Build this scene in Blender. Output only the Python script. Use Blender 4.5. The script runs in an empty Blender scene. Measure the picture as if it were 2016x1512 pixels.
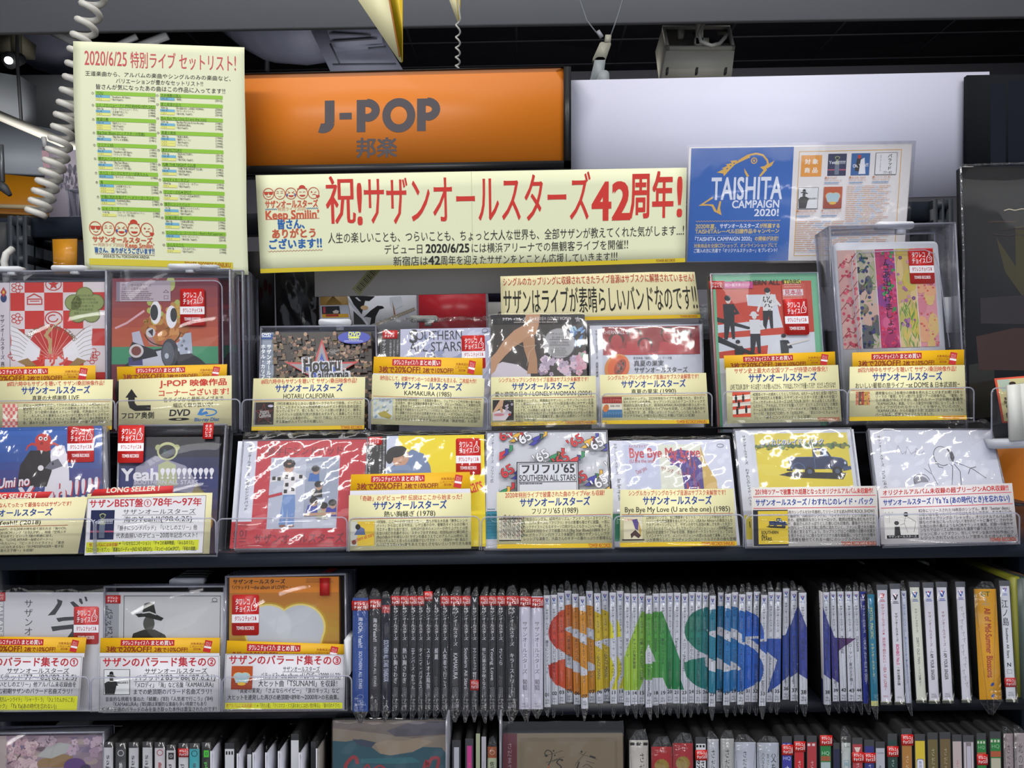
import bpy, math, random
import numpy as np
from mathutils import Vector, Matrix
from mathutils.geometry import tessellate_polygon

random.seed(7)
rng = np.random.default_rng(7)
SC = bpy.context.scene
COL = SC.collection

# ------------------------------------------------------------------ camera
CAM_D, CAM_Z, FPX = 0.818, 1.45, 1514.0
YAW, ROLL = math.radians(0.6), math.radians(-0.88)
cam = bpy.data.cameras.new('camera')
cam.sensor_width = 36.0
cam.lens = FPX / 2016 * 36
cam.clip_start = 0.02
cam_o = bpy.data.objects.new('camera', cam)
COL.objects.link(cam_o)
RM = Matrix.Rotation(YAW, 3, 'Z') @ Matrix.Rotation(math.pi / 2, 3, 'X') @ Matrix.Rotation(ROLL, 3, 'Z')
cam_o.matrix_world = Matrix.Translation((0, -CAM_D, CAM_Z)) @ RM.to_4x4()
SC.camera = cam_o
R3 = np.array(RM)
CPOS = np.array((0, -CAM_D, CAM_Z))

# ------------------------------------------------------------------ view, world, lights
SC.view_settings.view_transform = 'Standard'
SC.view_settings.look = 'None'
SC.view_settings.gamma = 1.0
SC.view_settings.use_curve_mapping = False
SC.view_settings.exposure = -0.14
SC.cycles.transparent_max_bounces = 32
SC.cycles.max_bounces = 6
world = bpy.data.worlds.new('world')
SC.world = world
world.use_nodes = True
world.node_tree.nodes['Background'].inputs[0].default_value = (0.80, 0.86, 1.0, 1)
world.node_tree.nodes['Background'].inputs[1].default_value = 0.9

def area_light(name, loc, sx, sy, watts, color=(1, 0.98, 0.95), rot=(0, 0, 0)):
 l = bpy.data.lights.new(name, 'AREA')
 l.shape = 'RECTANGLE'
 l.size, l.size_y = sx, sy
 l.energy = watts
 l.color = color
 o = bpy.data.objects.new(name, l)
 o.location = loc
 o.rotation_euler = rot
 COL.objects.link(o)
 return o

area_light('tube_and_fill_light', (-0.9, -0.75, 2.82), 1.2, 0.10, 16)
area_light('tube_and_fill_light', (0.75, -0.75, 2.82), 1.2, 0.10, 16)
area_light('ceiling_panel_light', (-1.1, -2.4, 2.82), 2.6, 1.5, 33)
area_light('ceiling_panel_light', (1.6, -2.4, 2.82), 2.6, 1.5, 33)
area_light('tube_and_fill_light', (-1.0, 1.8, 2.2), 2.4, 0.25, 14, rot=(2.2, 0, 0))  # added fill aimed up at the rear ceiling; no tube hangs there
area_light('aisle_fill_light', (0.0, .40, 3.3), 2.6, 0.2, 15)  # unseen fill added to brighten the sleeves behind the sign
area_light('tube_and_fill_light', (1.6, 1.8, 2.2), 2.4, 0.25, 24, rot=(2.2, 0, 0))  # second added upward fill, brightening the rear ceiling on the right

# ------------------------------------------------------------------ projection helpers
def ray(px, py):
 d = np.array(((px - 1008) / FPX, -(py - 756) / FPX, -1.0))
 return R3 @ d

def at(px, py, Y):
 """the point of the vertical plane y = Y that the photograph shows at a pixel"""
 d = ray(px, py)
 t = (Y + CAM_D) / d[1]
 return CPOS + d * t

def on_plane(px, py, P, n):
 d = ray(px, py)
 return CPOS + d * (np.dot(P - CPOS, n) / np.dot(d, n))

class Quad:
 def __init__(s, P, n, bend=None):
  s.P = [np.array(p, float) for p in P]      # TL TR BR BL
  s.n = n
  s.bend = bend
  s.w = np.linalg.norm(s.P[1] - s.P[0])
  s.h = np.linalg.norm(s.P[3] - s.P[0])

 def m(s, U, V, D=0.0):
  U = np.asarray(U, float)[..., None]
  V = np.asarray(V, float)[..., None]
  D = np.asarray(D, float) * np.ones(U.shape[:-1])
  if s.bend:
   D = D + s.bend(U[..., 0], V[..., 0])
  a, b, c, d = s.P
  top = a + (b - a) * U
  bot = d + (c - d) * U
  return top + (bot - top) * V + s.n * D[..., None]

 def sub(s, u0, v0, u1, v1, d=0.0):
  return Quad([s.m(u0, v0, d), s.m(u1, v0, d), s.m(u1, v1, d), s.m(u0, v1, d)], s.n)

 def subq(s, pts, d=0.0):
  return Quad([s.m(u, v, d) for u, v in pts], s.n)

YSHIFT = 0.0      # extra depth of the raised rank

def Q(TL, TR, BR, BL, Y=0.0, tilt=0.0, Y2=None, bend=None, d=0.0):
 Y = Y + YSHIFT
 B0 = at(BL[0], BL[1], Y)
 B1 = at(BR[0], BR[1], Y if Y2 is None else Y2 + YSHIFT)
 x = (B1 - B0) / np.linalg.norm(B1 - B0)
 t = math.radians(tilt)
 n = np.cross(x, np.array((0, math.sin(t), math.cos(t))))
 n /= np.linalg.norm(n)
 if d:
  B0 = B0 + n * d
 T = [on_plane(*p, B0, n) for p in (TL, TR, BR, BL)]
 return Quad(T, n, bend)

# ------------------------------------------------------------------ materials
_MC = {}

def lin(h):
 h = h.lstrip('#')
 c = [int(h[i:i + 2], 16) / 255 for i in (0, 2, 4)]
 return tuple(v / 12.92 if v <= .04045 else ((v + .055) / 1.055) ** 2.4 for v in c)

def M(hexa, rough=0.5, spec=0.4, metal=0.0, noise=0.0, nscale=30.0, bump=0.0):
 key = (hexa, rough, spec, metal, noise, nscale, bump)
 if key in _MC:
  return _MC[key]
 m = bpy.data.materials.new('mat_' + hexa.lstrip('#'))
 m.use_nodes = True
 nt = m.node_tree
 b = nt.nodes['Principled BSDF']
 c = lin(hexa)
 b.inputs['Base Color'].default_value = (*c, 1)
 b.inputs['Roughness'].default_value = rough
 b.inputs['Specular IOR Level'].default_value = spec
 b.inputs['Metallic'].default_value = metal
 if noise or bump:
  tc = nt.nodes.new('ShaderNodeTexCoord')
  nz = nt.nodes.new('ShaderNodeTexNoise')
  nz.inputs['Scale'].default_value = nscale
  nz.inputs['Detail'].default_value = 5
  nt.links.new(tc.outputs['Object'], nz.inputs['Vector'])
  if noise:
   mx = nt.nodes.new('ShaderNodeMix')
   mx.data_type = 'RGBA'
   mx.inputs[6].default_value = (*[v * (1 - noise) for v in c], 1)
   mx.inputs[7].default_value = (*[min(1, v * (1 + noise)) for v in c], 1)
   nt.links.new(nz.outputs[0], mx.inputs[0])
   nt.links.new(mx.outputs[2], b.inputs['Base Color'])
  if bump:
   bp = nt.nodes.new('ShaderNodeBump')
   bp.inputs['Strength'].default_value = bump
   bp.inputs['Distance'].default_value = 0.01
   nt.links.new(nz.outputs[0], bp.inputs['Height'])
   nt.links.new(bp.outputs[0], b.inputs['Normal'])
 m.diffuse_color = (*c, 1)
 _MC[key] = m
 return m

def clear_mat(name, tint=(.95, .96, .98), haze=0.03, hazecol=(.75, .77, .85), rough=0.06, ior=1.45, bump=0.0, bscale=25.0, stretch=(1, 1, 1), gain=1.0, turn=0.0):
 m = bpy.data.materials.new(name)
 m.use_nodes = True
 nt = m.node_tree
 N, L = nt.nodes, nt.links
 N.remove(N['Principled BSDF'])
 out = N['Material Output']
 tr = N.new('ShaderNodeBsdfTransparent')
 tr.inputs[0].default_value = (*tint, 1)
 gl = N.new('ShaderNodeBsdfGlossy')
 gl.inputs['Roughness'].default_value = rough
 df = N.new('ShaderNodeBsdfDiffuse')
 df.inputs[0].default_value = (*hazecol, 1)
 fr = N.new('ShaderNodeLayerWeight')
 fr.inputs[0].default_value = 0.5
 pw = N.new('ShaderNodeMath')
 pw.operation = 'POWER'
 pw.inputs[1].default_value = 4.5
 L.new(fr.outputs['Facing'], pw.inputs[0])
 sc = N.new('ShaderNodeMath')
 sc.operation = 'MULTIPLY_ADD'
 sc.inputs[1].default_value = 0.85
 sc.inputs[2].default_value = ((ior - 1) / (ior + 1)) ** 2
 L.new(pw.outputs[0], sc.inputs[0])
 m1 = N.new('ShaderNodeMixShader')
 m1.inputs[0].default_value = haze
 L.new(tr.outputs[0], m1.inputs[1])
 L.new(df.outputs[0], m1.inputs[2])
 m2 = N.new('ShaderNodeMixShader')
 mul = N.new('ShaderNodeMath')
 mul.operation = 'MULTIPLY'
 mul.use_clamp = True
 mul.inputs[1].default_value = gain
 L.new(sc.outputs[0], mul.inputs[0])
 L.new(mul.outputs[0], m2.inputs[0])
 L.new(m1.outputs[0], m2.inputs[1])
 L.new(gl.outputs[0], m2.inputs[2])
 L.new(m2.outputs[0], out.inputs[0])
 if bump:
  tc = N.new('ShaderNodeTexCoord')
  mp = N.new('ShaderNodeMapping')
  mp.inputs['Scale'].default_value = stretch
  mp.inputs['Rotation'].default_value = (0, turn, 0)
  nz = N.new('ShaderNodeTexNoise')
  nz.inputs['Scale'].default_value = bscale
  nz.inputs['Detail'].default_value = 3
  nz.inputs['Distortion'].default_value = 1.2
  bp = N.new('ShaderNodeBump')
  bp.inputs['Strength'].default_value = bump
  bp.inputs['Distance'].default_value = 0.012
  L.new(tc.outputs['Object'], mp.inputs[0])
  L.new(mp.outputs[0], nz.inputs['Vector'])
  L.new(nz.outputs[0], bp.inputs['Height'])
  L.new(bp.outputs[0], gl.inputs['Normal'])
  L.new(bp.outputs[0], fr.inputs['Normal'])
 return m

ACRYLIC = clear_mat('clear_acrylic', (.997, .997, .998), 0.004, (.7, .72, .82), 0.05, 1.42, gain=.5)
EDGE = clear_mat('acrylic_edge', (.80, .81, .87), 0.27, (.76, .78, .90), 0.12, 1.6)
EDGE_DARK = clear_mat('acrylic_edge_shade', (.80, .81, .86), 0.13, (.55, .56, .64), 0.15, 1.6)
FILM = clear_mat('cellophane_film', (.975, .975, .985), 0.012, (.9, .9, .95), 0.09, 1.45, bump=0.20, bscale=7, stretch=(3.2, 1.0, 0.55), gain=1.2, turn=.75)
FILM_FLAT = clear_mat('tight_film', (.985, .985, .99), 0.006, (.9, .9, .95), 0.12, 1.4, bump=0.12, bscale=30, gain=.8)
FILM_TIP = clear_mat('cellophane_fold', (.93, .93, .95), 0.035, (.62, .64, .70), 0.10, 1.5, bump=0.8, bscale=90, gain=1.5)
BLACK = M('0d0f13', 0.45, 0.4)
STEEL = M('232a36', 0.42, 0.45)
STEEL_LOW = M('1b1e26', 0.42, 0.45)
CREAM = M('e9ecc4', 0.55, 0.3)
WHITE = M('e9eaf0', 0.5, 0.3)
LOCK = M('dfe1e6', 0.35, 0.5)
GREYLOCK = M('8b8d88', 0.4, 0.4)

# ------------------------------------------------------------------ objects
_WL = {}

def tag(o, label=None, cat=None, group=None, kind=None):
 if label: o['label'] = label
 if cat: o['category'] = cat
 if group: o['group'] = group
 if kind: o['kind'] = kind
 return o

def link(o, parent, loc):
 COL.objects.link(o)
 if parent is not None:
  o.parent = parent
  o.location = Vector(loc) - Vector(_WL[parent.name])
 else:
  o.location = Vector(loc)
 _WL[o.name] = np.array(loc, float)

def empty(name, loc, label, cat, group=None):
 o = bpy.data.objects.new(name, None)
 o.empty_display_size = 0.02
 link(o, None, loc)
 return tag(o, label, cat, group)

def np_mesh(name, V, loops, starts, mats, midx, smooth=False):
 me = bpy.data.meshes.new(name)
 n = len(V)
 me.vertices.add(n)
 me.vertices.foreach_set('co', np.ascontiguousarray(V, dtype=np.float32).ravel())
 me.loops.add(len(loops))
 me.loops.foreach_set('vertex_index', np.ascontiguousarray(loops, dtype=np.int32))
 me.polygons.add(len(starts))
 me.polygons.foreach_set('loop_start', np.ascontiguousarray(starts, dtype=np.int32))
 for m in mats:
  me.materials.append(m)
 if midx is not None:
  me.polygons.foreach_set('material_index', np.ascontiguousarray(midx, dtype=np.int32))
 if smooth:
  me.polygons.foreach_set('use_smooth', np.ones(len(starts), dtype=bool))
 me.update(calc_edges=True)
 me.validate()
 return me

def add_mesh(name, V, F, mats, parent=None, midx=None, smooth=False):
 """V world coordinates; F lists of indices"""
 V = np.asarray(V, float)
 loops, starts = [], []
 for f in F:
  starts.append(len(loops))
  loops.extend(f)
 if parent is None:
  lo, hi = V.min(0), V.max(0)
  loc = np.array(((lo[0] + hi[0]) / 2, (lo[1] + hi[1]) / 2, lo[2]))
 else:
  loc = _WL[parent.name]
 if not isinstance(mats, (list, tuple)):
  mats = [mats]
 me = np_mesh(name, V - loc, loops, starts, mats, midx, smooth)
 o = bpy.data.objects.new(name, me)
 link(o, parent, loc)
 return o

class MB:
 """collects solids, builds one mesh"""
 def __init__(s):
  s.V, s.F, s.I = [], [], []
  s.n = 0

 def add(s, V, F, mi=0):
  V = np.asarray(V, float).reshape(-1, 3)
  s.V.append(V)
  s.F += [[i + s.n for i in f] for f in F]
  s.I += [mi] * len(F)
  s.n += len(V)
  return s

 def box(s, lo, hi, mi=0):
  x0, y0, z0 = lo
  x1, y1, z1 = hi
  V = [(x0, y0, z0), (x1, y0, z0), (x1, y1, z0), (x0, y1, z0), (x0, y0, z1), (x1, y0, z1), (x1, y1, z1), (x0, y1, z1)]
  return s.add(V, [[0, 3, 2, 1], [4, 5, 6, 7], [0, 1, 5, 4], [1, 2, 6, 5], [2, 3, 7, 6], [3, 0, 4, 7]], mi)

 def prism(s, front, back, mi=0):
  n = len(front)
  V = list(front) + list(back)
  F = [list(range(n))[::-1], [n + i for i in range(n)]]
  for i in range(n):
   j = (i + 1) % n
   F.append([i, j, n + j, n + i])
  return s.add(V, F, mi)

 def slab(s, q, u0, v0, u1, v1, d0, d1, mi=0, r=0.0, dv=None):
  uv = rrect(u0, v0, u1, v1, r / q.w if r else 0, r / q.h if r else 0)
  U = np.array([p[0] for p in uv])
  V = np.array([p[1] for p in uv])
  A, B = q.m(U, V, d1), q.m(U, V, d0)
  if dv is not None:
   B = q.m(U, V, d1) + np.array(dv)
  return s.prism(A, B, mi)

 def tube(s, pts, r, seg=8, mi=0, cap=True):
  pts = [np.array(p, float) for p in pts]
  n = len(pts)
  rs = r if hasattr(r, '__len__') else [r] * n
  rings = []
  up = np.array((0, 0, 1.0))
  for i, p in enumerate(pts):
   t = pts[min(i + 1, n - 1)] - pts[max(i - 1, 0)]
   t /= np.linalg.norm(t) + 1e-12
   a = np.cross(t, up)
   if np.linalg.norm(a) < 1e-3:
    a = np.cross(t, (1, 0, 0))
   a /= np.linalg.norm(a)
   b = np.cross(t, a)
   up = b if abs(np.dot(b, up)) > 0.2 and np.dot(b, up) > 0 else -b
   rings += [p + rs[i] * (math.cos(2 * math.pi * k / seg) * a + math.sin(2 * math.pi * k / seg) * b) for k in range(seg)]
  F = []
  for i in range(n - 1):
   for k in range(seg):
    l = (k + 1) % seg
    F.append([i * seg + k, i * seg + l, (i + 1) * seg + l, (i + 1) * seg + k])
  if cap:
   F.append(list(range(seg))[::-1])
   F.append([(n - 1) * seg + k for k in range(seg)])
  return s.add(rings, F, mi)

 def build(s, name, mats, parent=None, smooth=False):
  return add_mesh(name, np.concatenate(s.V), s.F, mats, parent, s.I, smooth)

def rrect(u0, v0, u1, v1, ru=0.0, rv=0.0, seg=4):
 if not ru:
  return [(u0, v0), (u1, v0), (u1, v1), (u0, v1)]
 out = []
 for cx, cy, a0 in ((u0 + ru, v0 + rv, 180), (u1 - ru, v0 + rv, 270), (u1 - ru, v1 - rv, 0), (u0 + ru, v1 - rv, 90)):
  for k in range(seg + 1):
   a = math.radians(a0 + 90 * k / seg)
   out.append((cx + ru * math.cos(a), cy + rv * math.sin(a)))
 return out

def slab_obj(name, q, d0, d1, mat, parent=None, u0=0, v0=0, u1=1, v1=1, r=0.0, dv=None):
 return MB().slab(q, u0, v0, u1, v1, d0, d1, 0, r, dv).build(name, mat, parent)

def sheet_obj(name, q, d0, d1, mat, parent=None, nu=24, nv=24):
 """thin bent sheet with thickness"""
 uu, vv = np.meshgrid(np.linspace(0, 1, nu + 1), np.linspace(0, 1, nv + 1))
 A = q.m(uu.ravel(), vv.ravel(), d1)
 B = q.m(uu.ravel(), vv.ravel(), d0)
 W = nu + 1
 F = []
 K = len(A)
 for j in range(nv):
  for i in range(nu):
   a = j * W + i
   F.append([a, a + W, a + W + 1, a + 1])
   F.append([K + a, K + a + 1, K + a + W + 1, K + a + W])
 ring = [i for i in range(W)] + [j * W + nu for j in range(1, nv + 1)] + [nv * W + i for i in range(nu - 1, -1, -1)] + [j * W for j in range(nv - 1, 0, -1)]
 for a, b in zip(ring, ring[1:] + ring[:1]):
  F.append([a, b, K + b, K + a])
 return add_mesh(name, np.concatenate([A, B]), F, mat, parent, smooth=True)

# ------------------------------------------------------------------ glyphs and prints
_G = {}
_tc = bpy.data.curves.new('glyph_source', 'FONT')
_tc.resolution_u = 2
_to = bpy.data.objects.new('glyph_source', _tc)

def _wide(ch):
 return ord(ch) > 0x2E80 or ch in '①②③⑦⑧⇒…～★☆『』「」、。・→←▶❘“”'

def glyph(ch, bold):
 k = ch
 if k in _G:
  return _G[k]
 if ch in ' \u3000':
  _G[k] = (np.zeros((0, 2)), np.zeros((0, 3), int), 0.3 if ch == ' ' else 1.0)
  return _G[k]
 _tc.offset = 0
 _tc.resolution_u = 2 if _wide(ch) else 3
 _tc.body = ch
 me = _to.to_mesh()
 me.calc_loop_triangles()
 V = np.array([v.co[:2] for v in me.vertices]).reshape(-1, 2)
 T = np.array([t.vertices[:] for t in me.loop_triangles]).reshape(-1, 3)
 _to.to_mesh_clear()
 if _wide(ch):
  adv = 1.0
 else:
  _tc.body = ch + 'I'
  me = _to.to_mesh()
  a = max(v.co[0] for v in me.vertices)
  _to.to_mesh_clear()
  _tc.body = 'I'
  me = _to.to_mesh()
  b = max(v.co[0] for v in me.vertices)
  _to.to_mesh_clear()
  adv = a - b
  # latin letters are drawn smaller than kana by the built-in face; even them out
  V, adv = V * 1.16, adv * 1.16
 if len(T):
  e1 = V[T[:, 1]] - V[T[:, 0]]
  e2 = V[T[:, 2]] - V[T[:, 0]]
  ok = np.abs(e1[:, 0] * e2[:, 1] - e1[:, 1] * e2[:, 0]) > 1e-6
  T = T[ok]
 _G[k] = (V, T, adv)
 return _G[k]

def heavy(ch, bold):
 """offsets at which a kana or kanji outline is overprinted to fatten it"""
 if bold < .008:
  return ((0, 0),)
 b = bold * (.62 if _wide(ch) else .5)
 if bold < .022:
  return ((-b, 0), (b, 0))
 return ((-b, -b * .8), (b, -b * .8), (-b, b * .8), (b, b * .8))

def text_tris(s, bold=0.0, gap=0.0):
 Vs, Ts, x, n = [], [], 0.0, 0
 for ch in s:
  V, T, adv = glyph(ch, bold)
  if len(V):
   for i_, (dx, dy) in enumerate(heavy(ch, bold)):
    Vs.append(np.c_[V + (x + dx, dy), np.full(len(V), i_)])
    Ts.append(T + n)
    n += len(V)
  x += adv + gap
 if not Vs:
  return np.zeros((0, 3)), np.zeros((0, 3), int), x
 return np.concatenate(Vs), np.concatenate(Ts), x

def clip_tris(V, T, rect):
 x0, y0, x1, y1 = rect
 P = V[T]
 mn, mx = P.min(1), P.max(1)
 nd = V.shape[1]
 ins = (mn[:, 0] >= x0) & (mn[:, 1] >= y0) & (mx[:, 0] <= x1) & (mx[:, 1] <= y1)
 out = (mx[:, 0] <= x0) | (mx[:, 1] <= y0) | (mn[:, 0] >= x1) | (mn[:, 1] >= y1)
 keep = [P[ins]]
 extra = []
 for tri in P[~ins & ~out]:
  poly = [tuple(p) for p in tri]
  for ax, lim, sg in ((0, x0, 1), (0, x1, -1), (1, y0, 1), (1, y1, -1)):
   new = []
   for i, a in enumerate(poly):
    b = poly[(i + 1) % len(poly)]
    da, db = sg * (a[ax] - lim), sg * (b[ax] - lim)
    if da >= 0:
     new.append(a)
    if (da > 0 > db) or (da < 0 < db):
     t = da / (da - db)
     new.append(tuple(a[j] + (b[j] - a[j]) * t for j in range(nd)))
   poly = new
   if len(poly) < 3:
    break
  if len(poly) >= 3:
   for i in range(1, len(poly) - 1):
    extra.append((poly[0], poly[i], poly[i + 1]))
 if extra:
  keep.append(np.array(extra))
 A = np.concatenate(keep)
 return A.reshape(-1, nd), np.arange(len(A) * 3).reshape(-1, 3)

class Print:
 """flat ink on a quad; canvas x right, y down"""
 STEP = 0.00006
 mic = 0

 def __init__(s, q, rect, d=0.0002, rough=0.45, spec=0.3, step=None):
  s.q, s.rect, s.d, s.rough, s.spec = q, rect, d, rough, spec
  s.items = []
  s.z = 0
  s.clip = None
  s.step = step or Print.STEP

 def raw(s, V, T, col):
  if not len(T):
   return
  if V.shape[1] == 2:
   s.mic = (s.mic + 1) % 5
   V = np.c_[V, np.full(len(V), s.mic)]
  if s.clip:
   V, T = clip_tris(V, T, s.clip)
   if not len(T):
    return
  s.items.append((V, T, col, s.z))

 def up(s):
  s.z += 1
  return s

 def poly(s, pts, col):
  pts = [tuple(p) for p in pts]
  if len(pts) == 4 and not s.q.bend:
   T = [(0, 1, 2), (0, 2, 3)]
   # concave safe enough for quads used here
  else:
   T = tessellate_polygon([[Vector((p[0], p[1], 0)) for p in pts]])
  s.raw(np.array(pts, float), np.array([t for t in T]).reshape(-1, 3), col)

 def rect_(s, x0, y0, x1, y1, col):
  if s.q.bend:
   nx, ny = 12, max(1, int(abs(y1 - y0) / (s.rect[3] - s.rect[1]) * 24) + 1)
   X, Y = np.meshgrid(np.linspace(x0, x1, nx + 1), np.linspace(y0, y1, ny + 1))
   V = np.stack([X.ravel(), Y.ravel()], 1)
   T = []
   for j in range(ny):
    for i in range(nx):
     a = j * (nx + 1) + i
     T += [(a, a + nx + 1, a + 1), (a + 1, a + nx + 1, a + nx + 2)]
   s.raw(V, np.array(T), col)
  else:
   s.raw(np.array([(x0, y0), (x1, y0), (x1, y1), (x0, y1)], float), np.array([(0, 1, 2), (0, 2, 3)]), col)

 def rrect(s, x0, y0, x1, y1, r, col):
  s.poly(rrect(x0, y0, x1, y1, r, r), col)

 def ell(s, cx, cy, rx, ry, col, n=20, a0=0, a1=360, rot=0):
  c, sn = math.cos(math.radians(rot)), math.sin(math.radians(rot))
  P = []
  for k in range(n + (a1 - a0 < 360)):
   a = math.radians(a0 + (a1 - a0) * k / n)
   x, y = rx * math.cos(a), ry * math.sin(a)
   P.append((cx + x * c - y * sn, cy + x * sn + y * c))
  V = np.array([(cx, cy)] + P)
  m = len(P)
  T = [(0, 1 + k, 1 + (k + 1) % m) for k in range(m if a1 - a0 >= 360 else m - 1)]
  s.raw(V, np.array(T), col)

 def line(s, pts, w, col, closed=False, taper=None):
  P = [np.array(p, float) for p in pts]
  if closed:
   P = P + [P[0]]
  n = len(P)
  L, Rr = [], []
  for i in range(n):
   a = P[i] - P[i - 1] if i else (P[0] - P[-2] if closed else P[1] - P[0])
   b = P[i + 1] - P[i] if i < n - 1 else (P[1] - P[0] if closed else P[-1] - P[-2])
   a = a / (np.linalg.norm(a) + 1e-9)
   b = b / (np.linalg.norm(b) + 1e-9)
   t = a + b
   t /= (np.linalg.norm(t) + 1e-9)
   nn = np.array((-t[1], t[0]))
   cs = max(0.4, np.dot(nn, np.array((-a[1], a[0]))))
   ww = (w * taper(i / (n - 1)) if taper else w) / 2 / cs
   L.append(P[i] + nn * ww)
   Rr.append(P[i] - nn * ww)
  V = np.array(L + Rr)
  T = []
  for i in range(n - 1):
   T += [(i, i + 1, n + i), (i + 1, n + i + 1, n + i)]
  s.raw(V, np.array(T), col)

 def ring(s, cx, cy, rx, ry, w, col, n=20, a0=0, a1=360):
  full = a1 - a0 >= 360
  pts = [(cx + rx * math.cos(math.radians(a0 + (a1 - a0) * k / n)), cy + ry * math.sin(math.radians(a0 + (a1 - a0) * k / n))) for k in range(n if full else n + 1)]
  s.line(pts, w, col, closed=full)

 def text(s, t, x, y, h, col, w=None, bold=0.0, al='l', rot=0.0, skew=0.0, gap=0.0):
  """x,y top-left (or centre/right) of the line; h em height; w total width"""
  V, T, adv = text_tris(t, bold, gap)
  if not len(T):
   return
  sx = h if w is None else w / adv
  tw = adv * sx
  V = V.copy()
  X = V[:, 0] * sx + skew * h * (V[:, 1] - 0.3)
  Yy = (0.86 - V[:, 1]) * h
  ox = {'l': 0, 'c': -tw / 2, 'r': -tw}[al]
  X = X + ox
  if rot:
   c, sn = math.cos(math.radians(rot)), math.sin(math.radians(rot))
   X, Yy = X * c - Yy * sn, X * sn + Yy * c
  s.raw(np.stack([x + X, y + Yy, V[:, 2]], 1), T, col)

 def vtext(s, t, cx, y, size, col, length=None, bold=0.0, wx=1.0):
  """vertical japanese text centred on cx, from y down; latin runs are laid on their side"""
  n = 0.0
  lay = []
  for ch in t:
   if ch == ' ':
    n += 0.45
    continue
   if _wide(ch):
    lay.append((ch, n, 1.0))
    n += 1.0
   else:
    a = glyph(ch, bold)[2]
    lay.append((ch, n, a))
    n += a
  k = size if length is None else length / max(n, .01)
  ks = size * wx
  for ch, p, a in lay:
   V, T, adv = glyph(ch, bold)
   if not len(T):
    continue
   hv = heavy(ch, bold)
   m_ = len(V)
   T = np.concatenate([T + m_ * i_ for i_ in range(len(hv))])
   V = np.concatenate([np.c_[V + o_, np.full(m_, i_)] for i_, o_ in enumerate(hv)])
   if _wide(ch) and ch not in 'ー～「」『』()（）〜…':
    X = cx + (V[:, 0] - 0.5) * ks
    Yy = y + p * k + (0.88 - V[:, 1]) * k
    if ch in 'ャュョッァィェォっゃゅょ、。':
     X = X + 0.12 * ks
     Yy = Yy - 0.1 * k
   else:
    X = cx + (V[:, 1] - (0.38 if _wide(ch) else 0.40)) * ks
    Yy = y + p * k + V[:, 0] * k
   s.raw(np.stack([X, Yy, V[:, 2]], 1), T, col)

 def build(s, name, parent, label=None):
  if not s.items:
   return None
  x0, y0, x1, y1 = s.rect
  Vs, Ts, Ds, Mi, mats, idx = [], [], [], [], [], {}
  n = 0
  for V, T, col, z in s.items:
   if col not in idx:
    idx[col] = len(mats)
    mats.append(M(col, s.rough, s.spec))
   Vs.append(V)
   Ts.append(T + n)
   Ds.append(s.d + z * s.step + V[:, 2] * 1.1e-5)
   Mi.append(np.full(len(T), idx[col]))
   n += len(V)
  V = np.concatenate(Vs)
  T = np.concatenate(Ts)
  D = np.concatenate(Ds)
  W = s.q.m((V[:, 0] - x0) / (x1 - x0), (V[:, 1] - y0) / (y1 - y0), D)
  # face towards the viewer
  a, b, c = W[T[:, 0]], W[T[:, 1]], W[T[:, 2]]
  fl = (np.cross(b - a, c - a) @ s.q.n) < 0
  T[fl] = T[fl][:, ::-1]
  loc = _WL[parent.name]
  me = np_mesh(name, W - loc, T.ravel(), np.arange(len(T)) * 3, mats, np.concatenate(Mi))
  o = bpy.data.objects.new(name, me)
  link(o, parent, loc)
  if label:
   o['label'] = label
  return o

# ================================================================== the room
def structure(o):
 o['kind'] = 'structure'
 return o

def slab_px(name, TL, TR, BR, BL, Y, thick, mat, parent=None, tilt=0, Y2=None, r=0.0):
 q = Q(TL, TR, BR, BL, Y, tilt, Y2)
 return MB().slab(q, 0, 0, 1, 1, -thick, 0, 0, r).build(name, mat, parent), q

CEIL = M('34353c', 0.8, 0.1, noise=.3, nscale=3, bump=.3)
structure(MB().box((-4, -3.6, -0.1), (4, 4.2, 0)).build('floor', M('a8a49c', .5)))
structure(MB().box((-4, -3.6, 3.40), (4, 4.2, 3.5)).build('ceiling', CEIL))
structure(MB().box((-4.1, 4.0, 0), (4.1, 4.2, 3.4)).build('wall_back', M('8c8a94', .7, noise=.12, nscale=4)))
structure(MB().box((-4.1, -3.6, 0), (-4.0, 4.0, 3.4)).build('wall_left', M('4b4b50', .7)))
structure(MB().box((4.0, -3.6, 0), (4.1, 4.0, 3.4)).build('wall_right', M('4b4b50', .7)))

# ceiling slab seams: raised ribs across the dark ceiling
mb = MB()
for k in range(7):
 y = 1.9 + k * 0.33
 mb.box((-3.9, y, 3.397), (3.9, y + 0.02, 3.40))
for k in range(13):
 x = -3.6 + k * 0.6
 mb.box((x, 1.8, 3.398), (x + 0.015, 3.98, 3.40))
o = mb.build('trim_1', CEIL)
structure(o)

o, _ = slab_px('beam', (-700, -330), (2800, -400), (2800, 18), (-700, 74), 1.35, 0.02, M('a6a8ac', 0.6, noise=.03, nscale=8))
structure(o)

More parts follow.
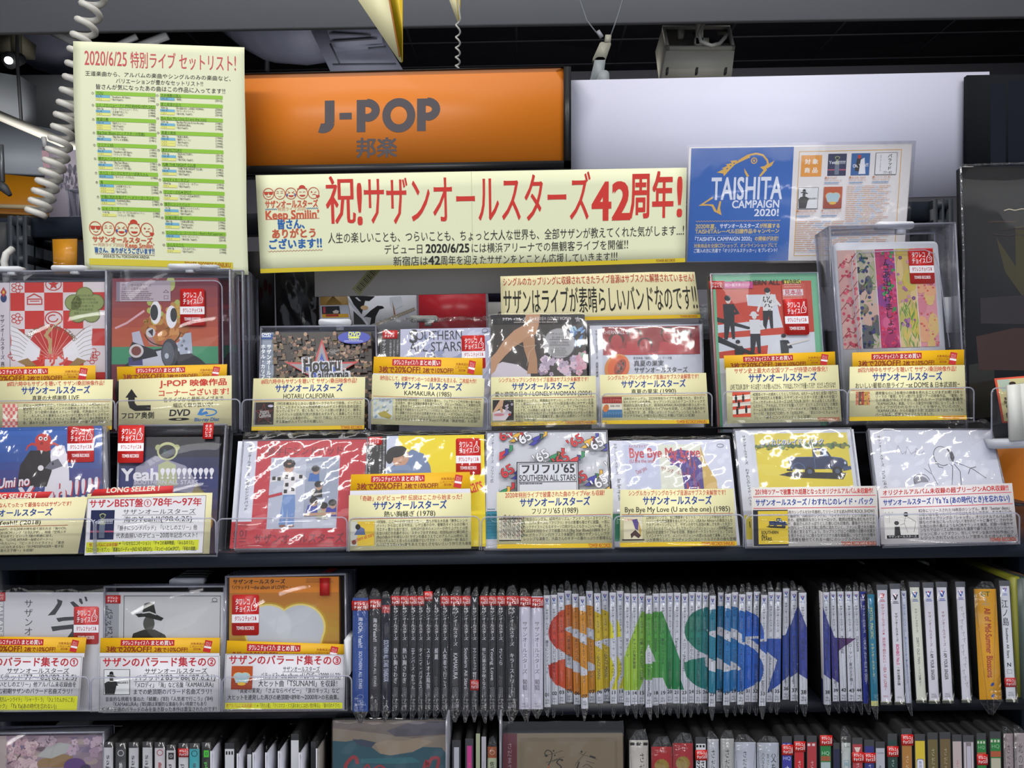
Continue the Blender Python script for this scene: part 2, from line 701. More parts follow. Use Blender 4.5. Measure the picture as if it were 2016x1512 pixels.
# insulated duct hanging under the ceiling behind the sign
r_ = empty('ventilation_duct', at(640, 60, 2.6), 'grey foil wrapped ventilation duct bending down behind the orange sign', 'duct')
duct = M('686b7c', 0.55, 0.3, noise=.14, nscale=9, bump=.5)
mb = MB()
P = [at(455, 20, 3.2), at(500, 45, 3.0), at(540, 62, 2.85), at(600, 66, 2.7), at(660, 62, 2.6)]
mb.tube(P, [.12, .135, .14, .135, .12], 14)
mb.build('elbow', duct, r_, True)
mb = MB()
q = Q((612, 60), (735, 40), (795, 140), (655, 150), 2.5)
mb.slab(q, 0, 0, 1, 1, -.25, 0)
q = Q((640, 48), (745, 42), (752, 84), (655, 92), 2.45)
mb.slab(q, 0, 0, 1, 1, -.2, 0)
mb.build('straight_section', duct, r_)
mb = MB()
for a, b in (((648, 66), (730, 70)), ((650, 82), (742, 76)), ((655, 127), (780, 126)), ((725, 95), (760, 92)), ((650, 86), (668, 124))):
 mb.tube([at(*a, 2.44), at(*b, 2.44)], .004, 5)
mb.build('tape_seam', M('3a3c46', .6), r_)
mb = MB()
mb.tube([at(526, 30, 3.0), at(526, 140, 3.0)], .012, 6)
mb.slab(Q((520, 92), (535, 92), (535, 104), (520, 104), 2.98), 0, 0, 1, 1, -.02, 0)
tag(mb.build('duct_hanger', M('2b2c33', .6)), 'dark threaded hanger rod below the foil duct bend', 'rod')

# white speaker box with open back
r_ = empty('wall_speaker', at(1370, 110, 1.7), 'off-white box speaker with open recessed back hanging above the blank white board', 'speaker')
sp = M('e4e0d0', 0.45)
q = Q((1303, 57), (1437, 57), (1446, 100), (1312, 100), 1.70, -55)
P0, P1, P2, P3 = [at(*p, Y) for p, Y in (((1303, 57), 1.75), ((1436, 57), 1.75), ((1446, 100), 1.55), ((1312, 100), 1.55))]
B = [at(1290, 102, 1.85), at(1442, 118, 1.85), at(1438, 172, 1.62), at(1299, 172, 1.62)]
mb = MB()
mb.prism([P0, P1, P2, P3], [B[0], B[1], B[2], B[3]])
mb.build('housing', sp, r_)
mb = MB()
nrm = np.cross(P3 - P0, P1 - P0)
nrm /= np.linalg.norm(nrm)
if nrm @ (CPOS - P0) < 0:
 nrm = -nrm
qq = Quad([P0, P1, P2, P3], nrm)
for (a, b, c, d) in ((0, 0, 1, .07), (0, .93, 1, 1), (0, 0, .04, 1), (.96, 0, 1, 1)):
 mb.slab(qq, a, b, c, d, 0, .012)
mb.build('rim', sp, r_)
slab_obj('recess', qq, 0, .002, M('6a665b', .6), r_, .04, .07, .96, .93)
slab_obj('terminal_plate', qq, .002, .006, M('16171a', .5), r_, .60, .16, .80, .88)
slab_obj('terminal_plate', qq, .002, .004, M('16171a', .5), r_, .82, .35, .95, .70)
mb = MB()
for u, v in ((.44, .2), (.44, .72), (.56, .72)):
 mb.slab(qq, u, v, u + .03, v + .08, .002, .005)
mb.build('bolt', M('1b1b1d', .5), r_)
mb = MB()
mb.slab(qq, .2, .35, .29, .52, .002, .02, 0, .006)
mb.build('knob', sp, r_)
mb = MB()
mb.slab(Q((1376, -10), (1388, -10), (1384, 88), (1370, 88), 1.55), 0, 0, 1, 1, -.02, 0)
mb.slab(Q((1368, 74), (1396, 74), (1396, 86), (1368, 86), 1.55), 0, 0, 1, 1, -.02, 0)
mb.build('mounting_bracket', sp, r_)
MB().tube([at(1389, 20, 1.52), at(1386, 45, 1.5), at(1376, 66, 1.48), at(1380, 82, 1.46), at(1400, 90, 1.46), at(1416, 86, 1.48), at(1427, 74, 1.5), at(1430, 68, 1.52)], .006, 8).build('cable', M('d9d6ca', .4), r_, True)
qf = Q((1312, 101), (1446, 101), (1438, 170), (1300, 170), 1.54)
for x in (1314, 1372, 1429):
 MB().slab(Q((x - 2, 134), (x + 2, 134), (x + 1, 146), (x - 3, 146), 1.54), 0, 0, 1, 1, -.01, .006).build('screw', M('4a4a48', .4), r_)

# clip with safety wires
r_ = empty('hanging_clip', at(1178, 120, 1.2), 'white plastic ceiling clip held by thin safety wires beside the speaker', 'clip')
MB().slab(Q((1182, 82), (1204, 84), (1192, 118), (1166, 118), 1.2), 0, 0, 1, 1, -.02, 0, 0, .005).slab(Q((1192, 68), (1204, 68), (1202, 84), (1190, 84), 1.2), 0, 0, 1, 1, -.015, 0).build('arm', M('c8c5b2', .4), r_)
MB().slab(Q((1172, 112), (1193, 112), (1186, 165), (1160, 165), 1.2), 0, 0, 1, 1, -.02, 0, 0, .01).slab(Q((1180, 138), (1199, 138), (1200, 168), (1172, 168), 1.19), 0, 0, 1, 1, -.02, 0, 0, .01).build('jaw', M('b9c0c2', .35), r_)
MB().tube([at(900, -707, 1.2), at(1155, 40, 1.2), at(1180, 72, 1.2)], .0018, 5).tube([at(1440, -707, 1.2), at(1214, 38, 1.2), at(1203, 68, 1.2)], .0018, 5).build('wire', M('9a9fa5', .3), r_)
MB().slab(Q((1174, 62), (1180, 58), (1188, 70), (1182, 74), 1.19), 0, 0, 1, 1, -.008, 0).build('crimp', M('b8bcc2', .3), r_)

# ------------------------------------------------------------------ far left aisle
o, _ = slab_px('grey_bulkhead', (-500, 150), (420, 146), (420, 232), (48, 240), 2.6, .3, M('767a80', .6))
tag(o, 'plain grey ceiling bulkhead behind the coiled white cord', 'bulkhead')
o, _ = slab_px('bulkhead_return', (-500, 60), (40, 150), (40, 238), (-500, 110), 2.2, .1, M('767a80', .6))
tag(o, 'grey bulkhead end sloping away at the picture edge', 'bulkhead')
r_ = empty('far_duct', at(110, 90, 2.9), 'crumpled grey duct hanging over the bulkhead above the set list poster', 'duct')
MB().tube([at(40, 50, 3.0), at(85, 85, 2.9), at(150, 118, 2.85)], [.14, .13, .10], 12).build('tube_section', duct, r_, True)
MB().tube([at(95, 58, 2.5), at(140, 80, 2.5), at(200, 100, 2.5), at(260, 96, 2.5), at(330, 70, 2.5)], .018, 8).tube([at(120, 60, 2.5), at(165, 88, 2.5), at(225, 92, 2.5), at(270, 72, 2.5)], .014, 8).build('round_flange', M('8d8f93', .4), r_, True)
r_ = empty('ceiling_spotlight', at(20, 118, 2.2), 'small lit spotlight under the ceiling at the picture edge', 'lamp')
MB().tube([at(42, 116, 2.25), at(26, 118, 2.2), at(18, 119, 2.18)], [.02, .03, .033], 12).build('lamp_can', M('2a2c30', .4), r_, True)
em = bpy.data.materials.new('spot_glow')
em.use_nodes = True
em.node_tree.nodes['Principled BSDF'].inputs['Emission Color'].default_value = (.9, 1, .95, 1)
em.node_tree.nodes['Principled BSDF'].inputs['Emission Strength'].default_value = 4
MB().tube([at(18, 119, 2.175), at(16, 119, 2.165)], .014, 12).build('bulb_face', em, r_, True)
MB().tube([at(30, 40, 2.25), at(33, 112, 2.25)], .02, 8).build('stem', M('3c3a2e', .6), r_)
tag(MB().slab(Q((-10, 68), (42, 68), (40, 98), (-10, 98), 2.4), 0, 0, 1, 1, -.1, 0).build('junction_box', M('6f6c5c', .6)), 'dull brown junction box above the small spotlight', 'box')
tag(MB().tube([at(31, -660, 2.1), at(34, 122, 2.1), at(42, 238, 2.1)], .006, 6).build('drop_rod', M('1c1d20', .5)), 'thin black rod dropping from the spotlight', 'rod')
tag(MB().tube([at(-160, 155, 1.9), at(0, 228, 1.9), at(160, 296, 1.9)], .017, 4).build('lighting_track', M('9a978e', .5)), 'pale lighting track running diagonally across the far aisle', 'track')
o, _ = slab_px('dark_grey_panel', (-200, 200), (150, 262), (150, 345), (-200, 330), 2.2, .05, M('5d626a', .6))  # plain dark grey panel in one even colour
tag(o, 'dark grey panel under the diagonal lighting track', 'panel')
mb = MB()
f = [at(*p, 1.7) for p in ((-300, 338), (0, 342), (72, 349), (79, 385), (105, 405), (150, 428), (150, 470), (-300, 470))]
mb.prism(f, [p + np.array((0, .05, 0)) for p in f])
r_ = mb.build('orange_fascia', M('e0921a', .4))
tag(r_, 'curved orange shop fascia of the far aisle behind the slotted post', 'sign')
MB().tube([at(-40, 405, 1.68), at(60, 408, 1.68), at(150, 424, 1.68)], .008, 6).build('light_strip', M('f1dcb0', .4), r_)
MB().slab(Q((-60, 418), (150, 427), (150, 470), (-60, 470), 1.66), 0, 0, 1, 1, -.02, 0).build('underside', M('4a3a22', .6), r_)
r_ = empty('clamp_arm', at(6, 360, 1.2), 'metal clamp arm hanging in front of the orange fascia', 'bracket')
MB().tube([at(2, 285, 1.2), at(5, 358, 1.2)], .006, 6).build('rod', M('8f9296', .35, metal=.6), r_)
MB().tube([at(-4, 362, 1.2), at(8, 370, 1.2), at(20, 384, 1.2)], [.012, .012, .006], 8).build('clamp', M('55585c', .35), r_, True)
q = Q((81, 288), (156, 296), (156, 434), (98, 434), 1.1)
r_ = slab_obj('hanging_banner', q, -.002, 0, M('b7adb9', .5))
tag(r_, 'mauve hanging banner with grey splashes behind the coiled cord', 'banner')
pr = Print(q, (0, 0, 75, 140))
for k in range(60):
 x, y = rng.uniform(25, 70), rng.uniform(30, 70) + rng.uniform(0, 10)
 pr.ell(x, y, rng.uniform(1, 4), rng.uniform(2, 9), ['7d7886', '8e8894', '6a6570'][k % 3], 7)
 if k % 12 == 0:
  pr.up()
pr.up().rect_(0, 8, 14, 40, 'd6a9b3')
pr.build('splash_print', r_)
MB().tube([at(86, 270, 1.1), at(89, 290, 1.1)], .006, 6).build('hook', M('d7d7d5', .3), r_)

# yellow corner banners hanging from above
def flag(name, pts_a, pts_b, label, Y=0.35):
 """folded paper pennant: pale face and yellow face meeting at a fold"""
 A = [at(*p[:2], Y + p[2]) for p in pts_a]
 B = [at(*p[:2], Y + p[2]) for p in pts_b]
 t = np.array((0, .0006, 0))
 r = MB().prism(A, [p + t for p in A]).build(name, M('e8e2b4', .45))
 tag(r, label, 'pennant')
 MB().prism(B, [p + t for p in B]).build('yellow_face', M('e9c41c', .45), r)
 return r

r_ = flag('folded_pennant', [(690, -22, 0), (762, -22, -.08), (791, 122, -.08), (787, 122, -.078)],
   [(762, -22, -.079), (793, -22, .02), (793, 120, .02), (790, 125, -.079)], 'large cream and yellow folded paper pennant pointing down above the orange sign')
MB().tube([at(763, -20, .268), at(774, 40, .268), at(787, 112, .268)], .0012, 5).build('orange_edge', M('b06a22', .5), r_)
r_ = flag('folded_pennant', [(876, -22, 0), (896, -22, -.03), (904, 44, -.03), (901, 44, -.03)],
   [(896, -22, -.031), (906, -22, .01), (906, 40, .01), (904, 47, -.031)], 'small yellow pennant tip above the thin coiled wire', .5)

def coil(name, ctr, amp, turns, rad, Y, mat, label):
 """ctr: list of pixel points; helix round that line"""
 pts = np.array(ctr, float)
 seg = np.r_[0, np.cumsum(np.hypot(*np.diff(pts, axis=0).T))]
 seg /= seg[-1]
 n = int(turns * 18)
 P = [at(ctr[0][0], -900, Y), at(ctr[0][0], ctr[0][1] - 30, Y)]
 for i in range(n + 1):
  s = i / n
  # turns get tighter further down
  ph = 2 * math.pi * turns * (0.7 * s + 0.3 * s * s)
  x = np.interp(s, seg, pts[:, 0])
  y = np.interp(s, seg, pts[:, 1])
  c = at(x, y, Y)
  P.append(c + amp * np.array((math.cos(ph), math.sin(ph), 0)) + np.array((0, 0, -.15 * amp * math.cos(ph))))
 o = MB().tube(P, rad, 8).build(name, mat, None, True)
 return tag(o, label, 'cord')

coil('spiral_tether', [(196, -40), (184, 0), (172, 45), (160, 85), (150, 150), (138, 200), (126, 250), (112, 310), (98, 350), (84, 390), (72, 424)], .0122, 19, .0044, .232, M('dedbd2', .3, .5), 'thick white coiled security cord running up behind the set list poster')
coil('coiled_wire', [(902, 36), (901, 138)], .0033, 5, .0015, .40, M('b9b9b5', .3, .5), 'thin pale coiled wire above the orange sign')

# ================================================================== the display fixture
FIX = empty('display_shelving', np.array((0, .2, 0)), 'dark slate metal record shop shelving with three boards', 'shelving')

def board(TL, TR, BR, BL, Y, depth, mat=STEEL):
 q = Q(TL, TR, BR, BL, Y)
 MB().slab(q, 0, 0, 1, 1, -depth, 0).build('shelf_board', mat, FIX)
 return q

def ext(y0, y1, x0=-340, x1=2360):
 """a line through (0,y0) and (2016,y1) extended past the frame"""
 s = (y1 - y0) / 2016
 return (x0, y0 + s * x0), (x1, y0 + s * x1)

a, b = ext(1097, 1071)
c, d = ext(1123, 1096)
qB2 = board(a, b, d, c, .015, .33)
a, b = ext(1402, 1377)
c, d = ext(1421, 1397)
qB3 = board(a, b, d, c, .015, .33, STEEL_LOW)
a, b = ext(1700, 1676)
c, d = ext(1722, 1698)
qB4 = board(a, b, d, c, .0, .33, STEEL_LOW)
Z2, Z3, Z4 = qB2.P[0][2], qB3.P[0][2], qB4.P[0][2]
# lip under each board edge
for a_, c_, Y_ in ((1104, 1104, .0145), ):
 pass
XL, XR = qB2.P[0][0], qB2.P[1][0]
MB().box((XL, .335, Z4), (at(1950, 800, .34)[0], .345, at(1000, 662, .34)[2])).build('light_block_panel', M('090a0d', .7, .1), FIX)  # black sheet added behind the rows to stop light leaking through
zr0, zr1 = at(60, 466, .245)[2], at(60, 428, .245)[2]
MB().box((XL, .245, zr0), (at(1868, 400, .245)[0], .275, zr1)).build('top_rail', STEEL, FIX)
# slotted posts
for px in (42, 1850):
 xc = at(px, 430, .245)[0]
 pw = .0135
 mb = MB()
 mb.box((xc - pw, .236, Z2), (xc - pw * .55, .30, zr1 + .001))
 mb.box((xc - pw * .12, .236, Z2), (xc + pw * .12, .30, zr1 + .001))
 mb.box((xc + pw * .55, .236, Z2), (xc + pw, .30, zr1 + .001))
 z = zr1
 while z > Z2 + .02:
  mb.box((xc - pw, .2362, z - .012), (xc + pw, .30, z))
  z -= .027
 MB().box((xc - pw, .250, Z2), (xc + pw, .254, zr1 - .001)).build('slot_backing', BLACK, FIX)
 mb.build('slotted_post', M('2c3138', .45), FIX)
for x in (XL + .02, XR - .02):
 MB().box((x - .015, .26, 0), (x + .015, .33, Z2)).build('upright', STEEL, FIX)
# bracket between card stand and discs on the lower board
MB().slab(Q((677, 1258), (689, 1260), (688, 1332), (679, 1332), .004), 0, 0, 1, 1, -.03, 0, 0, .002).build('divider_bracket', LOCK, FIX)
# raised black step that carries the upper rank
zs = at(1008, 847, .107)[2]
MB().box((XL, .125, Z2), (at(1925, 850, .08)[0], .24, zs - .002)).box((XL, .108, zs - .0025), (at(1925, 850, .08)[0], .125, zs - .0005)).build('display_step', M('14151a', .35, .5), FIX)
# the grey card panel under the banner
q = Q((618, 478), (1700, 462), (1700, 563), (620, 584), .29)
r_ = slab_obj('grey_backing_board', q, -.004, 0, M('ded6cc', .6))
tag(r_, 'plain grey-brown backing board below the yellow banners', 'board')
pr = Print(q, (620, 480, 1700, 580))
bq = [(696, 566), (722, 536), (742, 548), (712, 580)]
pr.poly([(694, 567), (738, 520), (752, 532), (708, 580)], 'a8a377')
pr.up()
for k in range(16):
 t = .1 + k * .05
 x, y = 694 + 44 * t + 3, 567 - 47 * t + 3
 w = [.8, 1.6, 1.1][k % 3]
 pr.line([(x, y), (x + 9, y + 8)], w, '1c1b18')
pr.build('barcode_label', r_)

# ================================================================== printed things
def sticker(q, px, py, x1, y1, parent, d=.0004, rot_pts=None, name='choice_sticker'):
 """red / white / red shop sticker on quad q; px.. canvas uv 0..1 corners"""
 s = q.subq(rot_pts) if rot_pts else q.sub(px, py, x1, y1)
 o = MB().slab(s, 0, 0, 1, 1, d, d + .0004, 0, .0022).build(name, M('d8231f', .3, .5), parent, False)
 o['label'] = 'red and white rounded sticker'
 p = Print(s, (0, 0, 100, 146), d + .00045, .3, .5)
 p.rect_(0, 71, 100, 101, 'f3f3f8')
 W = 'f6f1f2'
 p.up()
 p.text('タワレコ', 12, 12, 27, W, w=56, bold=.03)
 p.text('チョイス', 12, 38, 26, W, w=56, bold=.03)
 p.line([(73, 38), (80, 28), (84, 13), (87, 13), (86, 30), (94, 38), (90, 56), (72, 58), (73, 38)], 2.2, W)
 p.line([(80, 40), (84, 36), (88, 42), (84, 48)], 1.6, W)
 p.text('タワレコ チョイス', 10, 76, 20, 'c0282c', w=74, bold=.03)
 p.poly([(86, 92), (86, 82), (88, 76), (90, 82), (91, 92)], 'c0282c')
 p.text('TOWER RECORDS', 50, 113, 15, W, w=66, bold=.05, al='c')
 p.build('sticker_print', o)
 return o

def seal(q, u0, v0, u1, v1, parent, d=.0004, rot=False):
 """small red seal wrapped over an edge"""
 s = q.sub(u0, v0, u1, v1)
 o = MB().slab(s, 0, 0, 1, 1, d, d + .0003).build('red_seal', M('cf2422', .35, .4), parent)
 p = Print(s, (0, 0, 60, 60), d + .00035, .35)
 if rot:
  p.vtext('タワレコ', 20, 6, 14, 'f4eeee', 48, .03, 1.3)
  p.vtext('チョイス', 42, 6, 14, 'f4eeee', 48, .03, 1.3)
 else:
  p.text('タワレコ', 8, 8, 22, 'f4eeee', w=40, bold=.04)
  p.text('チョイス', 8, 31, 21, 'f4eeee', w=40, bold=.04)
 p.build('seal_print', o)
 return o

def promo(TL, TR, BR, BL, Y, tilt, label, cut=1.0, Y2=None):
 q = Q(TL, TR, BR, BL, Y, tilt, Y2)
 o = slab_obj('discount_strip', q, -.0005, 0, M('f0b81c', .45))
 tag(o, label, 'price card', 'yellow discount strips behind the description cards')
 p = Print(q, (0, 0, 216, 38 * cut))
 p.clip = (0, 0, 216, 38 * cut)
 p.rect_(0, 30, 216, 38, 'dcdce6')
 p.rect_(37, 4, 134, 15.5, 'c0262a')
 p.up()
 p.text('タワレコ チョイス', 40, 5, 10, 'f6efe8', w=42, bold=.03)
 p.line([(84, 13), (84, 9), (85.5, 5.5), (87, 9), (88.5, 10), (87.5, 13.5)], .7, 'f6efe8')
 p.text('まとめ買い', 91, 5, 10, 'f8f4f0', w=41, bold=.03)
 p.text('3枚で20%OFF!', 11, 16.5, 13, '8a2a12', w=83, bold=.035)
 p.text('2枚で10%OFF!', 98, 18.5, 10, '8a2a12', w=61, bold=.03)
 for i, t in enumerate(('対象商品は', 'このシールが', '目印▶')):
  p.text(t, 176, 9 + i * 5.4, 5, 'a8481a', al='c')
 p.poly([(190, 4), (203, 6.5), (199, 29), (186, 26.5)], 'c8282c')
 p.up().poly([(188.4, 15.5), (201, 17.8), (200.2, 21.5), (187.6, 19)], 'f3f0f2')
 p.text('タワレコ', 191.5, 7, 4.6, 'f3e6e4', w=9, rot=10)
 p.text('チョイス', 191, 11, 4.6, 'f3e6e4', w=9, rot=10)
 p.build('strip_print', o)
 return o

def card(TL, TR, BR, BL, Y, tilt, label, head, title, body, thumb=None, artist='サザンオールスターズ', foot='TOWER RECORDS SHINJUKU', paper='ece7b6', Y2=None, bx=51, headw=None, nl=6.9, th=(4, 47, 46, 90), tw=None, style='std', band=True, fold=True):
 q = Q(TL, TR, BR, BL, Y, tilt, Y2)
 o = slab_obj('description_card', q, -.0005, 0, M(paper, .5, .3))
 tag(o, label, 'price card', 'description cards in the clear card holders')
 p = Print(q, (0, 0, 240, 101))
 p.clip = (0, 0, 240, 101)
 red, blue, blk = 'c92a26', '17409a', '1c1c1c'
 if style == 'std':
  p.text(head, 120, 1.5, 10.5, red, w=headw or 206, bold=.015, al='c')
  p.text(artist, 120, 12, 17, blue, w=146, bold=.035, al='c')
  p.text(title, 120, 30.5, 11.5, blk, w=tw, bold=.015, al='c')
  p.rect_(3, 44, 236, 44.8, 'b03a28')
  y0 = 47
 elif style == 'white':
  p.text(head, 120, 3, 10.5, red, w=headw or 226, bold=.03, al='c')
  p.rect_(3, 15.5, 237, 16.6, 'd23a48')
  p.text(title, 120, 20, 12.5, blue, w=tw or 226, bold=.035, al='c')
  p.rect_(3, 35.5, 237, 36.6, 'd23a48')
  y0 = 40
 if band:
  p.rect_(0, 93.5, 240, 101, 'e8c21e')
  p.up()
 else:
  p.up()
 p.text(foot, 236, 93.8, 7.5, 'b8431c', w=68 if 'SHIN' in foot else 46, bold=.05, al='r')
 for i, ln in enumerate(body):
  p.text(ln, bx, y0 + i * nl, 6.6, '3a3a36', w=(234 - bx) if i < len(body) - 1 else None)
 if thumb:
  x0, ya, x1, yb = th
  thumb(p, x0, ya, x1, yb)
 p.build('card_print', o)
 return o

def lock_tab(TL, BR, Y, parent, mat=LOCK, name='security_lock', tilt=0):
 q = Q(TL, (BR[0], TL[1]), BR, (TL[0], BR[1]), Y, tilt)
 mb = MB()
 mb.slab(q, 0, 0, 1, 1, -.012, 0, 0, .003)
 mb.slab(q, .55, .8, .78, 1.7, -.008, -.001)
 return mb.build(name, mat, parent)

def clear_box(q, parent, depth=.03, th=.0016, edge=.0018, top=True):
 """clear acrylic keeper box: front pane, side panes, brighter edges; q is the front face"""
 n = q.n
 MB().slab(q, 0, 0, 1, 1, -th, 0, 0, .002).build('front_pane', ACRYLIC, parent)
 eu, ev = edge / q.w, edge / q.h
 mb = MB()
 for a in ((0, 0, 1, ev), (0, 1 - ev, 1, 1), (0, ev, eu, 1 - ev), (1 - eu, ev, 1, 1 - ev)):
  mb.slab(q, *a, -th - .0004, .0003)
 mb.build('pane_rim', EDGE, parent)
 mb = MB()
 mb.slab(q, 0, 0, eu, 1, -depth, -th)
 mb.slab(q, 1 - eu, 0, 1, 1, -depth, -th)
 if top:
  mb.slab(q, 0, 0, 1, ev * .8, -depth, -th)
 mb.build('side_pane', EDGE_DARK, parent)
 mb = MB()
 for a in ((0, 0, 1, ev * 1.4), (0, 0, eu * 1.6, 1), (1 - eu * 1.6, 0, 1, 1)):
  mb.slab(q, *a, -depth - .002, -depth)
 mb.build('rear_rim', EDGE, parent)

def film(q, parent, mu=.02, vt=.05, vb=.0, d=.0015, amp=.0012, n=30, name='cellophane_sleeve', top_crimp=True, mat=None):
 """loose cellophane wrap: crumpled sheet in front of q plus a crimped top"""
 uu, vv = np.meshgrid(np.linspace(-mu, 1 + mu, n + 1), np.linspace(-vt, 1 + vb, n + 1))
 ph = rng.uniform(0, 6.28, 6)
 D = d + amp * (.5 * np.sin(uu * 9 + vv * 5 + ph[0]) + .4 * np.sin(uu * 17 - vv * 13 + ph[1]) + .3 * np.sin(uu * 31 + vv * 37 + ph[2]))
 D += amp * .14 * rng.standard_normal(D.shape)
 D = np.maximum(D, d * .5)
 edge = np.minimum(np.minimum(uu + mu, 1 + mu - uu) / (mu * 2 + .01), 1)
 D = D * np.clip(edge, .2, 1)
 tip = np.clip((-vv) / max(vt, 1e-3), 0, 1)
 D = D - tip * .004
 A = q.m(uu.ravel(), vv.ravel(), D.ravel())
 W = n + 1
 F = [[j * W + i, (j + 1) * W + i, (j + 1) * W + i + 1, j * W + i + 1] for j in range(n) for i in range(n)]
 o = add_mesh(name, A, F, mat or FILM, parent, smooth=True)
 if top_crimp:
  m = 26
  U = np.linspace(-mu, 1 + mu, m + 1)
  V = []
  for k, vo in enumerate((-vt * .95, -vt * 1.35 - .01)):
   for i, u in enumerate(U):
    V.append(q.m(u, vo + .012 * rng.uniform(-1, 1) * k, -.004 - .003 * k + .003 * rng.uniform(-1, 1)))
  F = [[i, i + 1, m + 1 + i + 1, m + 1 + i] for i in range(m)]
  add_mesh('crimped_fold', np.array(V), F, FILM_TIP, parent)
 return o

def case(q, label, cat='CD', group=None, thick=.010, body='1a1b1f', name='display_disc'):
 """front-facing disc case: body block behind the cover sheet; q is the printed face"""
 o = MB().slab(q, 0, 0, 1, 1, -thick, -.0003, 0, .001).build(name, M(body, .35, .5))
 tag(o, label, cat, group)
 return o

def lid(q, parent, d=.0012, mu=.012, mv=.012):
 qq = q.sub(-mu, -mv, 1 + mu, 1 + mv)
 MB().slab(qq, 0, 0, 1, 1, d - .0008, d, 0, .0012).build('clear_lid', ACRYLIC, parent)
 e = .0012
 eu, ev = e / qq.w, e / qq.h
 mb = MB()
 for a in ((0, 0, 1, ev), (0, 1 - ev, 1, 1), (0, 0, eu, 1), (1 - eu, 0, 1, 1)):
  mb.slab(qq, *a, -.008, d + .0001)
 mb.build('lid_edge', EDGE, parent)

def paper_bg(p, col):
 x0, y0, x1, y1 = p.rect
 p.rect_(x0, y0, x1, y1, col)
 p.up()

# --------- little pictures -------------------------------------------------
def figure_ink(p, x, y, s, col, skin, legs=None, lean=0.0, hat=None, arm=0):
 """simple standing figure, height s, feet at y"""
 legs = legs or col
 h = s
 dx = lean * h
 p.poly([(x - .10 * h, y - .48 * h), (x + .10 * h, y - .48 * h), (x + .12 * h, y), (x + .03 * h, y), (x + .0 * h, y - .38 * h), (x - .06 * h, y), (x - .15 * h, y)], legs)
 p.poly([(x - .13 * h + dx, y - .83 * h), (x + .13 * h + dx, y - .83 * h), (x + .11 * h, y - .45 * h), (x - .11 * h, y - .45 * h)], col)
 p.line([(x + .12 * h + dx, y - .80 * h), (x + (.24 + .1 * arm) * h, y - (.62 + .1 * arm) * h), (x + (.22 + .24 * arm) * h, y - (.48 + .3 * arm) * h)], .065 * h, col)
 p.line([(x - .12 * h + dx, y - .80 * h), (x - .23 * h, y - .62 * h), (x - .16 * h, y - .5 * h)], .065 * h, col)
 p.up()
 p.ell(x + dx * 1.2, y - .91 * h, .06 * h, .08 * h, skin, 14)
 p.up()
 p.ell(x + dx * 1.2, y - .945 * h, .068 * h, .055 * h, hat or '1c1a1a', 12)

def truck(p, x0, y0, x1, y1, c='1d2c55', k='101420'):
 """old pickup facing right in box"""
 w, h = x1 - x0, y1 - y0
 X = lambda a: x0 + a * w
 Y = lambda a: y0 + a * h
 p.poly([(X(-.18), Y(.90)), (X(.0), Y(.80)), (X(.95), Y(.86)), (X(.88), Y(1.08)), (X(.1), Y(1.0))], '15161c')
 p.up()
 p.poly([(X(0), Y(.30)), (X(.44), Y(.30)), (X(.44), Y(.72)), (X(.02), Y(.72))], c)
 p.poly([(X(.42), Y(.02)), (X(.47), Y(-.02)), (X(.64), Y(-.02)), (X(.72), Y(.26)), (X(.74), Y(.72)), (X(.42), Y(.72))], c)
 p.poly([(X(.70), Y(.28)), (X(.90), Y(.34)), (X(.98), Y(.46)), (X(.99), Y(.74)), (X(.70), Y(.74))], c)
 p.poly([(X(.9), Y(.66)), (X(1.03), Y(.62)), (X(1.04), Y(.74)), (X(.9), Y(.80))], '33496f')
 p.poly([(X(-.04), Y(.70)), (X(.06), Y(.72)), (X(.06), Y(.78)), (X(-.04), Y(.76))], k)
 p.up()
 p.poly([(X(.47), Y(.08)), (X(.55), Y(.08)), (X(.55), Y(.28)), (X(.47), Y(.28))], 'cfc27a')
 p.poly([(X(.59), Y(.06)), (X(.63), Y(.06)), (X(.69), Y(.27)), (X(.60), Y(.28))], '9fb2cf')
 p.line([(X(0), Y(.30)), (X(.44), Y(.30))], .02 * h, '4a6594')
 p.line([(X(.72), Y(.30)), (X(.9), Y(.36)), (X(.97), Y(.48))], .02 * h, '5a78a8')
 p.line([(X(.44), Y(.05)), (X(.44), Y(.7))], .015 * h, '4a6594')
 for cx in (.34, .80):
  p.ell(X(cx), Y(.80), .085 * w, .17 * h, k, 22)
 p.ring(X(.16), Y(.74), .11 * w, .24 * h, .03 * h, '3a5586', 16, 180, 360)
 p.up()
 for cx in (.34, .80):
  p.ell(X(cx), Y(.80), .04 * w, .08 * h, '4d5a74', 16)
 p.ell(X(.945), Y(.52), .02 * w, .05 * h, 'b8c4d8', 10)

def astronaut(p, cx, y, s, k=1.0):
 p.poly([(cx - .9 * s, y + 3.2 * s), (cx - .8 * s, y + 1.3 * s), (cx, y + .9 * s), (cx + .8 * s, y + 1.3 * s), (cx + 1.0 * s, y + 3.2 * s)], 'aab08a')
 p.poly([(cx - .8 * s, y + 1.4 * s), (cx - 1.9 * s, y + 1.7 * s), (cx - 2.0 * s, y + 2.2 * s), (cx - .8 * s, y + 2.2 * s)], '8a86b0')
 p.up()
 p.ell(cx, y, .95 * s, .88 * s, 'b8bc8a', 26)
 p.ell(cx - .85 * s, y - .35 * s, .28 * s, .3 * s, 'a4a878', 14)
 p.ell(cx + .85 * s, y - .35 * s, .28 * s, .3 * s, 'a4a878', 14)
 p.up()
 p.ell(cx, y + .05 * s, .78 * s, .66 * s, '0e1420', 26)
 p.up()
 p.ell(cx - .2 * s, y + .1 * s, .2 * s, .3 * s, '2c4a50', 12)
 p.ell(cx + .25 * s, y + .1 * s, .2 * s, .25 * s, '2a3c58', 12)

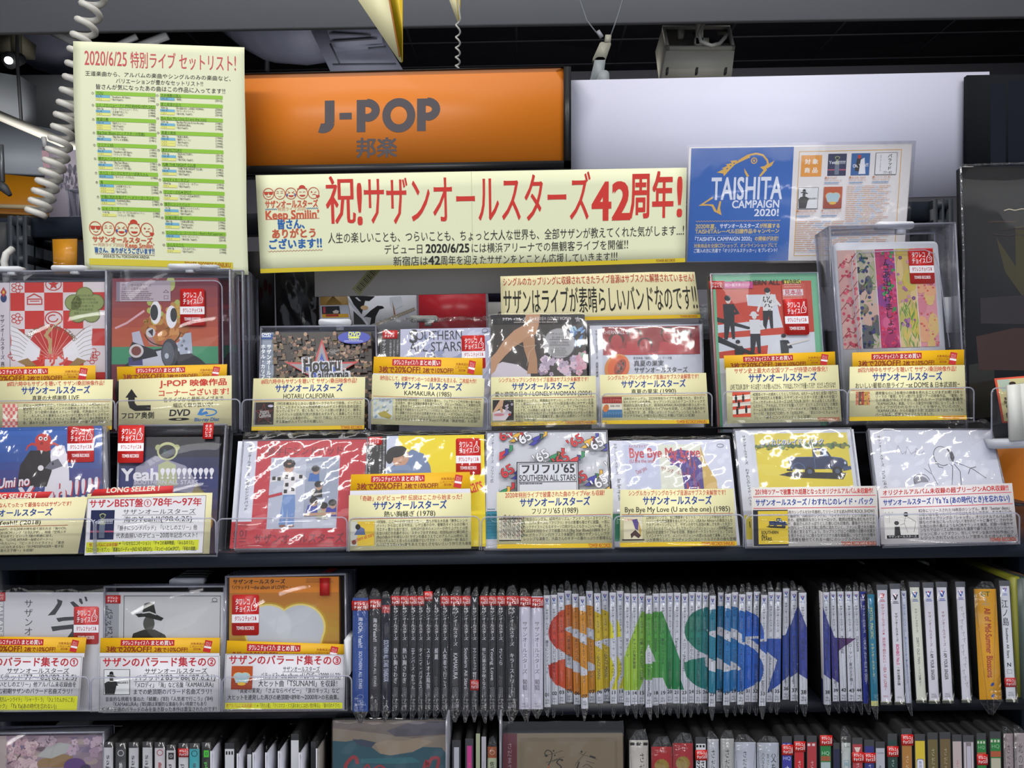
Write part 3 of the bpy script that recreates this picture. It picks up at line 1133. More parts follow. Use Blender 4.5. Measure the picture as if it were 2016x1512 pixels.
def hat_man(p, x, y, s, c='22241f'):
 """bust of a man in a hat; crown top at (x,y), width ~ s"""
 p.poly([(x - .72 * s, y + 1.55 * s), (x - .62 * s, y + 1.2 * s), (x - .2 * s, y + 1.05 * s), (x + .2 * s, y + 1.05 * s), (x + .6 * s, y + 1.25 * s), (x + .75 * s, y + 1.6 * s)], '2a2820')
 p.ell(x - .02 * s, y + .82 * s, .22 * s, .30 * s, '4a4a44', 18)
 p.up()
 p.poly([(x - .28 * s, y + .44 * s), (x - .20 * s, y + .06 * s), (x + .0 * s, y), (x + .16 * s, y + .05 * s), (x + .26 * s, y + .48 * s)], c)
 p.poly([(x - .55 * s, y + .46 * s), (x - .30 * s, y + .42 * s), (x + .0 * s, y + .38 * s), (x + .28 * s, y + .48 * s), (x + .55 * s, y + .62 * s), (x + .45 * s, y + .72 * s), (x + .2 * s, y + .66 * s), (x - .2 * s, y + .56 * s), (x - .42 * s, y + .58 * s)], c)
 p.up()
 p.line([(x - .28 * s, y + .42 * s), (x, y + .38 * s), (x + .26 * s, y + .48 * s)], .05 * s, 'b9bcba')

def heart_glow(p, x0, y0, x1, y1, fill='c3c9cf', edge='d8b034'):
 w, h = x1 - x0, y1 - y0
 for k, (c, g) in enumerate(((edge, .05), ('e6d27a', .025), (fill, 0))):
  p.ell(x0 + .30 * w, y0 + .34 * h, (.29 + g) * w, (.33 + g) * h, c, 30)
  p.ell(x0 + .70 * w, y0 + .34 * h, (.29 + g) * w, (.33 + g) * h, c, 30)
  p.poly([(x0 + (.03 - g) * w, y0 + .45 * h), (x0 + .3 * w, y0 + .2 * h), (x0 + .5 * w, y0 + .2 * h), (x0 + .7 * w, y0 + .2 * h), (x0 + (.97 + g) * w, y0 + .45 * h), (x0 + .86 * w, y0 + 1 * h), (x0 + .14 * w, y0 + 1 * h)], c)
  p.up()

def crowd(p, x0, y0, x1, y1, n, palette=('5a3f30', '7a5a48', '2b2422', 'a88a6a', '3d3230', '8c6a3c', '1d1a1c')):
 for k in range(n):
  cx, cy = rng.uniform(x0, x1), rng.uniform(y0, y1)
  s = (x1 - x0) * .019
  p.poly([(cx - s * 1.4, cy + s * 3.4), (cx - s, cy + s), (cx + s, cy + s), (cx + s * 1.4, cy + s * 3.4)], palette[int(rng.integers(len(palette)))])
  p.ell(cx, cy, s, s * 1.2, ('94705a', '84604e', 'a88468')[k % 3], 8)
  p.ell(cx, cy - s * .7, s * 1.05, s * .7, '1c1715', 7)
  if k % 6 == 0:
   p.up()

def blossoms(p, x0, y0, x1, y1, n, cols, s):
 for k in range(n):
  cx, cy = rng.uniform(x0, x1), rng.uniform(y0, y1)
  c = cols[int(rng.integers(len(cols)))]
  r = s * rng.uniform(.6, 1.2)
  for a in range(5):
   t = a * 1.2566 + k
   p.ell(cx + r * math.cos(t), cy + r * math.sin(t), r * .75, r * .75, c, 8)
  if k % 10 == 9:
   p.up()

def vlogo(p, cx, y, s, a='2a4fa8', b='c83a4a', sub=True):
 """small V emblem: two blue strokes with a red wedge between them"""
 p.poly([(cx - .5 * s, y), (cx - .22 * s, y), (cx + .02 * s, y + .62 * s), (cx + .24 * s, y), (cx + .5 * s, y), (cx + .14 * s, y + s), (cx - .12 * s, y + s)], a)
 p.poly([(cx - .16 * s, y - .06 * s), (cx + .18 * s, y - .06 * s), (cx + .01 * s, y + .42 * s)], b)
 if sub:
  p.rect_(cx - .42 * s, y + 1.28 * s, cx + .42 * s, y + 1.40 * s, a)
  p.rect_(cx - .55 * s, y + 1.56 * s, cx + .55 * s, y + 1.68 * s, a)

def faces(p, x0, y0, w, cols=('c8542e', '2f5fb0')):
 """five round line-drawn smiling faces in a row"""
 r = w / 10.3
 for k in range(5):
  cx, cy = x0 + w * (.1 + .2 * k), y0 + r * 1.25
  p.ring(cx, cy, r * .98, r * 1.02, r * .12, 'c8542e', 22)
  if k == 0:
   p.ell(cx - .42 * r, cy - .1 * r, .38 * r, .3 * r, 'c8402c', 12)
   p.ell(cx + .42 * r, cy - .1 * r, .38 * r, .3 * r, 'c8402c', 12)
   p.rect_(cx - .85 * r, cy - .38 * r, cx + .85 * r, cy - .26 * r, 'c8402c')
   p.ring(cx, cy + .3 * r, .4 * r, .25 * r, .1 * r, 'c8542e', 8, 20, 160)
  elif k == 1:
   for sx in (-1, 1):
    p.ring(cx + sx * .38 * r, cy, .2 * r, .14 * r, .08 * r, 'c8542e', 6, 180, 360)
    p.ring(cx + sx * .38 * r, cy - .35 * r, .18 * r, .1 * r, .07 * r, 'c8542e', 6, 180, 360)
   p.ring(cx, cy + .4 * r, .3 * r, .15 * r, .08 * r, 'c8542e', 8, 20, 160)
  elif k == 2:
   p.ell(cx, cy + .32 * r, .5 * r, .35 * r, 'c8402c', 14, 0, 180)
   for sx in (-1, 1):
    p.line([(cx + sx * .6 * r, cy - .4 * r), (cx + sx * .2 * r, cy - .15 * r), (cx + sx * .6 * r, cy)], .09 * r, 'c8542e')
    p.ell(cx + sx * .72 * r, cy + .28 * r, .14 * r, .28 * r, '2f5fb0', 8)
  elif k == 3:
   p.ell(cx, cy - .95 * r, .62 * r, .55 * r, 'c8402c', 14, 180, 360)
   p.line([(cx - .9 * r, cy - .78 * r), (cx, cy - .95 * r), (cx + .9 * r, cy - .78 * r)], .16 * r, 'c8402c')
   p.ell(cx, cy + .3 * r, .55 * r, .32 * r, 'c8402c', 12, 0, 180)
   p.ring(cx - .35 * r, cy - .15 * r, .2 * r, .12 * r, .08 * r, 'c8542e', 6, 180, 360)
   p.ring(cx + .35 * r, cy - .15 * r, .2 * r, .12 * r, .08 * r, 'c8542e', 6, 180, 360)
  else:
   p.ell(cx - .35 * r, cy - .2 * r, .15 * r, .15 * r, 'c8402c', 8)
   p.line([(cx + .15 * r, cy - .1 * r), (cx + .5 * r, cy - .22 * r)], .1 * r, 'c8542e')
   p.ring(cx + .1 * r, cy + .35 * r, .3 * r, .12 * r, .12 * r, 'c8402c', 6, 180, 360)
   hx, hy = cx + .75 * r, cy + .55 * r
   p.ell(hx - .16 * r, hy, .2 * r, .2 * r, 'c8402c', 10)
   p.ell(hx + .16 * r, hy, .2 * r, .2 * r, 'c8402c', 10)
   p.poly([(hx - .34 * r, hy + .07 * r), (hx + .34 * r, hy + .07 * r), (hx, hy + .48 * r)], 'c8402c')

def wave(p, x0, x1, y, a, n, w, col):
 p.line([(x0 + (x1 - x0) * k / n, y + (a if k % 2 else -a)) for k in range(n + 1)], w, col)

def note_lines(p, x0, y0, x1, y1, n, cols, h=.5, broken=True):
 """unreadably small print as short ink dashes"""
 for i in range(n):
  y = y0 + (y1 - y0) * i / n
  x = x0
  xe = x1 - rng.uniform(0, .2) * (x1 - x0)
  k = 0
  while x < xe:
   w = rng.uniform(.04, .16) * (x1 - x0)
   p.rect_(x, y, min(x + w, xe), y + (y1 - y0) / n * h, cols[(i * 3 + k) % len(cols)])
   x += w + .015 * (x1 - x0)
   k += 1

# ================================================================== signs and posters
# white blank board
q = Q((1120, 158), (1948, 141), (1948, 385), (1120, 404), .262)
r_ = slab_obj('blank_white_board', q, -.004, 0, M('d2d3e6', .45, .3))
tag(r_, 'blank white board to the right of the orange sign', 'board')
# black panels right
q = Q((1904, 148), (2200, 143), (2200, 420), (1904, 426), .25)
r_ = slab_obj('black_backboard', q, -.008, 0, M('0d0f15', .7, .1))
tag(r_, 'plain black panel overlapping the right end of the white board', 'board')
pr = Print(q, (1904, 148, 2200, 426), .0002, .6, .1)
pr.rect_(1950, 165, 1980, 330, '171b27')
pr.rect_(1985, 160, 2060, 330, '161a25')
pr.build('dark_stripe_print', r_)

q = Q((1893, 329), (2230, 322), (2240, 865), (1903, 872), .13, 4)
r_ = slab_obj('bagged_record', q, -.012, 0, M('0f1014', .6, .2))
tag(r_, 'large black record sleeve in a glossy clear bag at the far right', 'record')
pr = Print(q, (1893, 329, 2230, 870), .0003, .5, .3)
pr.poly([(1958, 470), (1990, 520), (2016, 560), (2016, 600), (1975, 540)], '38331a')
pr.poly([(1996, 450), (2230, 440), (2230, 560), (1996, 560)], '3a3418')
pr.poly([(1925, 590), (2230, 575), (2230, 650), (1925, 640)], '231a22')
pr.poly([(1915, 665), (1990, 650), (2230, 655), (2230, 740), (1920, 730)], '331a14')
pr.poly([(1900, 720), (1950, 712), (1950, 820), (1900, 825)], '161810')
pr.up()
for k in range(26):
 x = 1915 + rng.uniform(0, 250)
 y = 432 + rng.uniform(0, 45)
 pr.line([(x, y), (x + rng.uniform(10, 40), y + rng.uniform(-4, 5)), (x + rng.uniform(45, 70), y + rng.uniform(-2, 8))], rng.uniform(.8, 2.2), ['2e221e', '3a2a22', '241d1c'][k % 3])
pr.line([(1975, 418), (1985, 415), (1996, 418), (2010, 415), (2030, 418), (2060, 414)], 1.4, 'c9bda0')
pr.build('sleeve_print', r_)
film(q, r_, .004, .006, .0, .0012, .0006, 24, top_crimp=False, mat=ACRYLIC)
MB().tube([q.m(-.004, -.004, .002), q.m(.5, -.008, .003), q.m(1, -.004, .002)], .0016, 6).tube([q.m(-.006, 0, .001), q.m(-.003, .3, .002), q.m(-.008, .6, .002), q.m(0, 1, .002)], .0016, 6).build('bag_seam', FILM_TIP, r_)

# J-POP sign
q = Q((290, 150), (1124, 131), (1124, 332), (290, 346), .245)
SIGN = MB().slab(q, 0, 0, 1, 1, -.03, -.004).build('category_sign', M('16171b', .4))
tag(SIGN, 'long orange genre sign reading J-POP in a black frame', 'sign')
mb = MB()
W_, H_ = 834.0, 200.0
mb.slab(q, (1110 - 290) / W_, 0, 1, 1, -.005, .003)
mb.slab(q, 0, 1 - 15 / H_, 1, 1, -.005, .003)
mb.slab(q, 0, 0, 1, 1.6 / H_, -.005, .003)
mb.build('sign_frame', M('17181c', .35, .5), SIGN)
qs = q.sub(0, 1.6 / H_, (1110 - 290) / W_, 1 - 15 / H_, -.004)
slab_obj('orange_face', qs, 0, .002, M('e07f24', .4, .4), SIGN)
pr = Print(qs, (290, 134, 1110, 317), .0023, .3, .4)
g = '4c4448'
# canvas rows are level on the sign itself
x, y0, y1 = 622, 188, 252
bar = 20
pr.poly([(640, y0), (659, y0), (659, 232), (640, 232)], g)
pr.ring(636, 232, 13.5, 11, 19, g, 10, 0, 118)
pr.poly([(669, 213), (693, 213), (693, 226), (669, 226)], g)
for px in (703, 822):
 pr.poly([(px, y0), (px + 17, y0), (px + 17, y1), (px, y1)], g)
 pr.up().ring(px + 20, y0 + 21, 17.5, 15, 16, g, 12, -90, 90)
 pr.poly([(px + 10, y0), (px + 21, y0), (px + 21, y0 + 14), (px + 10, y0 + 14)], g)
 pr.poly([(px + 10, y0 + 28), (px + 21, y0 + 28), (px + 21, y0 + 43), (px + 10, y0 + 43)], g)
pr.ring(786, 220, 24.5, 26, 16, g, 30)
pr.text('邦楽', 742, 263, 42, g, w=82, bold=.035, al='c')
pr.build('sign_lettering', SIGN)

# --- set list poster -------------------------------------------------------
bend = lambda u, v: .010 * np.sin(np.pi * np.clip(v, 0, 1)) * (1 - .4 * u) + .012 * np.clip(v - .75, 0, 1) ** 2 * 8 * (1 - u) - .012 * np.exp(-((v - .45) / .25) ** 2) * np.clip(u - .85, 0, 1) * 3
q = Q((144, 81), (481, 93), (489, 541), (172, 533), .196, 1, bend=bend)
POST = sheet_obj('set_list_poster', q, -.0004, 0, M('e9ecc8', .45, .3), None, 20, 28)
tag(POST, 'tall cream paper poster listing a live set in green bars', 'poster')
pr = Print(q, (0, 0, 1168, 1560), .0004, .45, step=.0001)
# canvas coordinates measured on the sheet; straighten the lean of the sheet
red = 'cf4a50'
pr.text('2020/6/25 特別ライブ セットリスト!', 76, 58, 125, red, w=1040, bold=.012)
pr.text('王道楽曲から、アルバムの楽曲やシングルのみの楽曲など、', 80, 208, 37, '2e2e2c', w=1020)
pr.text('バリエーションが豊かなセットリスト!!', 290, 253, 37, '2e2e2c', w=600)
pr.text('皆さんが気になったあの曲はこの作品に入ってます!!', 150, 297, 40, '2e2e2c', w=890)
songs_l = [(348, 'YOU', [('b', '9th Al', '『Southern All Stars』', '1990'), ('y', 'ベスト', '『海のYeah!!』', '1998')]),
   (432, 'ミス・ブランニュー・デイ (MISS BRAND-NEW DAY)', [('', '20th Sg', '『ミス・ブランニュー・デイ』', '1984'), ('b', '7th Al', '『人気者で行こう』', '1984'), ('y', 'ベスト', '『海のYeah!!』', '1998')]),
   (530, '希望の轍', [('b', '10th Al', '『稲村ジェーン』', '1990'), ('y', 'ベスト', '『海のYeah!!』', '1998'), ('y', 'ベスト', '『バラッド3』', '2000')]),
   (622, 'Big Star Blues (ビッグスターの悲劇)', [('', '12th Sg', '『Big Star Blues 』', '1981'), ('b', '4th Al', '『ステレオ太陽族』', '1981')]),
   (705, 'フリフリ\'65', [('', '27th Sg', '『フリフリ\'65』', '1981'), ('b', '9th Al', '『Southern All Stars』', '1990'), ('y', 'ベスト', '『バラッド \'77~\'82』', '1982')]),
   (797, '朝方ムーンライト', [('', '12th Sg', '『Big Star Blues 』', '1981'), ('b', '4th Al', '『ステレオ太陽族』', '1981'), ('y', 'ベスト', '『バラッド \'77~\'82』', '1982')]),
   (893, 'タバコ・ロードにセクシーばあちゃん', [('b', '3rd Al', '『タイニイ・バブルス』', '1980')]),
   (955, '海', [('b', '7th Al', '『人気者で行こう』', '1984'), ('y', 'ベスト', '『バラッド2』', '1987'), ('y', 'ベスト', '『海のYeah!!』', '1998')]),
   (1052, '夕陽に別れを告げて ～ メリーゴーランド', [('b', '8th Al', '『KAMAKURA』', '1985'), ('y', 'ベスト', '『バラッド2』', '1987')]),
   (1130, 'シャ・ラ・ラ', [('', '11th Sg', '『シャ・ラ・ラ/ごめんねチャーリー』', '1980'), ('y', 'ベスト', '『バラッド \'77~\'82』', '1982')])]
songs_r = [(348, '天井桟敷の怪人', [('b', '15th Al', '『葡萄』', '2015')]),
   (410, '愛と欲望の日々', [('', '50th Sg', '『愛と欲望の日々 / LONELY WOMAN』', '2004'), ('b', '14th Al', '『キラーストリート』', '2005'), ('y', 'ベスト', '『海のOh, Yeah!!』', '2018')]),
   (507, 'Bye Bye My Love (U are the one)', [('', '22th Sg', '『Bye Bye My Love (U are the one)』', '1985'), ('b', '8th Al', '『KAMAKURA』', '1985'), ('y', 'ベスト', '『海のYeah!!』', '1998')]),
   (606, '真夏の果実', [('', '28th Sg', '『真夏の果実』', '1990'), ('b', '10th Al', '『稲村ジェーン』', '1990'), ('y', 'ベスト', '『海のYeah!!』', '1998'), ('y', 'ベスト', '『バラッド3』', '2000')]),
   (724, '東京VICTORY', [('', '55th Sg', '『東京VICTORY』', '2014'), ('b', '15th Al', '『葡萄』', '2015'), ('y', 'ベスト', '『海のOh, Yeah!!』', '2018')]),
   (822, '匂艶 THE NIGHT CLUB', [('', '15th Sg', '『匂艶 THE NIGHT CLUB』', '1982'), ('b', '5th Al', '『NUDE MAN』', '1982'), ('y', 'ベスト', '『海のYeah!!』', '1998')]),
   (924, 'エロティカ・セブン', [('', '32nd Sg', '『エロティカ・セブン』', '1993'), ('y', 'ベスト', '『海のYeah!!』', '1998')]),
   (1006, 'マンピーのG★SPOT', [('', '35th Sg', '『マンピーのG★SPOT』', '1995'), ('y', 'ベスト', '『海のYeah!!』', '1998')]),
   (1088, '勝手にシンドバッド', [('', '1st Sg', '『勝手にシンドバッド』', '1978'), ('b', '1st Al', '『熱い胸さわぎ』', '1978'), ('y', 'ベスト', '『海のYeah!!』', '1998')]),
   (1178, '太陽は罪な奴', [('', '38st Sg', '『太陽は罪な奴』', '1996'), ('b', '12th Al', '『Young Love』', '1996'), ('y', 'ベスト', '『海のYeah!!』', '1998')]),
   (1278, 'ロックンロール・スーパーマン ～Rock\'n Roll Superman～', [('b', '14th Al', '『キラーストリート』', '2005'), ('y', 'ベスト', '『海のOh, Yeah!!』', '2018')]),
   (1360, 'みんなのうた', [('', '24th Sg', '『みんなのうた』', '1988'), ('y', 'ベスト', '『海のYeah!!』', '1998')])]
nsong = 0
for colx, colw, songs in ((150, 412, songs_l), (592, 428, songs_r)):
 for y, t, rows in songs:
  nsong += 1
  xo = colx
  pr.rect_(xo, y, xo + colw, y + 26, '92c83c')
  pr.ring(xo - 18, y + 16, 8, 8, 1.5, '77776c', 10)
  pr.up()
  pr.text(str(nsong), xo - 18, y + 9, 13, '44443e', al='c')
  tw = min(colw - 12, text_tris(t)[2] * 20)
  pr.text(t, xo + 6, y + 2, 22, '2c4a1c', w=tw)
  pr.rect_(xo + 6, y + 23.5, xo + 6 + tw, y + 25, '3b6020')
  for i, (c, a_, b_, yr) in enumerate(rows):
   yy = y + 28 + i * 19
   if c:
    pr.rect_(xo + 1, yy, xo + 100, yy + 18, {'b': '78b8d8', 'y': 'eceb84'}[c])
   pr.up()
   pr.text(a_, xo + 5, yy + 1, 16, '3a4038', w=text_tris(a_)[2] * 14)
   pr.text(b_, xo + 102, yy + 1, 17, '32322e', w=min(205, text_tris(b_)[2] * 14))
   pr.text('(' + yr + ')', xo + colw - 2, yy + 1, 16, '3e3e38', al='r')
   pr.z -= 1
  pr.z -= 1
pr.up()
faces(pr, 50, 1222, 456)
pr.up()
pr.text('サザンオールスターズ', 66, 1328, 44, 'cf5a3a', w=430, bold=.05)
pr.text('特別ライブ2020', 104, 1372, 24, 'e0b89c', w=185, bold=.03)
pr.rect_(70, 1384, 100, 1387, 'cf5a3a')
pr.text('Keep Smilin’', 296, 1368, 34, 'd4603c', w=210, bold=.04)
pr.rect_(296, 1400, 506, 1402, 'd4603c')
pr.text('皆さん、ありがとうございます!!', 76, 1402, 40, '2a62ac', w=430, bold=.05)
wave(pr, 80, 506, 1447, 3, 50, 2.5, '8a5a6a')
pr.text('2020.8.25 Thu YOKOHAMA ARENA', 136, 1451, 23, '3a3a38', w=330)
pr.rect_(36, 1480, 1060, 1524, 'd9c93c')
pr.up()
pr.text('TOWER RECORDS SHINJUKU', 1045, 1483, 37, 'a8542a', w=330, bold=.045, al='r')
pr.build('poster_print', POST)

# --- long congratulation banner --------------------------------------------
bend2 = lambda u, v: .004 * np.sin(u * 7) * v
q = Q((503, 345), (1352, 330), (1348, 517), (513, 538), .215, 2, bend=bend2)
BAN = sheet_obj('anniversary_banner', q, -.0004, 0, M('e9ecc6', .45, .3), None, 30, 6)
tag(BAN, 'long cream banner with big red lettering under the orange sign', 'banner')
pr = Print(q, (0, 0, 850, 193), .0004)
pr.rect_(0, 184.5, 850, 193, 'd6bf24')
pr.rect_(426.4, 0, 427, 184, 'cdd0a8')
pr.up()
red = 'd23228'
pr.text('祝', 136, 2, 104, red, w=62, bold=.02)
pr.text('!', 196, 15, 100, red, w=17, bold=.05)
pr.text('サザンオールスターズ', 211, 3, 108, red, w=452, bold=.018)
pr.text('42', 665, 22, 93, red, w=76, bold=.06)
pr.text('周年', 738, 6, 100, red, w=88, bold=.035)
pr.text('!', 828, 14, 98, red, w=18, bold=.05)
pr.text('人生の楽しいことも、つらいことも、ちょっと大人な世界も、全部サザンが教えてくれた気がします...!', 139, 117, 23, '262624', w=709)
pr.text('デビュー日 ', 250, 143, 21, '262624', w=84)
pr.text('2020/6/25', 333, 143, 21, '1c1c1c', w=88, bold=.05)
pr.text('には横浜アリーナでの無観客ライブを開催!!', 423, 143, 21, '262624', w=315)
pr.text('新宿店は', 268, 167, 21, '262624', w=70)
pr.text('42', 338, 167, 21, '1c1c1c', w=24, bold=.05)
pr.text('周年を迎えたサザンをとことん応援していきます!!!', 362, 167, 21, '262624', w=355)
pr.text('TOWER RECORDS', 792, 185.5, 6.5, '8a4a1a', w=38, bold=.04)
faces(pr, 13, 24, 112)
pr.text('サザンオールスターズ', 16, 50, 17, 'cf5a3a', w=106, bold=.05)
wave(pr, 16, 40, 68, 1.2, 12, .9, '2a68a8')
wave(pr, 98, 122, 68, 1.2, 12, .9, '2a68a8')
pr.text('特別ライブ2020', 41, 64, 8.5, 'dfa788', w=56, bold=.02)
pr.text('Keep Smilin’', 15, 70, 20, 'cf5636', w=109, bold=.055)
pr.rect_(16, 87.5, 124, 88.4, 'cf5636')
pr.text('皆さん、', 38, 88, 21, '1f63ae', w=66, bold=.055)
pr.text('ありがとう', 26, 107, 20, 'c85a3a', w=92, bold=.055)
pr.text('ございます!!', 18, 127, 21, '1f63ae', w=110, bold=.055)
wave(pr, 18, 128, 151, 1, 34, .8, 'b06a5a')
pr.build('banner_print', BAN)

# --- live banner -------------------------------------------------------------
bend3 = lambda u, v: -.012 * np.clip(u - .8, 0, 1) * (1 - v) * 3
q = Q((985, 544), (1370, 533), (1379, 626), (987, 634), .192, 4, bend=bend3)
LB = sheet_obj('live_band_banner', q, -.0004, 0, M('e6ddae', .45, .3), None, 16, 6)
tag(LB, 'cream paper strip with tall black lettering below the long banner', 'banner')
pr = Print(q, (0, 0, 385, 92), .0004)
pr.rect_(0, 85, 385, 92, 'e0b81f')
pr.up()
pr.text('シングルのカップリングに収録されてきたライブ音源はサブスクに解禁されていません!', 4, 3, 18, 'bf3a2a', w=378, bold=.012)
pr.text('サザンはライブが素晴らしいバンドなのです!!', 4, 25, 55, '1f1f1b', w=380, bold=.012)
pr.text('TOWER RECORDS ', 380, 86, 5.5, 'b0501a', w=34, bold=.04, al='r')
pr.build('banner_print', LB)

# --- campaign poster ---------------------------------------------------------
q = Q((1357, 290), (1796, 283), (1780, 512), (1349, 516), .218, 4)
CP = slab_obj('campaign_poster', q, -.0008, 0, M('e6e2e0', .3, .5))
tag(CP, 'laminated poster with a gold fish on blue beside the cream banner', 'poster')
pr = Print(q, (60, 20, 2016, 1030), .0002, .35, .4)
# coordinates measured in the enlarged view, straightened to the sheet
blue = '0d5cb2'
pr.rect_(78, 30, 980, 1026, blue)
pr.rect_(980, 30, 2010, 1026, 'e2dedd')
pr.up()
gold, wh = 'e0b048', 'dfe4f0'
head = [(310, 245), (370, 210), (355, 200), (400, 188), (385, 165), (440, 160), (425, 140), (500, 135), (560, 105), (640, 82), (700, 95), (745, 130), (765, 160), (770, 180)]
pr.line([(520, 135), (580, 100), (650, 85), (710, 100), (750, 145), (760, 180), (740, 200)], 16, gold)
pr.poly([(310, 248), (372, 218), (352, 212), (402, 190), (386, 178), (440, 165), (425, 148), (500, 138), (590, 104), (600, 118), (470, 178), (420, 230), (375, 282), (368, 258)], gold)
pr.line([(740, 200), (805, 160), (790, 190), (750, 215)], 10, gold)
pr.poly([(735, 195), (806, 155), (778, 200), (745, 214), (752, 232), (700, 290), (684, 284), (722, 232), (690, 205)], gold)
pr.poly([(552, 212), (598, 285), (578, 290), (556, 250)], gold)
pr.poly([(278, 462), (160, 540), (245, 538), (278, 545), (300, 590), (368, 625), (352, 560), (360, 500), (345, 500), (325, 590), (290, 528), (205, 525), (286, 475)], gold)
pr.ring(635, 148, 24, 24, 9, gold, 18)
pr.up()
pr.ell(635, 148, 9, 11, gold, 12)
for x, y in ((400, 215), (430, 190), (460, 168), (490, 145)):
 pr.ell(x, y, 9, 5, blue, 10, rot=-30)
pr.text('TAISHITA', 268, 280, 240, wh, w=625, bold=.045)
pr.text('CAMPAIGN', 455, 492, 82, wh, w=425, bold=.05)
pr.text('2020!', 655, 570, 76, wh, w=225, bold=.05)
wave(pr, 140, 895, 676, 5, 60, 3, gold)
g2 = 'd8c078'
pr.text('2020年夏、', 140, 700, 44, g2, w=210, bold=.05)
pr.text('サザンオールスターズ', 355, 698, 44, wh, w=350, bold=.05)
pr.text('が所属する', 708, 700, 44, g2, w=185, bold=.05)
pr.text('TAISHITAレーベル旧譜作品キャンペーン', 138, 745, 44, g2, w=750, bold=.05)
pr.rect_(136, 800, 885, 802, '9fb4d4')
pr.text('「TAISHITA CAMPAIGN 2020」', 118, 812, 42, wh, w=550, bold=.04)
pr.text('の開催が決定!', 670, 812, 42, g2, w=215, bold=.04)
pr.rect_(130, 862, 880, 864, '9fb4d4')
pr.text('対象商品を全国CDショップ、オンラインショップにて', 132, 872, 38, g2, w=745, bold=.03)
pr.text('ご購入の方に先着で「オリジナルステッカー」をプレゼント!', 130, 915, 38, wh, w=750, bold=.03)
pr.line([(1030, 75), (1925, 70), (1925, 985), (1030, 985)], 6, 'd8a83c', True)
pr.rect_(1050, 108, 1232, 296, 'e2962e')
pr.up()
pr.text('対 象', 1141, 140, 50, 'f2eee4', w=120, bold=.04, al='c')
pr.text('商 品', 1141, 216, 50, 'f2eee4', w=120, bold=.04, al='c')
def th_yeah(p, x0, y0, x1, y1):
 p.up().rect_(x0, y0, x1, y1, '16204c')
 p.up().rect_(x0, y0 + .7 * (y1 - y0), x1, y0 + .76 * (y1 - y0), 'a8506a')
 s = (x1 - x0) * .12
 astronaut(p, (x0 + x1) / 2, y0 + .2 * (y1 - y0), s)
 p.up().rect_((x0 + x1) / 2 - s, y0 + .5 * (y1 - y0), (x0 + x1) / 2 + s, y0 + .95 * (y1 - y0), '6a7488')
 p.up().text('Yeah!!!!!!', (x0 + x1) / 2, y0 + .32 * (y1 - y0), (y1 - y0) * .17, 'd4d8e4', w=(x1 - x0) * .9, bold=.05, al='c')
def th_umi(p, x0, y0, x1, y1):
 w, h = x1 - x0, y1 - y0
 p.up().rect_(x0, y0, x1, y1, '1f5c9c')
 p.up().poly([(x0 + .3 * w, y0 + .25 * h), (x0 + .52 * w, y0 + .2 * h), (x0 + .5 * w, y0 + .85 * h), (x0 + .2 * w, y0 + .8 * h)], '1b1a20')
 p.poly([(x0 + .5 * w, y0 + .3 * h), (x0 + .7 * w, y0 + .2 * h), (x0 + .8 * w, y0 + .95 * h), (x0 + .42 * w, y0 + .95 * h)], 'e0e2ea')
 p.ell(x0 + .42 * w, y0 + .16 * h, .1 * w, .1 * h, 'b8302c', 12)
 p.up().text('Oh, Yeah!!!', x0 + .08 * w, y0 + .5 * h, .18 * h, 'e8e4ea', w=.85 * w, bold=.05, rot=-4)
def th_b1(p, x0, y0, x1, y1):
 w, h = x1 - x0, y1 - y0
 p.up().rect_(x0, y0, x1, y1, '4a4a4a')
 p.up().rect_(x0 + .02 * w, y0 + .02 * h, x1 - .02 * w, y1 - .02 * h, 'e2e2e4')
 p.up().vtext('バラッド', x0 + .66 * w, y0 + .06 * h, .2 * h, '1a1a1a', .74 * h, .03)
 p.vtext('サザンオールスターズ', x0 + .24 * w, y0 + .1 * h, .08 * h, '2a2a2a', .74 * h)
 p.text('77~82', x0 + .4 * w, y0 + .84 * h, .13 * h, '1a1a1a')
def th_b2(p, x0, y0, x1, y1):
 w, h = x1 - x0, y1 - y0
 p.up().rect_(x0, y0, x1, y1, '3c3c3c')
 p.up().rect_(x0 + .02 * w, y0 + .02 * h, x1 - .02 * w, y1 - .02 * h, 'dcdee0')
 p.up()
 hat_man(p, x0 + .30 * w, y0 + .08 * h, .34 * w, '161616')
 p.poly([(x0 + .03 * w, y0 + .55 * h), (x0 + .3 * w, y0 + .4 * h), (x0 + .52 * w, y0 + .5 * h), (x0 + .42 * w, y0 + .97 * h), (x0 + .06 * w, y0 + .97 * h)], '1b1b1b')
 p.up().text('BALLADE 2', x0 + .52 * w, y0 + .48 * h, .09 * h, '2a2a2a', w=.42 * w, bold=.04)
def th_b3(p, x0, y0, x1, y1):
 w, h = x1 - x0, y1 - y0
 p.up().rect_(x0, y0, x1, y1, 'b8501e')
 p.up()
 p.rect_(x0, y0 + .55 * h, x1, y1, '9a3a1c')
 p.up()
 heart_glow(p, x0 + .12 * w, y0 + .28 * h, x0 + .88 * w, y0 + .72 * h, 'a9c4cc', 'd8742a')
 p.ell(x0 + .5 * w, y0 + .76 * h, .2 * w, .07 * h, 'e0b23c', 14)
th_yeah(pr, 1285, 98, 1448, 292)
th_umi(pr, 1490, 98, 1652, 290)
th_b1(pr, 1700, 96, 1890, 290)
th_b2(pr, 1036, 392, 1214, 580)
th_b3(pr, 1262, 390, 1424, 578)
pr.up()
oc = ('c8935e', 'c28a62', '86a8cc')
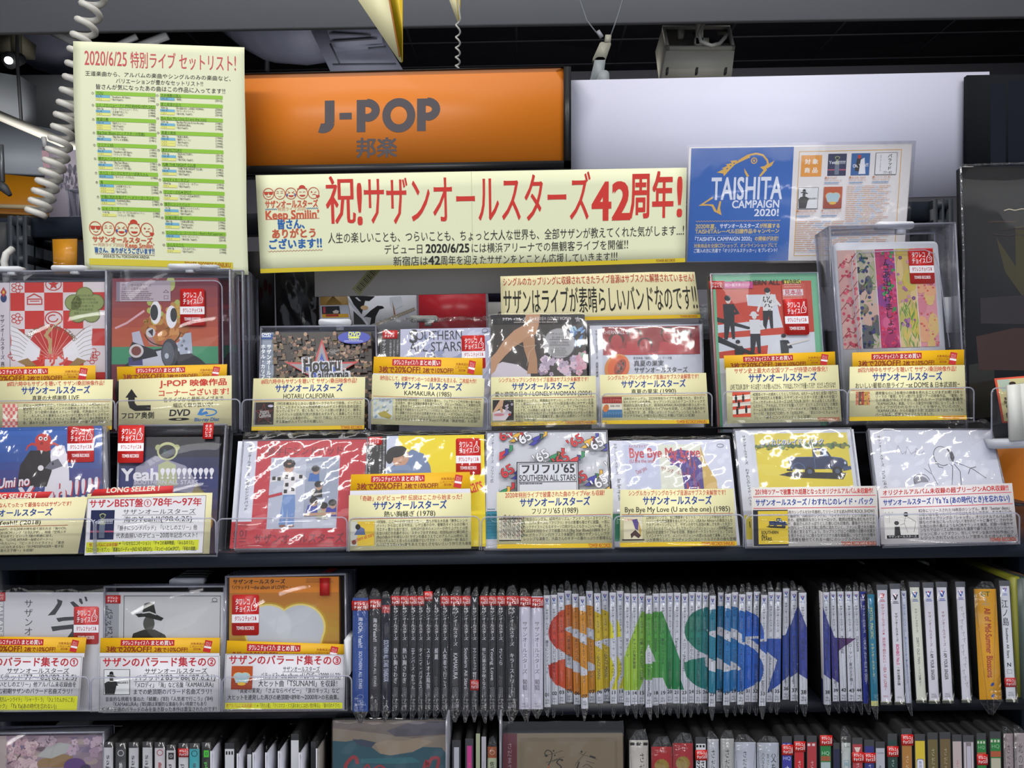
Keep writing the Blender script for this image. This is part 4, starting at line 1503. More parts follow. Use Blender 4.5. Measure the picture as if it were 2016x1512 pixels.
for x, y, t in ((1262, 302, '●海のYeah!!'), (1476, 302, '●海のOh, Yeah!!'), (1682, 300, "●バラッド '77~'82"), (1028, 590, "●BALLADE2 '83~'86"), (1250, 588, '●バラッド3 the album of LOVE')):
 pr.text(t, x, y, 20, 'c0702c', w=min(175, text_tris(t)[2] * 18))
 pr.text('サザンオールスターズ', x, y + 25, 20, 'b86c34', w=150)
 note_lines(pr, x, y + 50, x + 150, y + 64, 1, ('6a94c0',), .6)
note_lines(pr, 1462, 385, 1860, 690, 18, oc, .26)
note_lines(pr, 1030, 690, 1900, 960, 15, oc, .26)
pr.build('poster_print', CP)
slab_obj('laminate', q.sub(-.012, -.02, 1.012, 1.02), .0024, .0028, clear_mat('laminate_film', (.98, .98, .99), .01, rough=.12, gain=.35, bump=.25, bscale=12), CP)

# --- next aisle sleeves seen under the backing board -------------------------
q = Q((716, 574), (820, 572), (824, 660), (650, 662), .725)
q = Q((632, 572), (819, 570), (822, 665), (635, 667), .726)
r_ = slab_obj('background_record', q, -.003, 0, M('cfd3df', .4))
tag(r_, 'white record sleeve with black ink figure behind the back row', 'record', None)
pr = Print(q, (600, 560, 1000, 680), .0002)
pr.rect = (632 * 5.04 - 3024, (571 - 560) * 5.04, 820.5 * 5.04 - 3024, (666 - 560) * 5.04)
K = '23242a'
pr.poly([(440, 110), (700, 118), (640, 165), (600, 160), (560, 300), (540, 300), (500, 230), (450, 130)], K)
pr.poly([(575, 330), (650, 260), (720, 212), (770, 215), (790, 235), (740, 250), (700, 320), (690, 385), (640, 400), (655, 330), (600, 320)], K)
pr.poly([(480, 260), (520, 300), (560, 340), (600, 395), (480, 395)], '3a3a40')
pr.up()
pr.poly([(500, 130), (520, 125), (560, 165), (540, 165)], 'cfd3df')
pr.ell(590, 230, 40, 22, 'd8b48a', 10)
pr.line([(410, 125), (520, 260), (620, 400)], 22, 'c2c8d6')
pr.poly([(845, 130), (960, 120), (980, 210), (900, 250), (850, 210)], 'dfe6f2')
pr.poly([(870, 150), (885, 230), (905, 330), (885, 330)], '9a6a50')
pr.line([(700, 400), (900, 320), (1095, 245)], 34, 'b0a89c')
pr.up()
for k in range(16):
 x = 730 + k * 23
 y = 388 - k * 9
 pr.line([(x, y - 14), (x + 12, y + 14)], 2, '4a4640')
pr.line([(700, 394), (1095, 238)], 2, '4a4640')
pr.line([(712, 408), (1100, 256)], 2, '4a4640')
pr.build('sleeve_print', r_)
q = Q((824, 571), (956, 568), (958, 664), (825, 666), .725)
r_ = slab_obj('background_record', q, -.003, 0, M('d8283a', .3))
tag(r_, 'crimson bagged record sleeve behind the second case of the back row', 'record')
film(q, r_, .0, .0, .0, .001, .0012, 14, top_crimp=False)
q = Q((960, 568), (1130, 565), (1132, 592), (962, 594), .727)
r_ = slab_obj('background_record', q, -.003, 0, M('1c2235', .4))
tag(r_, 'navy record sleeve edge just right of the crimson sleeve', 'record')
q = Q((960, 596), (1130, 593), (1132, 664), (962, 666), .722)
r_ = slab_obj('background_record', q, -.003, 0, M('a9a8a6', .4))
tag(r_, 'grey record sleeve below the navy one behind the back row', 'record')
pr = Print(q, (960, 595, 1132, 666))
pr.ell(984, 622, 6, 9, '3c3a38', 10)
pr.up().poly([(972, 640), (980, 628), (990, 628), (996, 645), (990, 664), (974, 664)], '4a4846')
pr.build('sleeve_print', r_)
q = Q((1376, 600), (1400, 598), (1402, 668), (1377, 668), .31)
r_ = slab_obj('background_record', q, -.003, 0, M('8d9098', .3, bump=.8, nscale=60))
tag(r_, 'silver bagged sleeve behind the left edge of the green case', 'record')
q = Q((630, 584), (683, 583), (692, 640), (632, 641), .30)
r_ = slab_obj('background_price_card', q, -.003, 0, M('b08c4a', .4))
tag(r_, 'small tan divider card with yellow band above the crowd cover disc', 'price card')
pr = Print(q, (160, 120, 470, 400))
pr.rect_(160, 205, 470, 400, 'c9ccd6')
pr.up().rect_(175, 215, 370, 295, '1c1c22')
pr.rect_(175, 290, 455, 325, 'e6ae22')
pr.up().rect_(215, 292, 350, 315, 'b83a22')
pr.rect_(190, 220, 215, 280, 'c8404a')
pr.poly([(290, 265), (330, 250), (360, 262), (350, 285), (300, 285)], 'd9cfc0')
pr.build('card_print', r_)
# dark bagged sleeves behind the left centre
q = Q((540, 500), (625, 500), (628, 660), (545, 660), .33)
r_ = slab_obj('dark_bagged_sleeve', q, -.004, 0, M('101214', .4))
tag(r_, 'dark sleeve in creased cellophane beside the grey backing board', 'record')
film(q, r_, .0, .0, .0, .002, .003, 20, top_crimp=False)
q = Q((478, 495), (538, 495), (540, 660), (480, 660), .332)
r_ = slab_obj('dark_bagged_sleeve', q, -.004, 0, M('0c0a0b', .6))
tag(r_, 'black sleeve with faint red feather shapes behind the stacked keeper boxes', 'record')
pr = Print(q, (478, 495, 538, 660), .0002, .7, .1)
for k in range(5):
 pr.ell(495 + k * 9, 562 + (k % 3) * 8, 4, 13, '3a1a1e', 10)
pr.build('sleeve_print', r_)
# orange card and white cable at the left post
q = Q((103, 471), (151, 470), (151, 540), (106, 541), .235)
r_ = slab_obj('orange_card', q, -.002, 0, M('e39a14', .45))
tag(r_, 'plain orange card in a clear sleeve behind the set list poster foot', 'card')
slab_obj('clear_sleeve', q.sub(-.03, -.05, 1.12, 1), .001, .0016, ACRYLIC, r_)
tag(MB().tube([at(24, 490, .21), at(12, 500, .2), at(8, 515, .2), at(12, 540, .2), at(14, 570, .2)], .0045, 8).build('white_cable', M('d5d5d0', .35), None, True), 'short loop of white cable beside the slotted post', 'cable')
q = Q((-60, 438), (20, 437), (20, 545), (-60, 546), .24)
r_ = slab_obj('black_box', q, -.1, 0, M('202226', .4, .4), None, r=.004)
tag(r_, 'black equipment box left of the slotted post', 'box')
r_ = empty('small_acrylic_holder', at(143, 400, .32), 'small clear acrylic holder on the rail behind the coiled cord', 'holder')
clear_box(Q((131, 372), (160, 372), (160, 428), (137, 428), .30), r_, .02)
q = Q((480, 345), (503, 345), (512, 465), (480, 466), .243)

# rack of the next aisle that carries the sleeves seen through the gap
xa, xb = at(560, 700, .73)[0], at(1200, 700, .73)[0]
zr = at(700, 663, .73)[2]
r_ = empty('record_rack', np.array(((xa + xb) / 2, .8, 0)), 'dark rack of the next aisle carrying the sleeves seen under the backing board', 'rack')
MB().box((xa, .715, zr - .02), (xb, .90, zr - .001)).build('rack_ledge', STEEL, r_)
MB().box((xa, .74, 0), (xb, .90, zr - .02)).build('rack_body', BLACK, r_)

# ================================================================== upper rank (row of cases at the back)
T1, Y1 = 24, .088          # lean and foot depth of the upper rank
T2, Y2_ = 30, .012         # lower rank
G_UP = 'cases on the raised back step'
G_LO = 'discs on the front edge of the upper board'

YSHIFT = .022

def th_check(p, x0, y0, x1, y1):
 w, h = x1 - x0, y1 - y0
 p.up().rect_(x0, y0, x1, y1, 'd66a6a')
 p.up()
 for i in range(6):
  for j in range(7):
   if (i + j) % 2:
    p.rect_(x0 + i * w / 6, y0 + j * h / 7, x0 + (i + 1) * w / 6, y0 + (j + 1) * h / 7, 'e8c8b8')
 p.up().poly([(x0, y0 + .3 * h), (x0 + .4 * w, y0 + .6 * h), (x0 + .1 * w, y0 + .62 * h)], 'ece8da')
 p.poly([(x1, y0 + .3 * h), (x1 - .4 * w, y0 + .6 * h), (x1 - .1 * w, y0 + .62 * h)], 'ece8da')

# 1 checkered DVD ------------------------------------------------------------
q = Q((-48, 533), (209, 531), (212, 850), (-44, 853), .10, 10)
r_ = empty('boxed_disc', q.m(.5, 1, 0), 'tall clear keeper box with red and white chequered cover at far left', 'DVD', G_UP)
qc = Q((-30, 557), (206, 555), (208, 850), (-28, 852), .106, 10)
slab_obj('disc_case', qc, -.012, 0, M('c9c4cc', .4), r_)
pr = Print(qc, (-118, 210, 800, 1340), .0003, .35, .4)      # canvas of the enlarged view
pr.clip = (-118, 210, 800, 1340)
pr.rect_(-118, 210, 70, 1340, 'd6cfd8')
pr.rect_(78, 210, 800, 1340, 'c8322c')
pr.up()
for i, (xa, xb) in enumerate(((78, 188), (188, 338), (338, 482), (482, 636), (636, 800))):
 for j, (ya, yb) in enumerate(((210, 290), (290, 430), (430, 570), (570, 700), (700, 900), (900, 1080), (1080, 1340))):
  if (i + j) % 2 == 0:
   pr.rect_(xa, ya, xb, yb, 'dcd2d6')
pr.up()
R_ = 'c23a34'
pr.ring(410, 225, 60, 48, 8, R_, 20)
pr.up().poly([(410 + 45 * math.sin(k * .628) * (1 if k % 2 == 0 else .42), 228 - 45 * math.cos(k * .628) * (1 if k % 2 == 0 else .42)) for k in range(10)], R_)
pr.line([(205, 330), (262, 300), (318, 330)], 10, R_)
pr.line([(210, 340), (320, 340), (320, 380), (210, 380)], 9, R_, True)
pr.line([(228, 356), (302, 356)], 7, R_)
pr.ring(410, 490, 64, 50, 10, R_, 24)
pr.ring(405, 490, 36, 26, 9, R_, 16, 0, 300)
for cx, cy in ((128, 490), (130, 250)):
 for k in range(5):
  pr.ring(cx + 28 * math.cos(k * 1.25), cy + 28 * math.sin(k * 1.25), 17, 14, 6, R_, 10)
for cx, cy in ((730, 620), (720, 760), (700, 800), (100, 770)):
 for k in range(4):
  pr.ring(cx + 24 * math.cos(k * 1.5), cy + 24 * math.sin(k * 1.5), 18, 14, 6, R_, 10)
# fan and wings
pr.up().ell(395, 790, 200, 245, 'bb2f2a', 30, 190, 350)
pr.up()
for a in range(200, 345, 14):
 pr.line([(395, 800), (395 + 195 * math.cos(math.radians(a)), 800 + 240 * math.sin(math.radians(a)))], 3, 'e8b0a0')
for s, bx in ((1, 80), (-1, 705)):
 pts = [(bx, 535), (bx + s * 60, 575), (bx + s * 150, 650), (bx + s * 228, 720), (bx + s * 215, 800), (bx + s * 100, 830), (bx + s * 20, 800), (bx, 740), (bx + s * 6, 660), (bx, 600)]
 pr.poly(pts, 'e8e6ec')
pr.up()
for s, bx in ((1, 84), (-1, 701)):
 for k in range(7):
  pr.line([(bx, 545 + k * 36), (bx + s * 60, 570 + k * 34), (bx + s * (140 - 9 * k), 640 + k * 24)], 3, '8a7a5a')
pr.poly([(130, 815), (210, 790), (280, 850), (200, 850)], '9a7a48')
pr.poly([(660, 815), (590, 790), (520, 850), (600, 850)], '9a7a48')
pr.line([(390, 560), (350, 620), (385, 660), (380, 745), (395, 752)], 26, 'b89a6a')
pr.line([(370, 600), (420, 540), (468, 505)], 12, 'e0d4b4')
t = 'SOUTHERN ALL STARS'
for k, ch in enumerate(t):
 a = math.radians(214 + k * 6.7)
 pr.text(ch, 395 + 228 * math.cos(a) - 9, 765 + 210 * math.sin(a) - 22, 42, '7a6440', rot=math.degrees(a) + 90, bold=.02)
pr.text('サザン', 280, 760, 95, 'd84a40', w=240, bold=.07)
pr.text('サザン', 280, 760, 95, 'd84a40', w=240, bold=.0)
pr.vtext('サザンオールスターズ 真夏の大感謝祭', 17, 455, 34, '2f2e36', 600)
pr.ell(28, 330, 24, 34, '2a3a6a', 12)
pr.up().poly([(28, 245), (52, 285), (28, 325), (4, 285)], 'b83a38')
pr.ell(28, 285, 10, 14, 'd8b44a', 8)
# olive flower shaped badge
pr.up()
for k in range(5):
 a = -math.pi / 2 + k * 1.2566
 pr.ell(648 + 88 * math.cos(a), 395 + 82 * math.sin(a), 68, 64, '5f6e38', 18)
pr.up()
pr.ell(648, 395, 105, 100, '8d9a5e', 24)
for k in range(5):
 a = -math.pi / 2 + k * 1.2566
 pr.ell(648 + 88 * math.cos(a), 395 + 82 * math.sin(a), 62, 58, '8d9a5e', 18)
pr.up()
for k, (t, w) in enumerate((('LIVE DVD BOX', 130), ('ファン待望の映像作品', 170), ('4日間のステージを収録', 210), ('名曲の数々を', 150), ('完全生産限定', 130), ('豪華ブックレット付', 160))):
 pr.text(t, 648, 308 + k * 27, 20, '3f4a22', w=w, al='c')
pr.build('cover_print', r_)
clear_box(q, r_, .04)
lock_tab((100, 522), (167, 532), .135, r_)
lock_tab((-20, 524), (40, 534), .135, r_)

promo((-58, 724), (188, 719), (188, 748), (-58, 752), .100, 20, 'yellow discount strip leaning on the chequered cover', .75)
card((-2, 750), (222, 747), (220, 846), (-2, 850), .079, 16, 'cream description card in front of the chequered cover', '#四六時中もサザンを聴いて サザン/桑田映像作品!', '真夏の大感謝祭 LIVE',
  ['デビュー30周年を記念して行われた横浜スタジアム4Daysという', '歴史的ライブ。この後にバンドの活動休止が決まっていた上での', 'ライブ、かつ初期の楽曲をメドレーで披露、代表曲のオンパレー', 'ド、…もしかしたら最後なんじゃないか?と誰もが思っている中での', 'ライブ。そのことを楽しむかのように素敵に弾けぶり曲も雰囲気まで', 'あ、凄みすら感じるパフォーマンスの中で一番王道な選曲で、です'], th_check, th=(8, 47, 40, 96), tw=100)

# 2 boxed megaphone cover -----------------------------------------------------
qb = Q((268, 536), (490, 534), (494, 850), (270, 852), .165, 8)
r_ = empty('boxed_disc', qb.m(.5, 1, 0), 'second keeper box with dark red cover peeking out behind the boxed megaphone cover', 'DVD', G_UP)
qi = Q((282, 552), (468, 550), (472, 850), (284, 852), .175, 8)
slab_obj('disc_case', qi, -.012, 0, M('86303a', .4), r_)
pr = Print(qi, (282, 552, 470, 850))
pr.rect_(282, 683, 470, 730, '3a8a68')
pr.up().ell(458, 770, 30, 75, '24242c', 20)
pr.rect_(452, 600, 456, 650, 'c8282c')
pr.up().rect_(452, 612, 456, 625, 'e8e4e8')
pr.build('cover_print', r_)
clear_box(qb, r_, .035)
qb = Q((237, 533), (478, 531), (482, 850), (238, 852), .138, 8)
r_ = empty('boxed_disc', qb.m(.5, 1, 0), 'empty looking clear keeper box sandwiched behind the boxed megaphone cover', 'DVD', G_UP)
clear_box(qb, r_, .02)

q = Q((208, 531), (453, 528), (457, 850), (208, 853), .100, 10)
r_ = empty('boxed_disc', q.m(.5, 1, 0), 'clear keeper box whose cover shows two big eyes and a megaphone', 'DVD', G_UP)
qc = Q((221, 548), (428, 547), (432, 850), (219, 852), .106, 10)
slab_obj('disc_case', qc, -.012, 0, M('77303f', .4), r_)
pr = Print(qc, (845, 185, 1660, 1360), .0003, .35, .4)
pr.clip = (845, 185, 1660, 1360)
for k, c in enumerate(('7c3444', '84363f', '8f3a3c', '9c4038', 'aa4a38', 'b65438', 'b85a3c')):
 pr.rect_(845, 185 + k * 77, 1660, 262 + k * 77 + 2, c)
pr.rect_(845, 718, 1660, 850, '3f9068')
pr.rect_(845, 850, 1660, 1360, '6f2b3a')
pr.up()
pr.ell(1260, 1050, 390, 320, '23232b', 30)
pr.line([(870, 575), (960, 535), (1095, 440)], 16, 'd9aab4')
# cluster
pr.up()
for k in range(46):
 a, b_ = rng.uniform(0, 6.28), rng.uniform(0, 1) ** .5
 pr.ell(1240 + 165 * b_ * math.cos(a), 590 + 95 * b_ * math.sin(a), rng.uniform(28, 44), rng.uniform(24, 36), ['b8743c', 'a8642e', 'c88a4a', '9a5628'][k % 4], 10)
 if k % 12 == 11:
  pr.up()
for k in range(30):
 pr.ell(1250 + rng.uniform(-150, 130), 440 + rng.uniform(-70, 100), rng.uniform(18, 30), rng.uniform(18, 30), ['a8b45c', 'c8a04a', 'b88a44'][k % 3], 9)
pr.poly([(1110, 560), (1150, 640), (1200, 720), (1130, 700)], 'b07a7a')
pr.up()
pr.ell(1300, 230, 35, 60, 'b4bc74', 14)
pr.ell(1183, 455, 42, 90, 'e8e6ee', 24)
pr.ell(1305, 490, 42, 88, 'e8e6ee', 24)
pr.ell(1145, 610, 36, 38, 'c8c4cc', 16)
pr.up()
pr.ell(1172, 455, 30, 62, '2c2e34', 20)
pr.ell(1322, 475, 26, 55, '2c2e34', 20)
pr.poly([(1125, 600), (1165, 580), (1160, 640)], '34303c')
pr.poly([(1000, 610), (1060, 596), (1090, 700), (1110, 730), (1050, 760), (1010, 690)], 'b8b8cc')
pr.poly([(1410, 618), (1455, 610), (1465, 770), (1370, 780), (1345, 700)], 'a8b0c4')
for k in range(14):
 pr.ell(rng.uniform(1350, 1450), rng.uniform(650, 770), 12, 12, ['d8dce8', '7a8494', 'c4c8d4'][k % 3], 8)
pr.ring(1235, 590, 140, 120, 8, '2a2422', 20, 10, 165)
pr.up()
pr.poly([(1005, 680), (1180, 745), (1200, 790), (1010, 830), (975, 740)], '24252c')
pr.ell(1035, 750, 56, 52, 'cfc9cc', 22)
pr.poly([(975, 800), (1230, 745), (1270, 850), (1200, 900), (975, 860)], 'c4c6d4')
pr.poly([(975, 800), (1080, 782), (1085, 860), (975, 860)], '44427a')
pr.up()
pr.ell(1035, 750, 38, 36, '7a3f36', 18)
pr.ell(1290, 770, 66, 112, '3a3c44', 26)
pr.up()
pr.ell(1278, 775, 46, 92, '5a5e68', 22)
pr.up().ell(1268, 790, 16, 22, 'b8c0cc', 12)
# transparent product label
pr.up().rect_(880, 215, 1300, 368, 'b9aab6')
pr.up()
pr.rect_(880, 215, 908, 368, '8a7f90')
pr.text('サザンオールスターズ', 920, 228, 28, '5c4a58', w=232)
pr.text('21世紀の音楽異端児', 920, 258, 24, '6c5a68', w=200)
note_lines(pr, 918, 290, 1170, 362, 5, ('76646f',), .45)
pr.line([(1245, 300), (1265, 280), (1285, 300)], 4, '5c4a58', True)
pr.line([(1250, 325), (1280, 325), (1280, 350), (1250, 350)], 3, '5c4a58', True)
pr.build('cover_print', r_)
sticker(qc, .655, .078, .885, .322, r_, .0032)
clear_box(q, r_, .03)
# moulded ridge line inside the box
mb = MB()
uv = rrect(.15, .075, .93, .95, .07, .05, 6)
mb.tube([q.m(u, v, -.0015) for u, v in uv[:16]], .0009, 5)
mb.build('moulded_ridge', EDGE, r_)
lock_tab((330, 519), (393, 529), .135, r_)
MB().slab(Q((395, 521), (428, 521), (428, 528), (395, 528), .135), 0, 0, 1, 1, -.01, 0, 0, .002).build('lock_button', M('c9cfd6', .25), r_)

promo((230, 722), (447, 717), (446, 745), (231, 750), .100, 20, 'yellow discount strip under the megaphone cover', .8)
q = Q((234, 747), (456, 739), (456, 838), (233, 842), .079, 16)
o = slab_obj('floor_guide_card', q, -.0005, 0, M('ece5b6', .5, .3))
tag(o, 'cream guide card with a bent black arrow pointing up', 'price card')
pr = Print(q, (905, 935, 1765, 1330), .0002)
pr.text('J-POP 映像作品', 1222, 955, 58, 'cf3a2c', w=510, bold=.045)
pr.text('コーナーございます!', 1203, 1032, 58, 'cf3a2c', w=545, bold=.03)
pr.text('名ライブから最新ライブまで', 1245, 1095, 42, '22221f', w=460, bold=.01)
pr.text('幅広く取り扱い中!', 1320, 1142, 40, '22221f', w=305, bold=.01)
pr.text('フロア奥側', 922, 1208, 56, '1c1c1a', w=256, bold=.03)
pr.poly([(1003, 1018), (1048, 1088), (957, 1088)], '131312')
pr.poly([(978, 1086), (1028, 1086), (1028, 1132), (1045, 1154), (1150, 1154), (1150, 1198), (1030, 1198), (990, 1172), (978, 1130)], '131312')
pr.text('DVD', 1290, 1192, 62, '151515', w=162, bold=.06, skew=.12)
pr.ell(1365, 1272, 80, 11, '151515', 24)
pr.up().ell(1365, 1272, 22, 4, 'ece5b6', 14)
pr.ring(1580, 1222, 70, 26, 10, '2f78bc', 24, -100, 100)
pr.poly([(1530, 1192), (1560, 1192), (1535, 1228), (1575, 1212), (1590, 1232), (1540, 1246), (1505, 1240)], '2f78bc')
pr.text('Blu-ray Disc', 1482, 1262, 34, '2a68a8', w=190, bold=.04, skew=.15)
pr.build('card_print', o)

# 3 crowd DVD -----------------------------------------------------------------
qb = Q((512, 642), (741, 640), (746, 850), (508, 852), .105, T1)
r_ = empty('boxed_disc', qb.m(.5, 1, 0), 'clear keeper box with a crowd cover and a red outlined star', 'DVD', G_UP)
qc = Q((514, 655), (731, 653), (735, 850), (511, 852), .105, T1, d=-.003)
slab_obj('disc_case', qc, -.010, 0, M('26211f', .4), r_)
pr = Print(qc, (135, 505, 1008, 1310), .0003, .35, .4)
pr.clip = (135, 505, 1008, 1310)
pr.rect_(135, 505, 238, 1310, '8f9aac')
pr.rect_(238, 505, 1008, 1310, '31261f')
pr.up()
pr.rect_(135, 520, 236, 562, '2560a8')
crowd(pr, 245, 515, 1003, 1290, 400, ('32241e', '44342c', '181416', '6e5c40', '221d1e', '523e28', '121113'))
pr.clip = (135, 505, 1008, 1310)
pr.up()
pr.text('DVD', 148, 522, 26, 'f0f2f6', w=74, bold=.06, skew=.1)
pr.rect_(150, 550, 222, 556, 'e8ecf2')
pr.vtext('サザンオールスターズ', 208, 615, 38, 'eef0f4', 430, .03)
pr.vtext('ホタル・カリフォルニア', 162, 615, 38, 'eef0f4', 450, .03)
def star(cx, cy, r, ri, sx=1, sy=1):
 return [(cx + (r if k % 2 == 0 else ri) * math.sin(k * math.pi / 5) * sx, cy - (r if k % 2 == 0 else ri) * math.cos(k * math.pi / 5) * sy) for k in range(10)]
pr.poly(star(622, 850, 300, 100, 1.02, .93), 'b8383a')
pr.up().poly(star(622, 855, 262, 86, 1.0, .93), '8e8c92')
pr.up().poly(star(622, 855, 175, 60, 1.0, .93), '2c4ca8')
pr.up()
pr.text('Hotaru', 462, 728, 140, 'c9cad2', w=316, bold=.16, rot=-2)
pr.text('California', 520, 822, 110, 'c9cad2', w=325, bold=.15, rot=-2)
pr.up()
pr.text('Hotaru', 474, 736, 128, '16161a', w=292, bold=.07, rot=-2)
pr.text('California', 535, 834, 95, '16161a', w=296, bold=.06, rot=-2)
pr.up().ell(876, 568, 128, 52, '2f3ea8', 36)
pr.up()
pr.text('DVD', 830, 518, 44, 'd8e05a', w=98, bold=.07, skew=.12)
pr.ell(875, 566, 46, 8, 'd8e05a', 20)
pr.text('VIDEO', 832, 570, 22, 'c8d070', w=84, bold=.03)
note_lines(pr, 800, 592, 955, 610, 2, ('c0c4e4',), .35)
pr.build('cover_print', r_)
clear_box(qb, r_, .015)
lock_tab((627, 628), (690, 641), .17, r_)
def th_hot(p, x0, y0, x1, y1):
 p.up().rect_(x0, y0, x1, y1, '2a211e')
 p.up()
 w, h = x1 - x0, y1 - y0
 p.rect_(x0, y0, x0 + .08 * w, y1, '7a7680')
 P = star((x0 + x1) / 2, (y0 + y1) / 2, .46 * w, .17 * w)
 p.line(P, .7, '9a3a34', True)
 p.text('Hotaru', x0 + .3 * w, y0 + .32 * h, .24 * h, 'b9b4b4', w=.46 * w, bold=.04, rot=-3)
 p.text('California', x0 + .26 * w, y0 + .50 * h, .22 * h, 'b9b4b4', w=.6 * w, bold=.04, rot=-3)
 p.ell(x0 + .84 * w, y0 + .17 * h, .14 * w, .06 * h, 'b8b4cc', 12)
card((499, 745), (719, 742), (717, 845), (495, 848), .079, 16, 'cream description card in front of the crowd cover', '#四六時中もサザンを聴いて サザン/桑田映像作品!', 'HOTARU CALIFORNIA',
  ['1995年横浜みなとみらい臨港パークでのライヴ映像。イーグルス', 'をもじったタイトルから西城秀樹さんのゲスト参加も含め伝説と', 'なっているライブ。兎にも角にもバンドの勢いが凄まじく、勝手に', 'シンドバットは超長尺(笑)代表曲をみずみずしく演奏してくれるエ', 'ネルギッシュな楽曲の中に、「ゆけ!! 力道山」などファンがニヤりと', 'する楽曲が入っているのも嬉しい。'], th_hot, foot='TOWER RECORDS', tw=110)

# 4 lavender album ------------------------------------------------------------
qc = Q((749, 649), (968, 645), (975, 850), (744, 853), .100, T1)
r_ = case(qc, 'bagged album with black side strip and lavender cover lettered SOUTHERN ALL STARS', 'CD', G_UP)
pr = Print(qc, (1086, 478, 1972, 1290), .0003, .35, .4)
pr.clip = (1086, 478, 1972, 1290)
pr.rect_(1086, 478, 1246, 1290, '17171a')
pr.rect_(1246, 478, 1972, 1290, 'b9bcd4')
pr.up()
for k in range(60):
 pr.ell(rng.uniform(1270, 1950), rng.uniform(480, 1100), rng.uniform(20, 80), rng.uniform(8, 26), ['a2a8c6', 'c9cbe0', '8f98ba', 'd2d2e2', 'aeb0cc'][k % 5], 12, rot=rng.uniform(-60, -10))
 if k % 15 == 14:
  pr.up()
pr.up()
pr.text('S', 1315, 478, 130, '22232c', bold=.05)
pr.text('OUTHERN', 1368, 492, 92, '2e303c', w=372, bold=.0)
pr.text('ALL STARS', 1318, 584, 94, '2e303c', w=412, bold=.0)
pr.text('K', 1490, 674, 50, '2e303c')
pr.vtext('サザンオールスターズ', 1118, 560, 30, 'e0e0e4', 300)
for k, t in enumerate(('ゴキゲンの名曲を送り続けて', 'バラエティに富んだ', '二枚組の超大作')):
 pr.vtext(t, 1226 - k * 28, 566, 18, 'c9c9d0', 120 + 20 * k)
pr.ring(1918, 505, 22, 18, 3, '4a4c58', 12)
pr.line([(1895, 520), (1945, 512)], 3, '4a4c58')
pr.build('cover_print', r_)
seal(qc, 0.02, .012, .155, .095, r_)
sticker(qc, .728, .078, .935, .405, r_, .0006)
film(qc, r_, .02, .10, .0, .002, .0012, 30)
lock_tab((805, 621), (861, 633), .19, r_, GREYLOCK)
def th_kam(p, x0, y0, x1, y1):
 w, h = x1 - x0, y1 - y0
 p.up().rect_(x0, y0, x1, y1, 'c4ccc8')
 p.up()
 for k in range(22):
  p.ell(rng.uniform(x0 + .1 * w, x1 - .1 * w), rng.uniform(y0 + .1 * h, y1 - .1 * h), .1 * w, .06 * h, ['a4b4c0', 'd8dcd0', '8a9cae', 'c8c8a8'][k % 4], 8, rot=-40)
 p.up().text('Southern', x0 + .28 * w, y0 + .0 * h, .2 * h, '4a5870', w=.6 * w)
 p.poly([(x0 + .25 * w, y0 + .75 * h), (x0 + .6 * w, y0 + .62 * h), (x0 + .98 * w, y0 + .85 * h), (x0 + .85 * w, y0 + h), (x0 + .4 * w, y0 + .9 * h)], 'a89a4a')
promo((736, 702), (950, 705), (950, 748), (734, 744), .100, 20, 'yellow discount strip in front of the lavender cover')
card((733, 737), (954, 745), (950.5, 841), (730, 835), .079, 16, 'cream description card in front of the lavender cover', '8作目にして、初期サザンの一つの真骨頂とも言える、二枚組大作!', 'KAMAKURA (1985)',
  ['総録音時間1800時間という長期間を費やし、フェアライトCMI(初期の電子楽器)', 'の活用や、様々な実験的要素を盛り込んだ、デビュー7年目にして実験的な内', '容。近年のライブではこのアルバムからの曲が多い。今までのアルバムとは一', '線を画す不規則なリズムやアレンジが目立つ。Disc1-①のブックレットには音飛', 'びと誤解されないための注意書きがあったほど。一方でDisc1-④やDisc2-⑦と', 'いったこれまでのサザンらしい名バラードが入っているのもサザンのふり幅の広', 'さがうかがえる。原由子(Key)の代表曲「鎌倉物語」も収録!'], th_kam, foot=' ', tw=102, nl=6.6, band=False)

# 5 crossed legs --------------------------------------------------------------
qc = Q((965.5, 620), (1151, 619), (1160, 850), (968, 852), .092, T1)
r_ = case(qc, 'bagged dark paper sleeve with crossed bare legs and a silver round badge', 'CD', G_UP, .004)
pr = Print(qc, (106, 420, 890, 1390), .0003, .35, .4)
pr.clip = (106, 420, 890, 1390)
pr.rect_(106, 420, 890, 1390, '3c3735')
pr.rect_(106, 420, 890, 508, '1a191c')
pr.up()
blossoms(pr, 500, 790, 840, 930, 40, ('b0a0b4', 'c8b8cc', '8e7e92', 'd4b8c8'), 18)
pr.poly([(106, 870), (200, 825), (330, 850), (430, 925), (430, 1000), (106, 1000)], 'c9c2cc')
for k in range(20):
 pr.ell(rng.uniform(770, 880), rng.uniform(540, 700), 9, 28, ['5f86c0', 'a8c8d8', '87a8cc'][k % 3], 8, rot=rng.uniform(-70, 70))
blossoms(pr, 820, 760, 880, 920, 26, ('c890a4', 'd8a8b8', '9ab8a0', 'cfa0b0'), 14)
pr.up()
pr.poly([(400, 420), (520, 420), (505, 520), (480, 590), (400, 640), (300, 700), (220, 780), (160, 850), (140, 900), (106, 930), (106, 790), (150, 745), (215, 645), (300, 560), (385, 510)], 'b88e6e')
pr.up()
pr.poly([(370, 640), (460, 590), (470, 640), (470, 720), (485, 800), (488, 925), (400, 925), (415, 840), (380, 720)], 'ab8262')
for k in range(60):
 pr.ell(rng.uniform(300, 880), rng.uniform(430, 800), 1.6, 1.6, 'b8a068', 4)
pr.text('サザン←→スターズ', 205, 445, 32, 'd6d2d4', w=195, bold=.03)
pr.text('愛と欲望の日々 / LONELY WOMAN', 430, 440, 36, 'dcd4d4', w=345)
